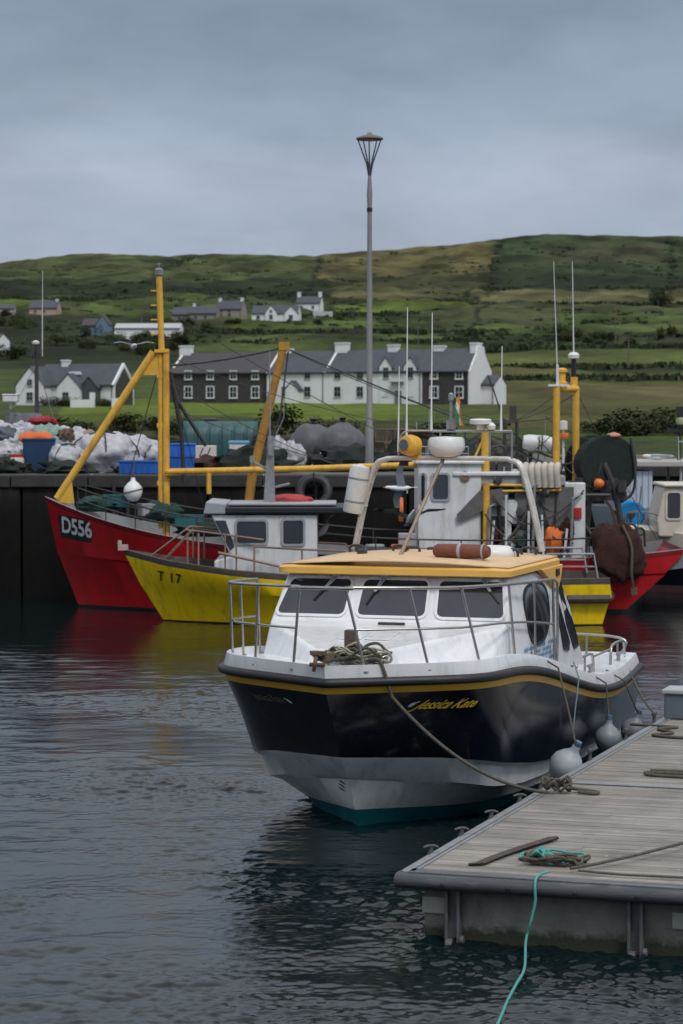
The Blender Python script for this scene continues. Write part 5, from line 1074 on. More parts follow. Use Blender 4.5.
for k in range(2): mb.add([(-.18 + .2 * k, -.236, .12), (-.15 + .2 * k, -.236, .12), (-.05 + .2 * k, -.236, .36), (-.08 + .2 * k, -.236, .36)], [(0, 1, 2, 3)])
mb.build('stroke_mark', txt_k, bx_, smooth=0)
mb = MB(); mb.box((0, 0, .06), (1.6, .9, .13)); tag(mb.build('timber_block', wood, None, smooth=0, bevel=.02, loc=onq(222, 70.05)), 'rough timber baulk carrying the boxes in front of the green tank', 'timber')
# green ribbed tanks
tk = thing('storage_tank', 'large dark green ribbed storage tank with rounded shoulders behind the derrick', 'tank', onq(221, 73))
mb = MB(); W_, D_, Ht = 2.15, 1.4, 1.06
def sect(x, s_): return [Vector((x, y * D_ / 2 * s_, .28 + z * Ht)) for y, z in ((-1, 0), (-1.02, .3), (-1, .62), (-.86, .86), (-.55, 1), (.55, 1), (.86, .86), (1, .62), (1.02, .3), (1, 0))]
rows = []
for k in range(49):
    x = -W_ / 2 + W_ * k / 48; rib = .94 if k % 8 in (0, 1) else 1.0; e = min(1, .82 + .06 * min(k, 48 - k)); rows.append(sect(x, rib * e))
mb.loft(rows); mb.add(rows[0], [tuple(range(10))]); mb.add(rows[-1], [tuple(range(10))]); mb.build('shell', tankg, tk, smooth=35)
MB().lathe([(.2, 0), (.2, .06), (.1, .1)], (-.3, 0, .28 + Ht), n=16).build('filler_cap', black, tk)
mb = MB()
for x in (-.7, .7): mb.box((x, 0, .18), (.3, 1.4, .36))
mb.build('plinth', concrete, tk, smooth=0)
for px, D, r, lb in ((312, 74, .70, 'round grey tarpaulin covered bale, smaller and partly hidden behind its neighbour'), (341, 73, .72, 'round grey tarpaulin covered bale with a black tied top')):
    t = thing('covered_bale', lb, 'bale', onq(px, D))
    MB().blob((0, 0, r * .8), (r, r, r * 1.02), int(px), .10, 1.5, 30, 18, flat=r * .8).build('cover', tarp, t, smooth=70)
    MB().lathe([(.14, 0), (.15, .05), (.08, .09), (.11, .16), (.03, .2)], (.05, 0, r * 1.78), n=12).build('tied_top', black, t)
    mb = MB(); mb.tube([(r * 1.04 * math.cos(t_), r * 1.04 * math.sin(t_), r * .5) for t_ in np.linspace(0, 6.2, 28)], .02, 5, closed=True); mb.build('rope_band', rope_b, t)
sack(277, 70, .32, .85, sackw, 'upright white sack with peaked corner beside the grey bales', 'sack', None, .0, .45)
sack(292, 70.3, .38, .72, sackw, 'bulging white sack leaning against the grey bales', 'sack', None, .0, .35)
sack(325, 69, .35, .45, sackw, 'small crumpled white bag in front of the grey bale', 'sack', None, .0, .5)
sack(267, 72, .45, 1.1, netdark, 'black bundle standing between the green tank and the white sacks', 'bundle', None, .0, .4, tie=False)
# pots and gear behind the passenger boat's arch
def pot(px, D, lift, label, rz=0):
    t = thing('lobster_pot', label, 'lobster pot', onq(px, D, lift), rz, 'lobster pots on the quay'); w, d, h = .62, .42, .36; mb = MB()
    for y in (-d / 2, d / 2): 
        for z in (.02, h): mb.tube([(-w / 2, y, z), (w / 2, y, z)], .018, 5)
        for x in (-w / 2, 0, w / 2): mb.tube([(x, y, .02), (x, y, h)], .018, 5)
    for x in (-w / 2, 0, w / 2):
        for z in (.02, h): mb.tube([(x, -d / 2, z), (x, d / 2, z)], .018, 5)
    mb.build('frame', mat('pot_frame', (.16, .11, .07), .8, var=.3), t)
    mb = MB()
    for k in range(9):
        u = -w / 2 + w * k / 8
        for y in (-d / 2, d / 2): mb.tube([(u, y, .02), (u + .05, y, h)], .006, 4); mb.tube([(u + .05, y, .02), (u, y, h)], .006, 4)
    for k in range(5):
        z = .02 + (h - .02) * k / 4
        for y in (-d / 2, d / 2): mb.tube([(-w / 2, y, z), (w / 2, y, z)], .006, 4)
    mb.build('netting', rope_b, t); return t
PG = 'lobster pot in the stack on the quay behind the boat arch'
pot0 = pot(388, 69.5, .0, PG)
for i, (px, D, l) in enumerate([(405, 69.5, 0), (396, 69.5, .38), (412, 69.6, .38), (388, 69.7, .76), (404, 69.6, .76), (392, 70.4, 0)]): copy_thing(pot0, onq(px, D, l), rg.uniform(-.2, .2))
for px, py, m_, lb in ((392, 456, mat('float_salmon', (.5, .2, .14), .7, var=.2), 'salmon pink float hanging on the lobster pots'), (403, 463, orangep, 'orange float hanging low on the lobster pots')):
    mb = MB(); mb.blob((0, 0, 0), (.17, .14, .24), int(px), .2, 2, 16, 12); tag(mb.build('net_float', m_, None, smooth=60, loc=P(px, py, 68.9)), lb, 'float')
tr_ = thing('fishing_net_pile', 'dark pile of fishing net and tyres on the quay right of the grey bales', 'net', onq(352, 68)); tr_['label'] = 'dark heap of fishing net on the quay between the grey bales and the lamp'
MB().blob((0, 0, .2), (1.0, .7, .5), 77, .4, 3, 28, 14, flat=.2).build('net', netdark, tr_, smooth=60)
ty = MB(); ty.tube([(.36 * math.cos(t_), .36 * math.sin(t_), 0) for t_ in np.linspace(0, 6.28, 25)[:-1]], .13, 10, closed=True)
tyo = ty.build('tyre', rubber, None, smooth=60, loc=P(314, 492, 63.4)); tag(tyo, 'black tyre hanging as a fender on the quay wall above the yellow boat', 'tyre'); tyo.rotation_euler.x = R(72)
mb = MB(); mb.tube([(0, .1, .36), (0, .25, .9)], .02, 6); mb.build('rope', rope_b, tyo)
mb = MB(); rg3 = random.Random(12)
for i, (px, D, w, h, lb) in enumerate([(150, 74, 2.0, .6, 'dark heap of net behind the blue fish boxes'), (254, 66.5, 1.0, .5, 'dark net heap on the quay edge below the derrick'), (205, 67, .8, .3, 'low brown net heap in front of the red pallet'), (8, 66, .6, .3, 'black net heap spilling over the quay edge by the red lidded drum'), (62, 65.6, .6, .25, 'dark net strip on the quay edge beneath the sack heap'), (430, 68.5, 1.4, .7, 'dark net heap on the quay behind the trawler wheelhouse')]):
    ob = MB().blob((0, 0, h * .3), (w, .6, h), i + 50, .5, 3, 28, 14, flat=h * .3).build('net_heap', netbrown if i in (2,) else netdark, None, smooth=60, loc=onq(px, D)); tag(ob, lb, 'net')
rj = random.Random(91)
for px, D, l, r, m_, lb in ((12, 66.6, .1, .22, mat('bag_teal', (.03, .16, .15), .7), 'small teal bundle under the white sacks beside the lidded drum'), (28, 66.6, .0, .28, netdark, 'small dark bundle between the lidded drum and the blue bin'), (57, 66.5, .05, .26, mat('bag_tan', (.30, .24, .17), .8), 'tan bundle beside the blue bin at the quay edge'), (66, 67.2, .75, .24, mat('bag_brown', (.10, .06, .045), .8), 'brown bundle tucked among the white sacks above the blue grey sack'), (46, 66.9, .0, .3, MATS['bag_teal'], 'teal net bundle beside the blue bin'), (8, 68, .75, .26, mat('bag_slate', (.10, .12, .14), .8), 'slate grey bundle resting on the end of the sack heap'), (80, 66.9, .1, .26, netdark, 'black bundle under the white sacks beside the yellow strut'), (88, 68.6, .7, .22, MATS['bag_tan'], 'tan bundle on top of the sacks near the bulk bag'), (118, 66.2, .0, .22, netbrown, 'brown net bundle at the foot of the bulk bag')):
    ob = MB().blob((0, 0, r * .7), (r * 1.3, r, r), rj.randint(0, 99), .5, 2.6, 22, 14, flat=r * .7).build('bundle', m_, None, smooth=60, loc=onq(px, D, l), rz=rj.uniform(0, 3)); tag(ob, lb, 'bundle')
# boat standing ashore, its mast
ab = thing('beached_boat', 'small grey boat ashore with a slim dark radar mast behind the sack heap', 'boat', onq(24, 77))
mb = MB(); 
rows = [[Vector((x, y * b_, z)) for y, z in ((-1, t_), (-.7, .7), (0, .3), (.7, .7), (1, t_))] for x, b_, t_ in ((-.62, .02, 1.62), (-.40, .3, 1.60), (-.1, .6, 1.58), (.2, .75, 1.57), (.46, .75, 1.56))]
for r_ in rows[:1]: 
    for k in (1, 2, 3): r_[k] = r_[k] + Vector((.62 if k == 2 else .5, 0, 0))
mb.loft(rows); mb.add(rows[-1], [tuple(range(5))]); mb.build('hull', lgrey, ab, smooth=40)
MB().box((.1, 0, 1.56), (.7, 1.1, .05)).build('deck', deckp, ab, smooth=0)
mb = MB(); mb.box((-.42, .2, 2.02), (.46, .5, .20)); mb.box((-.42, .2, 2.14), (.5, .54, .05)); mb.tube([(-.42, .2, 1.7), (-.42, .2, 2.0)], .05, 6); mb.build('console', bwhite, ab, smooth=0, bevel=.03)
mb = MB(); mx_ = .40; mb.tube([(mx_, 0, 1.4), (mx_, 0, 3.25)], .065, 8); mb.tube([(mx_ - .02, 0, 3.2), (mx_ - .02, 0, 3.7)], .03, 6); mb.box((mx_, 0, 3.3), (.4, .1, .05)); mb.box((mx_ - .1, -.05, 3.42), (.12, .1, .2)); mb.box((mx_ + .1, -.05, 3.5), (.10, .1, .16))
am = mb.build('mast', dsteel, ab, smooth=45)
mb = MB(); mb.lathe([(.02, 0), (.11, .02), (.12, .09), (.02, .13)], (mx_ - .02, 0, 3.68), n=12); mb.tube([(mx_ + .18, 0, 3.3), (mx_ + .20, 0, 5.95)], [.016, .007], 6); mb.build('aerial', chrome_w, am)
mb = MB(); mb.tube([(mx_, 0, 3.1), (-.25, -.4, 1.75)], .014, 5); mb.tube([(mx_, 0, 3.1), (1.0, .4, 1.0)], .014, 5); mb.build('stay', galv, ab)
mb = MB()
mb.box((.2, 0, .3), (.5, 1.2, .9))
mb.build('cradle', wood, ab, smooth=0)
# ================================================================== gulls
def gull(label, c, hd, up1, up2, sc=1., fold=False, pitch=0):
    """one continuous mesh: bill, body, tail and two bent wings; heading hd, wing lift angles"""
    mb = MB(); n = 10
    pr = [(.36, .006, .01), (.31, .018, .012), (.28, .035, .015), (.24, .045, .012), (.18, .055, 0), (.08, .075, -.01), (-.05, .078, -.012), (-.16, .055, 0), (-.24, .03, .01), (-.34, .045, .012), (-.36, .05, .012)]
    rows = [[Vector((x, r * math.cos(2 * math.pi * k / n), dz + r * (.85 if x > -.22 else .2) * math.sin(2 * math.pi * k / n))) for k in range(n)] for x, r, dz in pr]
    mb.loft(rows[:2], 3, closed=True); mb.loft(rows[1:], 0, closed=True)
    for s_ in (1, -1):
        if fold:
            mb.loft([[Vector((x, s_ * (.07 + .012 * (1 - abs(j - 1))), .045 - .03 * j)) for x in (.12, 0, -.15, -.32)] for j in range(3)], 1); continue
        a, b_ = (up1, up2) if isinstance(up1, (int, float)) else (up1[0 if s_ > 0 else 1], up2[0 if s_ > 0 else 1])
        j0 = Vector((.06, s_ * .05, .03)); j1 = j0 + Vector((.06, s_ * .30 * math.cos(a), .30 * math.sin(a))); j2 = j1 + Vector((-.10, s_ * .38 * math.cos(b_), .38 * math.sin(b_)))
        secs = [(j0, .17, 1), (j0.lerp(j1, .5), .17, 1), (j1, .15, 1), (j1.lerp(j2, .5), .11, 1), (j1.lerp(j2, .8), .07, 2), (j2, .015, 2)]
        for (p, c1, m1), (p2, c2, m2) in zip(secs[:-1], secs[1:]):
            r1 = [p, p + Vector((-c1 * .4, 0, .018)), p + Vector((-c1, 0, 0)), p + Vector((-c1 * .4, 0, -.006))]; r2 = [p2, p2 + Vector((-c2 * .4, 0, .012)), p2 + Vector((-c2, 0, 0)), p2 + Vector((-c2 * .4, 0, -.005))]
            mb.loft([r1, r2], m2 if m2 == 2 else 1, closed=True)
    o = mb.build('gull', [gullw, gullg, gullk, orangep], None, smooth=50, loc=c, rz=hd); o.rotation_euler.y = pitch; o.scale = (sc,) * 3
    return tag(o, label, 'gull')
gull('white gull gliding with spread wings above the cottage hedge near the yellow mast', P(134, 346, 75), R(-78), .22, -.15, 1.15)
gull('pale gull with one wing raised high flying in front of the trawler wheelhouse', P(400, 488, 52), R(188), (1.25, -1.1), (1.1, -1.3), 1.0)
gull('white gull flying low with wings out above the passenger boat roof by the trawler side', P(411, 518, 54), R(-75), .35, .1, 1.15, pitch=R(-28))
gull('gull with wings lifted in a V landing behind the yellow boat wheelhouse', P(322, 531, 57.2), R(-60), .95, .55, 1.1, pitch=R(-30))
g_ = gull('white gull perched on the flat canopy of the pale workboat', P(657, 458, 69.6), R(160), 0, 0, 1.3, True); g_.location.z = 3.49
# ================================================================== terrain
SKY = [(-900, 275), (-200, 268), (0, 263), (30, 260), (62, 257), (100, 255), (190, 255.5), (315, 256), (360, 253), (400, 250), (450, 246), (500, 239), (520, 236), (560, 235), (640, 237), (683, 237), (900, 240), (1500, 262)]
YD = [(85, 464), (96, 453), (110, 437), (140, 423), (200, 414), (300, 407.5), (366, 404.5), (420, 399), (520, 375), (620, 349), (750, 326), (1000, 298), (1300, 274)]
def yimg(px, D):
    sk = float(np.interp(px, [s[0] for s in SKY], [s[1] for s in SKY]))
    ds = [d for d, _ in YD] + [1600]; ys = [y for _, y in YD] + [sk]
    return float(np.interp(math.log(D), [math.log(d) for d in ds], ys))
def ground(px, D): return H - (yimg(px, D) - YH) / F * D
def onland(px, D, lift=0): return Vector(((px - 341.5) / F * D, D, ground(px, D) + lift))
def land_at(px, py):                     # distance at which the land passes that row
    lo, hi = 96., 1590.
    for _ in range(40):
        m = (lo * hi) ** .5
        if yimg(px, m) > py: lo = m
        else: hi = m
    return lo
us = np.concatenate([np.linspace(-.42, -.165, 50)[:-1], np.linspace(-.165, .165, 420), np.linspace(.165, .42, 50)[1:]])
ds = np.concatenate([np.exp(np.linspace(math.log(85), math.log(1600), 560)), [1640, 1700, 1800, 2000, 2400, 3000]])
pxs = 341.5 + us * F; nU, nD = len(us), len(ds)
sk = np.interp(pxs, [s[0] for s in SKY], [s[1] for s in SKY])
Yg = np.zeros((nD, nU)); ld = np.log(np.minimum(ds, 1600)); base_d = np.log([d for d, _ in YD])
for j in range(nU): Yg[:, j] = np.interp(ld, np.append(base_d, math.log(1600)), [y for _, y in YD] + [sk[j]])
U, DD = np.meshgrid(us, ds); X = U * DD; Z = H - (Yg - YH) / F * DD
drop = np.clip((DD - 1600) / 1400, 0, 1); Z = Z - 70 * drop ** 1.3
rs = np.random.RandomState(4)
def wnoise(x, y, wl, n=14, st=1.):
    o = np.zeros_like(x)
    for _ in range(n):
        a = rs.uniform(0, 2 * math.pi); k = 2 * math.pi / (wl * rs.uniform(.6, 1.7)); o += np.sin(k * (x * math.cos(a) + y * math.sin(a) * st) + rs.uniform(0, 6.28))
    return o / math.sqrt(n / 2)
far = np.clip((DD - 420) / 500, 0, 1)
Z += far * (.9 * wnoise(X, DD, 60) + .35 * wnoise(X, DD, 14)) * np.clip((1640 - DD) / 100, .4, 1) + (1 - far) * .05 * wnoise(X, DD, 9) + .25 * wnoise(X, DD, 22) * np.clip((DD - 100) / 60, 0, 1) * np.clip(1 - (DD - 130) / 120, 0, 1)
PX = pxs[None, :] + 2.5 * wnoise(X, DD, 35); PY = Yg + .8 * wnoise(X, DD, 40) + .5 * wnoise(X, DD, 16)
C = np.zeros((nD, nU, 3)); C[:] = (.052, .064, .024)
bright = (.088, .118, .022); mid = (.058, .078, .022); dull = (.044, .05, .022); dark = (.016, .021, .011); scrub = (.027, .034, .016); brown = (.092, .080, .038); olive = (.080, .076, .027); tan_ = (.090, .085, .040)
def paint(x0, x1, y0, y1, col, soft=2., k=1., slope=0.):
    global C
    yy = PY - slope * (PX - x0)
    w = np.clip((PX - x0) / 5 + .5, 0, 1) * np.clip((x1 - PX) / 5 + .5, 0, 1) * np.clip((yy - y0) / soft + .5, 0, 1) * np.clip((y1 - yy) / soft + .5, 0, 1) * k
    C = C * (1 - w[..., None]) + np.array(col) * w[..., None]
def line(pts, wd, col, k=.9):
    global C
    for (xa, ya), (xb, yb) in zip(pts[:-1], pts[1:]):
        dx, dy = xb - xa, yb - ya; t = np.clip(((PX - xa) * dx + (PY - ya) * dy) / (dx * dx + dy * dy), 0, 1)
        d = np.hypot(PX - xa - t * dx, PY - ya - t * dy); w = np.clip((wd - d) / (wd * .6) , 0, 1) * k
        C = C * (1 - w[..., None]) + np.array(col) * w[..., None]
W0, W1 = -900, 1600
paint(W0, 316, 200, 262, (.056, .064, .024), 3); paint(W0, 316, 262, 274, (.048, .056, .022), 3); paint(316, 492, 200, 292, (.082, .070, .030), 3); paint(492, W1, 200, 292, (.030, .043, .019), 3)
paint(540, 660, 246, 262, (.050, .045, .026), 8, .7); paint(W0, 330, 282, 299, (.020, .026, .013), 5); paint(330, 492, 274, 290, (.034, .036, .017), 5, .8); paint(480, W1, 275, 290, (.018, .024, .013), 4)
paint(470, W1, 291, 304, tan_, 2); paint(330, 480, 293, 303, brown, 3, .8, -.01); paint(470, W1, 304.5, 307, dark, 1.5); paint(470, W1, 307, 326, (.050, .058, .026), 3); paint(560, W1, 313, 321, mid, 2)
paint(W0, 470, 299, 330, dull, 3); paint(-60, 48, 301, 307, bright, 2); paint(88, 240, 302, 316, mid, 3); paint(60, 250, 300, 303, mid, 2, .7); paint(330, 470, 306, 313, bright, 2, .9, -.03); paint(232, 430, 318, 330, mid, 3); paint(330, 480, 303, 306.5, dark, 2, .9, -.03)
paint(W0, 180, 316, 372, (.024, .031, .014), 6); paint(180, 480, 331, 337, scrub, 2); paint(180, 480, 337, 350, mid, 3, .8); paint(250, 480, 341, 344, scrub, 2, .8); paint(470, W1, 326, 333, mid, 2); paint(470, W1, 334, 346, scrub, 3, .9); paint(478, W1, 346, 350, dark, 2); paint(478, W1, 351, 365, (.076, .092, .026), 2); paint(470, W1, 366, 371, scrub, 2)
paint(470, W1, 371, 380, olive, 2); paint(500, W1, 378, 381, scrub, 3, .6); paint(440, W1, 381, 428, (.082, .076, .030), 6); paint(440, W1, 404, 420, (.060, .058, .024), 6, .7); paint(560, W1, 388, 400, (.100, .080, .042), 5, .5)
paint(W0, 170, 372, 420, (.052, .068, .022), 5); paint(60, 430, 400, 422, (.105, .135, .022), 2.5); paint(W0, 430, 421, 443, (.045, .052, .022), 4); paint(W0, 480, 428, 440, (.062, .060, .026), 5, .6); paint(400, 500, 398, 430, (.060, .080, .022), 5, .7); paint(440, W1, 428, 445, (.055, .080, .022), 4); paint(W0, W1, 444, 470, (.05, .052, .028), 4); paint(440, W1, 440, 456, (.045, .062, .022), 5, .8)
for pts in ([(322, 250), (318, 272), (308, 292)], [(505, 236), (494, 262), (488, 292)], [(668, 232), (671, 262), (668, 292)], [(200, 250), (168, 268), (150, 282), (105, 300)], [(0, 283), (120, 290), (330, 296)], [(470, 292), (486, 306), (470, 330)]): line(pts, 3.2, dark, .97)
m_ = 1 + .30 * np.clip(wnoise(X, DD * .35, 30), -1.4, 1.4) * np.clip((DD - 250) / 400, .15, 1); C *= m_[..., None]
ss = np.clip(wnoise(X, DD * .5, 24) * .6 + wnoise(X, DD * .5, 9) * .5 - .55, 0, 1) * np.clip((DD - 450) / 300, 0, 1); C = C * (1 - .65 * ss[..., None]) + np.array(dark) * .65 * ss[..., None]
vs = np.stack([X, DD, Z], -1).reshape(-1, 3)
ii = (np.arange(nD - 1)[:, None] * nU + np.arange(nU - 1)[None, :]).ravel(); fc = np.stack([ii, ii + 1, ii + nU + 1, ii + nU], -1)
def grid_obj(name, vs, fc, m):
    me = bpy.data.meshes.new(name); me.vertices.add(len(vs)); me.vertices.foreach_set('co', vs.astype(np.float32).ravel()); me.loops.add(fc.size); me.loops.foreach_set('vertex_index', fc.astype(np.int32).ravel())
    me.polygons.add(len(fc)); me.polygons.foreach_set('loop_start', (np.arange(len(fc)) * 4).astype(np.int32)); me.polygons.foreach_set('use_smooth', np.ones(len(fc), bool)); me.update(); me.validate()
    me.materials.append(m); o = bpy.data.objects.new(name, me); COL.objects.link(o); return o
def land_mat():
    m = bpy.data.materials.new('field_ground'); m.use_nodes = True; nt = m.node_tree; L = nt.links.new; b = nt.nodes['Principled BSDF']
    at = nd(nt, 'ShaderNodeAttribute', attribute_name='field'); g = nd(nt, 'ShaderNodeNewGeometry')
    n = nd(nt, 'ShaderNodeTexNoise', i_Scale=.16, i_Detail=9., i_Roughness=.72); n2 = nd(nt, 'ShaderNodeTexNoise', i_Scale=1.4, i_Detail=6., i_Roughness=.7)
    for q_ in (n, n2): L(g.outputs['Position'], q_.inputs['Vector'])
    r1 = nd(nt, 'ShaderNodeMapRange'); r1.inputs[1].default_value = .32; r1.inputs[2].default_value = .68; r1.inputs[3].default_value = .62; r1.inputs[4].default_value = 1.38; L(n.outputs[0], r1.inputs[0])
    r2 = nd(nt, 'ShaderNodeMapRange'); r2.inputs[1].default_value = .3; r2.inputs[2].default_value = .7; r2.inputs[3].default_value = .7; r2.inputs[4].default_value = 1.3; L(n2.outputs[0], r2.inputs[0])
    mm = nd(nt, 'ShaderNodeMath', operation='MULTIPLY'); L(r1.outputs[0], mm.inputs[0]); L(r2.outputs[0], mm.inputs[1])
    sc = nd(nt, 'ShaderNodeVectorMath', operation='SCALE'); L(at.outputs['Color'], sc.inputs[0]); L(mm.outputs[0], sc.inputs['Scale']); L(sc.outputs[0], b.inputs['Base Color'])
    b.inputs['Roughness'].default_value = 1.; b.inputs['Specular IOR Level'].default_value = .1
    bp = nd(nt, 'ShaderNodeBump', i_Strength=1., i_Distance=.6); L(n.outputs[0], bp.inputs['Height']); L(bp.outputs[0], b.inputs['Normal']); return m
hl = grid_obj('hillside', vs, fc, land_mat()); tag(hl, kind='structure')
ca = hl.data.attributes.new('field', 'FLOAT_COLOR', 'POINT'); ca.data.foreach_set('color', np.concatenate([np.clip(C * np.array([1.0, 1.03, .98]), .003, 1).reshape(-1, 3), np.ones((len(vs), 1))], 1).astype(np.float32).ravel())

# ================================================================== vegetation
def leaf_mat(name, rgb):
    m = bpy.data.materials.new(name); m.use_nodes = True; nt = m.node_tree; L = nt.links.new; b = nt.nodes['Principled BSDF']
    at = nd(nt, 'ShaderNodeAttribute', attribute_name='tone'); sc = nd(nt, 'ShaderNodeVectorMath', operation='SCALE'); sc.inputs[0].default_value = rgb; L(at.outputs['Fac'], sc.inputs['Scale']); L(sc.outputs[0], b.inputs['Base Color']); b.inputs['Roughness'].default_value = .85; b.inputs['Specular IOR Level'].default_value = .2; return m
LEAF = [leaf_mat('leaves_dark', (.026, .037, .016)), leaf_mat('leaves_olive', (.045, .048, .018)), leaf_mat('leaves_green', (.038, .055, .017))]
def leaf_cloud(nl, seed, size, lumps=5, shape=(1, 1, 1)):
    """leaf-sized faces spread through an uneven crown of unit size resting on z = 0"""
    r2 = random.Random(seed); mb = MB(); tn = []; cs = [(r2.uniform(-.55, .55) * shape[0], r2.uniform(-.4, .4) * shape[1], r2.uniform(.25, .62) * shape[2], r2.uniform(.28, .5)) for _ in range(lumps)]
    tl = [r2.uniform(.65, 1.35) for _ in cs]
    for _ in range(nl):
        k = r2.randrange(lumps); cx, cy, cz, rr = cs[k]; d = Vector((r2.gauss(0, 1), r2.gauss(0, 1), r2.gauss(0, 1))).normalized() * rr * r2.random() ** .4
        p = Vector((cx + d.x, cy + d.y, max(cz + d.z * .9, .0))); u = Vector((r2.gauss(0, 1), r2.gauss(0, 1), r2.gauss(0, 1))).normalized(); w = u.orthogonal().normalized(); s_ = size * r2.uniform(.6, 1.5)
        mb.add([p - u * s_, p + w * s_ * .55, p + u * s_, p - w * s_ * .55], [(0, 1, 2, 3)]); tn += [tl[k] * r2.uniform(.6, 1.4)] * 4
    return mb, tn
def plantproto(name, seed, nl, size, m, lumps, shape, trunk):
    t = thing(name, 'x', 'bush', (0, 0, -500)); mb, tn = leaf_cloud(nl, seed, size, lumps, shape); o = mb.build('crown', m, t, smooth=0)
    a = o.data.attributes.new('tone', 'FLOAT', 'POINT'); a.data.foreach_set('value', tn)
    tm = MB(); r2 = random.Random(seed)
    tm.tube([(0, 0, -.15), (.02, .01, .2), (.0, .03, .5)], [.05, .04, .015], 6)
    for k in range(4): tm.tube([(.01, .01, .15), (r2.uniform(-.3, .3), r2.uniform(-.3, .3), r2.uniform(.4, .6))], [.025, .008], 5)
    tm.build('trunk', wood, t); return t
PRO = [plantproto('bush', 100 + i, 900, .055, LEAF[i % 3], 6, ((1, 1, 1), (1.2, 1, .8), (.9, 1, 1.1), (1.3, 1, .7))[i % 4], True) for i in range(6)]
used = set()
def plant(i, px, py, w, h, label, group, name='bush', cat='bush', D=None):
    D = D or land_at(px, py); c = onland(px, D, -.1); o = PRO[i % 6]
    if i % 6 in used: o = copy_thing(o, c)
    used.add(i % 6); o.location = c; o.name = name; o['label'] = label; o['category'] = cat; o['group'] = group; o.rotation_euler.z = random.uniform(0, 6.28); o.scale = (w * .62, w * .62, h / .95); return o
rg = random.Random(31); n_ = 0
for k in range(30):
    px = rg.uniform(-14, 182); py = rg.uniform(322, 356) if px > 20 else rg.uniform(318, 372)
    if 96 < px < 185 and py < 341: py = rg.uniform(342, 358)
    plant(n_, px, py, rg.uniform(4, 8), rg.uniform(2.6, 4.6), 'dark green bush in the thicket on the slope above the white cottage', 'thicket above the cottage'); n_ += 1
for px, py, w, h in [(188, 326, 6, 3), (205, 328, 5, 2.4), (232, 327, 6, 3), (243, 326, 4, 2.2), (168, 327, 5, 3), (300, 326, 5, 2.0), (318, 325, 4, 2), (262, 328, 5, 1.6), (340, 322, 5, 2)]:
    plant(n_, px, py, w, h, 'low dark bush around the grey roofed hillside farm buildings', 'bushes around the hillside farm'); n_ += 1
for k in range(14):
    px = rg.uniform(560, 700); py = rg.uniform(334, 347); plant(n_, px, py, rg.uniform(4, 8), rg.uniform(2, 3.6), 'dark bush in the hedge line across the fields behind the utility poles', 'hedge line across the fields'); n_ += 1
for k in range(5): plant(n_, 659 + rg.uniform(-7, 7), rg.uniform(297, 310), rg.uniform(5, 9), rg.uniform(4, 7), 'dark tree in the clump high on the far field edge', 'clump high on the field edge', 'tree', 'tree'); n_ += 1
for px, D, w, h in [(118, 112, 2.2, 1.1), (150, 118, 2.6, 1.2), (178, 110, 2.2, 1.0), (258, 104, 2.4, 1.3), (276, 112, 2.6, 1.6), (292, 105, 2.0, 1.0), (60, 106, 2.0, .9), (78, 116, 2.4, 1.0), (102, 103, 1.8, .9), (350, 112, 2.2, .9), (430, 108, 2.4, .9), (205, 116, 2.6, 1.0), (322, 118, 2.4, .9)]:
    plant(n_, px, 0, w, h, 'shrub on the rough bank behind the quay', 'shrubs on the bank behind the quay', 'shrub', 'shrub', D); n_ += 1
for px, D, w, h in [(612, 116, 2.6, .9), (628, 122, 3.2, 1.3), (646, 118, 3.2, 1.2), (664, 120, 3.2, 1.3), (682, 117, 3, 1.2), (700, 121, 3.4, 1.4), (594, 124, 2.0, .6)]:
    plant(n_, px, 0, w, h, 'dark shrub in the hedge behind the workboat canopy', 'hedge behind the workboat', 'shrub', 'shrub', D); n_ += 1
for px, py, w, h in [(50, 403, 3.4, 1.5), (62, 403, 3.6, 1.4), (75, 403, 3.6, 1.4), (88, 403, 3.4, 1.5), (98, 402, 3.2, 1.4), (106, 403, 2.6, 1.2), (112, 404, 2.4, .9)]:
    plant(n_, px, py, w, h, 'clipped dark shrub in the hedge in front of the white cottage', 'hedge in front of the cottage', 'shrub', 'shrub', 318); n_ += 1
for q_ in range(6):
    if q_ not in used: print('unused proto', q_)
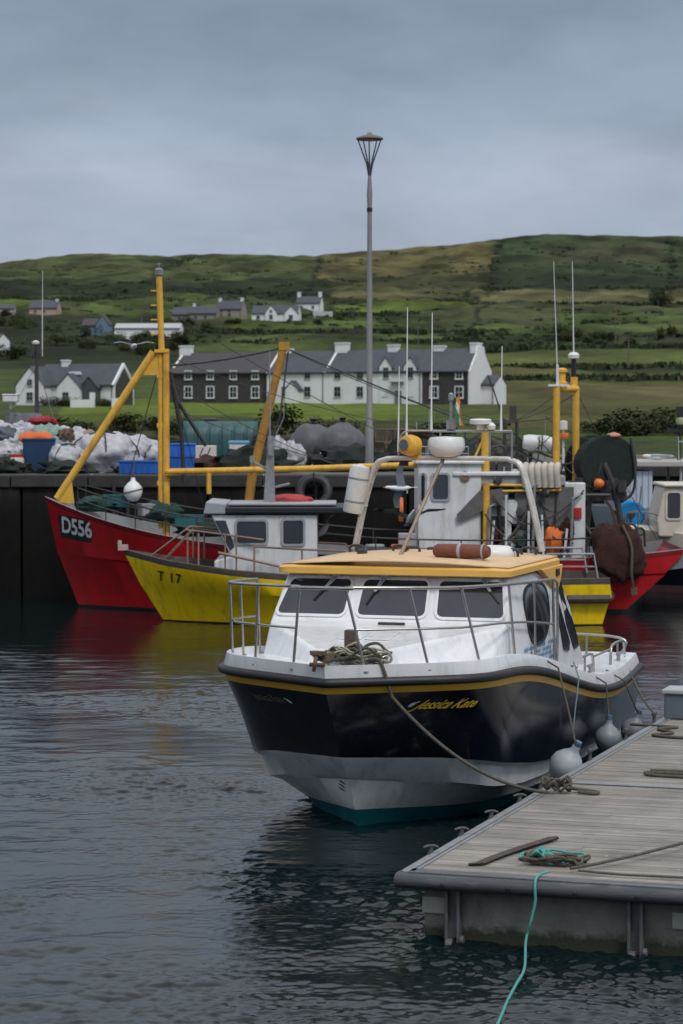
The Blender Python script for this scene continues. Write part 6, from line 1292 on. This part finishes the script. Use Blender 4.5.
# scrub and wall lines far up the hill: nobody could count it
mb = MB(); tn = []; r2 = random.Random(77)
def tuft(p, w, h, n=9, t0=1.):
    for _ in range(n):
        a = r2.uniform(0, 6.28); q_ = p + Vector((r2.gauss(0, w * .4), r2.gauss(0, w * .4), 0)); hh = h * r2.uniform(.4, 1.1); ww = w * r2.uniform(.18, .4)
        d = Vector((math.cos(a), math.sin(a), 0)) * ww; l = Vector((r2.gauss(0, .3), r2.gauss(0, .3), 1)) * hh
        mb.add([q_ - d - Vector((0, 0, .3)), q_ + d - Vector((0, 0, .3)), q_ + d * .7 + l * .7, q_ + l, q_ - d * .8 + l * .6], [(0, 1, 2, 3, 4)]); tn.extend([t0 * r2.uniform(.5, 1.4)] * 5)
for pts in ([(-60, 284), (120, 289), (330, 296)], [(470, 305), (720, 305)], [(478, 349), (720, 347)], [(470, 369), (720, 367)], [(322, 257), (318, 272), (308, 292)], [(503, 239), (494, 262), (488, 292)], [(668, 240), (671, 262), (668, 288)], [(196, 257), (168, 268), (150, 282), (105, 300)], [(330, 305), (470, 301)], [(180, 333), (480, 333)], [(480, 290), (720, 289)], [(240, 343), (480, 342)], [(500, 380), (720, 379)], [(-60, 299), (60, 300), (250, 300)], [(230, 317), (330, 316), (430, 314)]):
    for (xa, ya), (xb, yb) in zip(pts[:-1], pts[1:]):
        for k in range(int(max(abs(xb - xa), abs(yb - ya)) * .8)):
            t = r2.random(); px = xa + (xb - xa) * t + r2.gauss(0, 1.2); py = ya + (yb - ya) * t + r2.gauss(0, .7); D = land_at(px, py)
            if D < 1580: tuft(onland(px, D), 2.0, r2.uniform(.4, 1.4), 5, r2.uniform(.8, 1.7))
for _ in range(1300):
    px = r2.uniform(-60, 740); py = r2.uniform(240, 345) ; D = land_at(px, py)
    if D > 1570 or (px > 470 and 291 < py < 303): continue
    tuft(onland(px, D), r2.uniform(1.2, 4.5), r2.uniform(.3, .9), 6, r2.uniform(.9, 2.2))
o = mb.build('hillside_scrub', LEAF[0], None, smooth=0); a = o.data.attributes.new('tone', 'FLOAT', 'POINT'); a.data.foreach_set('value', tn); tag(o, 'dark gorse scrub and field bank growth scattered over the hill', 'scrub', kind='stuff')
# ================================================================== houses
hw = mat('render_white', (.70, .71, .72), .8, var=.05, scale=.5, dirt=((.40, .40, .38), .4, .6, (1, 1, .4)))
hstone = mat('stone_dark', (.045, .042, .042), .9, var=.45, scale=2.2, bump=.5, bscale=4, dirt=((.10, .095, .09), .6, 3, (1, 1, 1.5)))
hslate = mat('slate_roof', (.060, .066, .082), .7, var=.2, scale=1.2, dirt=((.035, .038, .042), .6, .8, (1, 1, 1)))
hslate2 = mat('slate_roof_brown', (.058, .054, .060), .75, var=.2, scale=1.2)
hgl = mat('house_window_glass', (.012, .013, .016), .15, var=.2)
hpink = mat('render_pinkish', (.42, .30, .24), .85, var=.1); hgs = mat('stone_grey', (.22, .20, .17), .9, var=.25, scale=1.5); hblue = mat('shed_blue', (.13, .19, .27), .7, var=.1)
def hwin(x, z, w, h, y, par, surround=None, ny=-1, frame=None):
    fr = MB(); t = .16 if surround else .05
    for s_ in (1, -1): fr.box((x + s_ * (w / 2 + t / 2), y + ny * .04, z + h / 2), (t, .12, h + 2 * t)); fr.box((x, y + ny * .04, z + h / 2 + s_ * (h / 2 + t / 2)), (w, .12, t))
    fr.box((x, y + ny * .03, z + h * .5), (w, .08, .06)); fr.box((x, y + ny * .03, z + h * .5), (.05, .08, h)); fr.box((x, y + ny * .07, z - t * .5 - .05), (w + 2 * t + .1, .2, .10))
    f = fr.build('window', frame or (hw if surround else lgrey), par, smooth=0); MB().box((x, y + ny * .02, z + h / 2), (w, .05, h)).build('pane', hgl, f, smooth=0)
def hchim(x, y, zt, zb, w, d, par, m):
    mb = MB(); mb.box((x, y, (zt + zb) / 2), (w, d, zt - zb)); mb.box((x, y, zt - .12), (w + .18, d + .18, .2)); c = mb.build('chimney', m, par, smooth=0)
    for k in (-1, 1): MB().lathe([(.13, 0), (.11, .3)], (x + k * w * .25, y, zt - .02), n=8)
    return c
def house(name, label, cat, loc, rz, w, d, he, hr, wm, rm, wins=(), chims=(), group=None, wings=(), doors=(), surround=None, coping=()):
    t = thing(name, label, cat, loc, rz, group)
    MB().prism([(0, 0, -1.5), (0, 0, he), (0, d / 2, hr), (0, d, he), (0, d, -1.5)], (w, 0, 0)).build('wall', wm, t, smooth=0)
    sl = math.atan2(hr - he, d / 2); mb = MB(); e = .25
    mb.prism([(-.05, -e, he - e * math.tan(sl) + .03), (-.05, d / 2, hr + .03), (-.05, d + e, he - e * math.tan(sl) + .03), (-.05, d + e, he - e * math.tan(sl) + .2), (-.05, d / 2, hr + .22), (-.05, -e, he - e * math.tan(sl) + .2)], (w + .1, 0, 0))
    rf = mb.build('roof', rm, t, smooth=0)
    for x in coping:
        MB().prism([(x - .18, -.32, he - .05), (x - .18, d / 2, hr + .30), (x - .18, d + .32, he - .05), (x - .18, d / 2, hr - .3)], (.36, 0, 0)).build('gable_coping', hw, rf, smooth=0)
    for c in chims: hchim(c[0], d / 2 if len(c) < 5 else c[4], c[1], hr - .9, c[2], c[3], rf, hw)
    for x, z, ww, h in wins: hwin(x, z, ww, h, 0, t, surround)
    gt = MB(); gt.tube([(-.05, -e - .06, he - e * math.tan(sl) + .02), (w + .05, -e - .06, he - e * math.tan(sl) + .02)], .07, 6); gt.tube([(w - .35, -e - .06, he - .2), (w - .35, -.08, he - .55), (w - .35, -.08, -.5)], .05, 6); gt.build('gutter', black, t)
    for x, ww, h, m_ in doors: MB().box((x, -.03, h / 2), (ww, .08, h)).build('door', m_, t, smooth=0)
    for wg in wings:
        x0, ww, dp, e2, r_, m2 = wg[:6]
        wp = MB().prism([(x0, -dp, -1.5), (x0, -dp, e2), (x0 + ww / 2, -dp, r_), (x0 + ww, -dp, e2), (x0 + ww, -dp, -1.5)], (0, dp + d * .45, 0)).build('wing', m2, t, smooth=0)
        s2 = math.atan2(r_ - e2, ww / 2); lo = e2 - .2 * math.tan(s2)
        MB().prism([(x0 - .2, -dp - .12, lo + .03), (x0 + ww / 2, -dp - .12, r_ + .03), (x0 + ww + .2, -dp - .12, lo + .03), (x0 + ww + .2, -dp - .12, lo + .18), (x0 + ww / 2, -dp - .12, r_ + .2), (x0 - .2, -dp - .12, lo + .18)], (0, dp + .1 + d * .42, 0)).build('wing_roof', rm, wp, smooth=0)
        for x, z, w3, h in (wg[6] if len(wg) > 6 else ()): hwin(x, z, w3, h, -dp, wp, None)
    return t
RZ = R(-25); cu, su = math.cos(RZ), math.sin(RZ); D0 = 386.; X0 = (170 - 341.5) / F * D0
def srow(px): k = (px - 341.5) / F; return (k * D0 - X0) / (cu - k * su)
def rowpt(s, z=5.9): return (X0 + s * cu, D0 + s * su, z)
S = {p: srow(p) for p in (170, 267, 325, 422, 468)}
TG = 'terrace of houses facing the harbour'; hd = 8.6
def zrow(px, py): s = srow(px); D = D0 + s * su; return H - (py - YH) / F * D - 5.9
def rw(px0, pxs, py0, py1, ww): return [(srow(p) - srow(px0), zrow(p, py1), ww, zrow(p, py0) - zrow(p, py1)) for p in pxs]
house('terraced_house', 'dark stone terraced house with white framed windows and one tall white gable chimney', 'house', rowpt(0), RZ, S[267] - S[170], hd, 4.95, 7.9, hstone, hslate2,
      rw(170, (188.5, 210.5, 233.5, 255.5), 371.5, 379, .95) + rw(170, (188.5, 210.5, 233.5, 255.5), 387, 397.5, 1.1), [(.6, zrow(180, 345), 1.9, 1.1)], TG, surround=True, coping=(.15,))
house('terraced_house', 'narrow white terraced house with a small gabled porch next to the dark stone house', 'house', rowpt(S[267]), RZ, S[325] - S[267], hd, 4.9, 8.0, hw, hslate,
      rw(267, (307.5,), 372, 378.5, .85) + rw(267, (285, 307.5), 387, 396.5, .95), [(1.4, zrow(278, 348), 1.5, 1.0)], TG, coping=(.12,), wings=[(srow(290) - S[267], 2.1, 1.6, 2.3, 3.5, hw)])
house('terraced_house', 'long white terraced house with two dormer gables and a canopy over its door', 'house', rowpt(S[325]), RZ, S[422] - S[325], hd, 4.95, 8.05, hw, hslate,
      rw(325, (337.5, 360), 371.5, 378.5, .9) + rw(325, (337.5, 360, 385, 410), 387, 396.5, .95), [(.9, zrow(332, 342), 2.0, 1.1), (srow(382) - S[325], zrow(382, 344), 1.6, 1.0)], TG, coping=(.12,), doors=[(srow(398) - S[325], 1.1, 2.1, mat('door_grey', (.15, .16, .18), .6))],
      wings=[(srow(379.5) - S[325], 2.0, .12, 5.6, 7.0, hw, [(srow(385) - S[325] + .2, 4.0, .8, 1.5)]), (srow(404) - S[325], 2.0, .12, 5.6, 7.0, hw, [(srow(409.5) - S[325] + .2, 4.0, .8, 1.5)])])
e4 = house('terraced_house', 'dark stone terraced house ending the row with a white gable wall and large chimney', 'house', rowpt(S[422]), RZ, S[468] - S[422], hd, 4.95, 8.1, hstone, hslate,
      rw(422, (434, 459), 371.5, 378.5, .95) + rw(422, (434, 459), 387, 397.5, 1.1), [(1.0, zrow(430, 345), 1.7, 1.0), (S[468] - S[422] - .5, zrow(478, 342), 1.1, 2.0)], TG, surround=True)
wl_ = S[468] - S[422]
MB().prism([(wl_ + .003, -.02, -1.5), (wl_ + .003, -.02, 4.95), (wl_ + .003, hd * .30, 7.4), (wl_ + .003, hd * .36, 8.6), (wl_ + .003, hd * .64, 8.6), (wl_ + .003, hd * .70, 7.4), (wl_ + .003, hd + .02, 4.95), (wl_ + .003, hd + .02, -1.5)], (.28, 0, 0)).build('gable_wall', hw, e4, smooth=0)
mb = MB(); s_ = MB().box((0, 0, 0), (1, 1, 1))
MB().box((srow(398) - S[325], -.55, 4.35 - 1.0), (2.0, 1.0, .12)).build('door_canopy', hslate, [o for o in bpy.data.objects if o.get('label', '').startswith('long white terraced')][0], smooth=0)
house('outbuilding', 'small white outbuilding with a low grey roof behind the end gable of the terrace', 'shed', rowpt(S[468] + 1.6, 5.9), RZ, 2.3, 4.6, 3.0, 4.2, hw, hslate, chims=[])
bpy.data.objects['outbuilding'].location = rowpt(S[468] + 2.2, 5.9); bpy.data.objects['outbuilding'].location.y += 5
# cottage by the hedge
CZ = ground(70, 345) - .1
cw = house('cottage', 'white cottage with several grey gables and dark end wall behind a clipped hedge', 'cottage', ((36 - 341.5) / F * 350, 350, CZ), R(-22), 12.3, 6.0, 3.0, 5.7, hw, hslate, [(9.2, 1.0, .9, 1.0)], [(3.2, 6.5, 1.0, .9), (5.8, 4.6, 1.3, 1.2, .8)], None,
      [(-1.9, 4.4, 2.2, 2.9, 5.4, hw, [(.3, .8, .9, 1.1), (.3, 2.9, .7, .8)]), (4.2, 3.6, 1.6, 2.6, 4.4, hw, [(5.6, .8, .9, 1.1)]), (7.6, 2.6, 1.0, 2.6, 4.0, hslate)], coping=(12.2,))
MB().prism([(12.305, .3, 0), (12.305, .3, 2.9), (12.305, 3.0, 5.3), (12.305, 5.7, 2.9), (12.305, 5.7, 0)], (.03, 0, 0)).build('end_wall', hstone, cw, smooth=0)
mb = MB(); mb.box((0, 0, .5), (3.0, .3, 1.3)); mb.box((1.2, 0, 1.0), (.6, .4, 2.0)); tag(mb.build('garden_wall', hw, None, smooth=0, loc=onland(83, 300, -.2), rz=R(-10)), 'short white garden wall with a pillar in front of the cottage hedge', 'wall')
mb = MB(); mb.box((0, 0, .5), (1.0, .3, 1.6)); tag(mb.build('gate_pillar', hw, None, smooth=0, loc=onland(116, 305, -.2)), 'single white gate pillar on the lawn near the yellow strut', 'pillar')
def hh(name, label, px, py, D, w, d, he, hr, rz, wm, rm, wins=(), chims=(), wings=(), cat='house', **kw):
    z = H - (py - YH) / F * D; return house(name, label, cat, ((px - 341.5) / F * D, D, z), R(rz), w, d, he, hr, wm, rm, wins, chims, None, wings, **kw)
def hd_(py): return land_at(200, py)
D1 = land_at(30, 316); D2 = land_at(200, 322); D3 = land_at(270, 322)
hh('cottage', 'far pinkish cottage with a low grey roof near the bright green strip', 30, 316, D1, 9.5, 6, 2.6, 4.9, -6, hpink, hslate, [(2, 1, .8, .9), (5, 1, .8, .9)], [(8.8, 5.6, .9, .8)], cat='cottage')
hh('cottage', 'small far white cottage at the picture edge beside a dark hedge', -4, 316, D1, 6.5, 5, 2.4, 3.8, 4, mat('render_offwhite', (.48, .45, .42), .85, var=.1), hslate, [(3, 1, .8, .9)], cat='cottage')
hh('shed', 'blue gabled shed joined to a long dark roof on the wooded slope', 82, 335, land_at(100, 335), 6.0, 5.5, 2.6, 4.4, -12, hblue, hslate2, (), (), [(4.6, 3.6, 1.2, 2.8, 5.2, hblue)], cat='shed')
hh('barn', 'long low white barn with a pale roof beside the blue shed', 115, 337, land_at(150, 337), 18, 8, 2.3, 3.6, -3, hw, mat('barn_roof_pale', (.40, .41, .43), .7, var=.1), (), (), cat='barn')
hh('house', 'grey slate roofed low house at the left of the hillside farm group', 172, 322, D2, 9, 6, 2.3, 4.4, -10, hgs, hslate, [(2.5, .8, .8, 1), (6, .8, .8, 1)]); 
for o in bpy.data.objects:
    if o.get('label', '').startswith('grey slate roofed low'): o['label'] = 'low grey slate roofed house, westernmost of the hillside farm group beside the barn'
    if o.get('label', '').startswith('small far white cottage'): o['label'] = 'small far off-white cottage beside a dark hedge, next to the pinkish cottage'
hh('house', 'grey house with a long slate roof and roof lights beside the beige stone house', 190, 322, D2 - 4, 8.5, 6, 2.6, 4.8, -10, hgs, hslate, [(2, .8, .9, 1.1), (5, .8, .9, 1.1)], [(.8, 5.8, .8, .7)])
hh('house', 'tall beige stone house with a grey roof in the hillside farm group', 216, 320, D2 + 6, 8.4, 6, 3.4, 5.9, -14, mat('stone_beige', (.27, .24, .20), .9, var=.2), hslate, [(1.6, .8, .8, 1.1), (4.5, .8, .8, 1.1), (1.6, 2.3, .7, .8), (4.5, 2.3, .7, .8)], [(.6, 6.9, .9, .8), (7.8, 6.9, .9, .8)])
hh('bungalow', 'white bungalow with two front gables and a slate roof on the hillside', 252, 322, D3, 14.5, 7, 2.6, 5.0, -8, hw, hslate, [(2, .8, 1.0, 1.1), (11, .8, 1.4, 1.1)], (), [(4.4, 3.6, .8, 2.8, 4.9, hw, [(6.2, .8, 1.0, 1.3), (6.2, 2.9, .7, .7)]), (10.4, 4.0, .4, 2.6, 4.6, hw, [(12.4, .8, 1.2, 1.2)])], cat='bungalow')
hh('house', 'white house with two white chimneys standing behind the hillside bungalow', 296, 312, land_at(305, 312), 8.6, 6, 3.0, 5.2, -10, hw, hslate, [(2, 1, .8, 1), (6, 1, .8, 1)], [(.6, 6.9, 1.1, .9), (8.0, 6.9, 1.1, .9)])
mb = MB(); mb.box((0, 0, .6), (6.5, .4, 2.2)); mb.box((-2.4, .1, 1.4), (1.6, .5, 1.0)); tag(mb.build('yard_wall', mat('wall_pale', (.46, .46, .45), .85, var=.1), None, smooth=0, loc=onland(323, land_at(323, 317), 0), rz=R(-10)), 'pale yard wall running from the white house behind the bungalow', 'wall')
hh('cottage', 'white gable wall of a house among the dark bushes at the picture edge', -14, 352, land_at(0, 352), 3.6, 5, 2.6, 4.2, -30, hw, hslate, (), (), cat='cottage')
# utility poles
for px, py, top, lb in ((615, 348, 305, 'slim utility pole in the far fields above the hedge line'), (628, 369, 338, 'shorter utility pole in the fields below the hedge line'), (142, 330, 308, 'thin utility pole beside the white barn'), (418, 350, 325, 'utility pole on the slope behind the long white terraced house')):
    D = land_at(px, py); c = onland(px, D, -.2); hp = (py - top) / F * D; t = thing('utility_pole', lb, 'utility pole', c)
    MB().tube([(0, 0, 0), (0, 0, hp)], [.16, .11], 8).build('pole', wood, t); mb = MB(); mb.box((0, 0, hp - .4), (1.5, .12, .12)); mb.build('crossarm', wood, t, smooth=0)
mb = MB(); 
# ================================================================== water
nu_, nv_ = 800, 1800
un = np.linspace(-.19, .19, nu_); dn = np.exp(np.linspace(math.log(17), math.log(76), nv_)); U, DD = np.meshgrid(un, dn); X = U * DD; Z = np.zeros_like(X)
rs = np.random.RandomState(11)
def waves(wl0, wl1, n, slope, spread, d0=math.pi / 2):
    o = np.zeros_like(X)
    for _ in range(n):
        wl = math.exp(rs.uniform(math.log(wl0), math.log(wl1))); k = 2 * math.pi / wl; a = d0 + rs.normal(0, spread)
        ph = rs.uniform(0, 6.28); kk = k * (X * math.cos(a) + DD * math.sin(a)) + ph
        att = np.clip(1.7 - DD / (wl * 300), 0, 1)       # no waves finer than the grid can carry
        o += att * (np.sin(kk) + .25 * np.sin(2 * kk + 1.2)) * slope / k / math.sqrt(n / 2)
    return o
g1 = np.clip(.75 + .35 * wnoise(X, DD, 9, 8), .3, 1.4); g2 = np.clip(.7 + .4 * wnoise(X, DD, 5, 8), .25, 1.5)
Z = waves(1.2, 4., 16, .018, .5, math.pi / 2 + .12) * g1 + waves(.34, 1.1, 40, .066, .45, math.pi / 2 + .1) * g2 + waves(.10, .32, 72, .145, .9, math.pi / 2 + .15) * g2 * g1
Z *= np.interp(DD, [11, 22, 32, 42, 52, 64], [1.5, 1.38, 1.0, .60, .27, .12]); edge = np.clip((.19 - np.abs(U)) / .01, 0, 1) * np.clip((76 - DD) / 4, 0, 1) * np.clip((DD - 17) / 1, 0, 1); Z *= edge
vs = np.stack([X, DD, Z], -1).reshape(-1, 3); ii = (np.arange(nv_ - 1)[:, None] * nu_ + np.arange(nu_ - 1)[None, :]).ravel(); fc = np.stack([ii, ii + 1, ii + nu_ + 1, ii + nu_], -1)
c0 = [(-.19 * 17, 17, 0), (.19 * 17, 17, 0), (.19 * 76, 76, 0), (-.19 * 76, 76, 0), (-90, -30, 0), (90, -30, 0), (90, 76, 0), (-90, 76, 0)]
nb0 = len(vs); vs = np.concatenate([vs, np.array(c0)]); fc = np.concatenate([fc, np.array([(4, 5, 1, 0), (5, 6, 2, 1), (7, 4, 0, 3)]) + nb0])
wm = bpy.data.materials.new('harbour_water'); wm.use_nodes = True; nt = wm.node_tree; b = nt.nodes['Principled BSDF']; L = nt.links.new
b.inputs['Base Color'].default_value = (.0035, .0095, .0110, 1); b.inputs['Roughness'].default_value = .015; b.inputs['IOR'].default_value = 1.333; b.inputs['Specular IOR Level'].default_value = .5
g = nd(nt, 'ShaderNodeNewGeometry'); mp = nd(nt, 'ShaderNodeMapping'); mp.inputs['Scale'].default_value = (1, 1.5, 1); L(g.outputs['Position'], mp.inputs[0]); n = nd(nt, 'ShaderNodeTexNoise', i_Scale=11., i_Detail=4., i_Roughness=.6); L(mp.outputs[0], n.inputs['Vector'])
bp = nd(nt, 'ShaderNodeBump', i_Strength=.14, i_Distance=.03); L(n.outputs[0], bp.inputs['Height']); L(bp.outputs[0], b.inputs['Normal'])
tag(grid_obj('water', vs, fc, wm), kind='structure')
tag(MB().add([(-90, -30, -4), (90, -30, -4), (90, 80, -4), (-90, 80, -4)], [(0, 1, 2, 3)]).build('harbour_bed', bottomp, None, smooth=0), kind='structure')

# ================================================================== sky, sun, camera
SUN_EL, SUN_AZ = R(52), R(152)           # azimuth clockwise from +Y: over the camera's right shoulder
w = bpy.data.worlds.new('World'); scene.world = w; w.use_nodes = True; nt = w.node_tree; L = nt.links.new; nt.nodes.clear()
out = nd(nt, 'ShaderNodeOutputWorld'); bg = nd(nt, 'ShaderNodeBackground'); bg.inputs['Strength'].default_value = .1; L(bg.outputs[0], out.inputs[0])
sk_ = nd(nt, 'ShaderNodeTexSky', sky_type='NISHITA', sun_disc=False, sun_elevation=SUN_EL, sun_rotation=SUN_AZ, air_density=1., dust_density=2.)
tc = nd(nt, 'ShaderNodeTexCoord'); sp = nd(nt, 'ShaderNodeSeparateXYZ'); L(tc.outputs['Generated'], sp.inputs[0])
mp = nd(nt, 'ShaderNodeMapping'); mp.inputs['Scale'].default_value = (7., 7., 17.); L(tc.outputs['Generated'], mp.inputs[0])
n1 = nd(nt, 'ShaderNodeTexNoise', i_Scale=1.5, i_Detail=7., i_Roughness=.5); L(mp.outputs[0], n1.inputs['Vector'])
mp2 = nd(nt, 'ShaderNodeMapping'); mp2.inputs['Scale'].default_value = (16., 16., 48.); L(tc.outputs['Generated'], mp2.inputs[0])
n2 = nd(nt, 'ShaderNodeTexNoise', i_Scale=1.6, i_Detail=8., i_Roughness=.55); L(mp2.outputs[0], n2.inputs['Vector'])
m1 = nd(nt, 'ShaderNodeMath', operation='MULTIPLY_ADD'); L(n1.outputs[0], m1.inputs[0]); m1.inputs[1].default_value = .085; L(sp.outputs[2], m1.inputs[2])
m2 = nd(nt, 'ShaderNodeMath', operation='MULTIPLY_ADD'); L(n2.outputs[0], m2.inputs[0]); m2.inputs[1].default_value = .030; L(m1.outputs[0], m2.inputs[2])
rp = nd(nt, 'ShaderNodeValToRGB'); e = rp.color_ramp.elements
STOPS = [(0., (3.6, 4.1, 5.0)), (.06, (3.8, 4.35, 5.3)), (.10, (3.75, 4.25, 5.15)), (.125, (3.2, 3.75, 4.7)), (.145, (3.5, 4.0, 4.95)), (.175, (2.75, 3.3, 4.25)), (.195, (2.5, 3.05, 3.95)), (.225, (2.05, 2.6, 3.45)), (.26, (2.7, 3.3, 4.15)), (.32, (4.5, 5.15, 5.9)), (.45, (5.6, 6.1, 6.7)), (1., (8.8, 9.1, 9.4))]
e[0].position = STOPS[0][0]; e[0].color = (*[c / 10 for c in STOPS[0][1]], 1); e[1].position = 1.; e[1].color = (*[c / 10 for c in STOPS[-1][1]], 1)
for p_, c in STOPS[1:-1]: k = e.new(p_); k.color = (*[q_ / 10 for q_ in c], 1)
L(m2.outputs[0], rp.inputs[0])
sc10 = nd(nt, 'ShaderNodeVectorMath', operation='SCALE'); L(rp.outputs[0], sc10.inputs[0]); cb = nd(nt, 'ShaderNodeMapRange'); cb.inputs[1].default_value = .38; cb.inputs[2].default_value = .68; cb.inputs[3].default_value = 7.9; cb.inputs[4].default_value = 10.4; n3 = nd(nt, 'ShaderNodeTexNoise', i_Scale=1.15, i_Detail=6., i_Roughness=.52); mp3 = nd(nt, 'ShaderNodeMapping'); mp3.inputs['Scale'].default_value = (6., 6., 17.); mp3.inputs['Location'].default_value = (3.3, 1.2, 4.4); L(tc.outputs['Generated'], mp3.inputs[0]); L(mp3.outputs[0], n3.inputs['Vector']); L(n3.outputs[0], cb.inputs[0]); L(cb.outputs[0], sc10.inputs['Scale'])
mx = nd(nt, 'ShaderNodeMix', data_type='RGBA'); mx.inputs[0].default_value = .93; L(sk_.outputs[0], mx.inputs[6]); L(sc10.outputs[0], mx.inputs[7]); L(mx.outputs[2], bg.inputs[0])
sun = bpy.data.lights.new('sun', 'SUN'); sun.energy = 1.2; sun.angle = R(12); sun.color = (1., .97, .93); so = bpy.data.objects.new('sun', sun); COL.objects.link(so)
so.rotation_euler = Vector((math.sin(SUN_AZ) * math.cos(SUN_EL), math.cos(SUN_AZ) * math.cos(SUN_EL), math.sin(SUN_EL))).to_track_quat('Z', 'Y').to_euler()
cam = bpy.data.cameras.new('camera'); co = bpy.data.objects.new('camera', cam); COL.objects.link(co); scene.camera = co
cam.sensor_fit = 'VERTICAL'; cam.sensor_height = 36.; cam.sensor_width = 24.; cam.lens = F / 1024 * 36; cam.clip_start = .5; cam.clip_end = 8000
co.location = (0, 0, H); co.rotation_euler = (R(90) - math.atan((512 - YH) / F), 0, 0)
cam.dof.use_dof = True; cam.dof.focus_distance = 28.5; cam.dof.aperture_fstop = 3.6
vs_ = scene.view_settings; vs_.view_transform = 'Standard'; vs_.look = 'None'; vs_.exposure = .32; vs_.gamma = 1.; vs_.use_curve_mapping = False
scene.cycles.max_bounces = 6; scene.cycles.caustics_reflective = False; scene.cycles.caustics_refractive = False
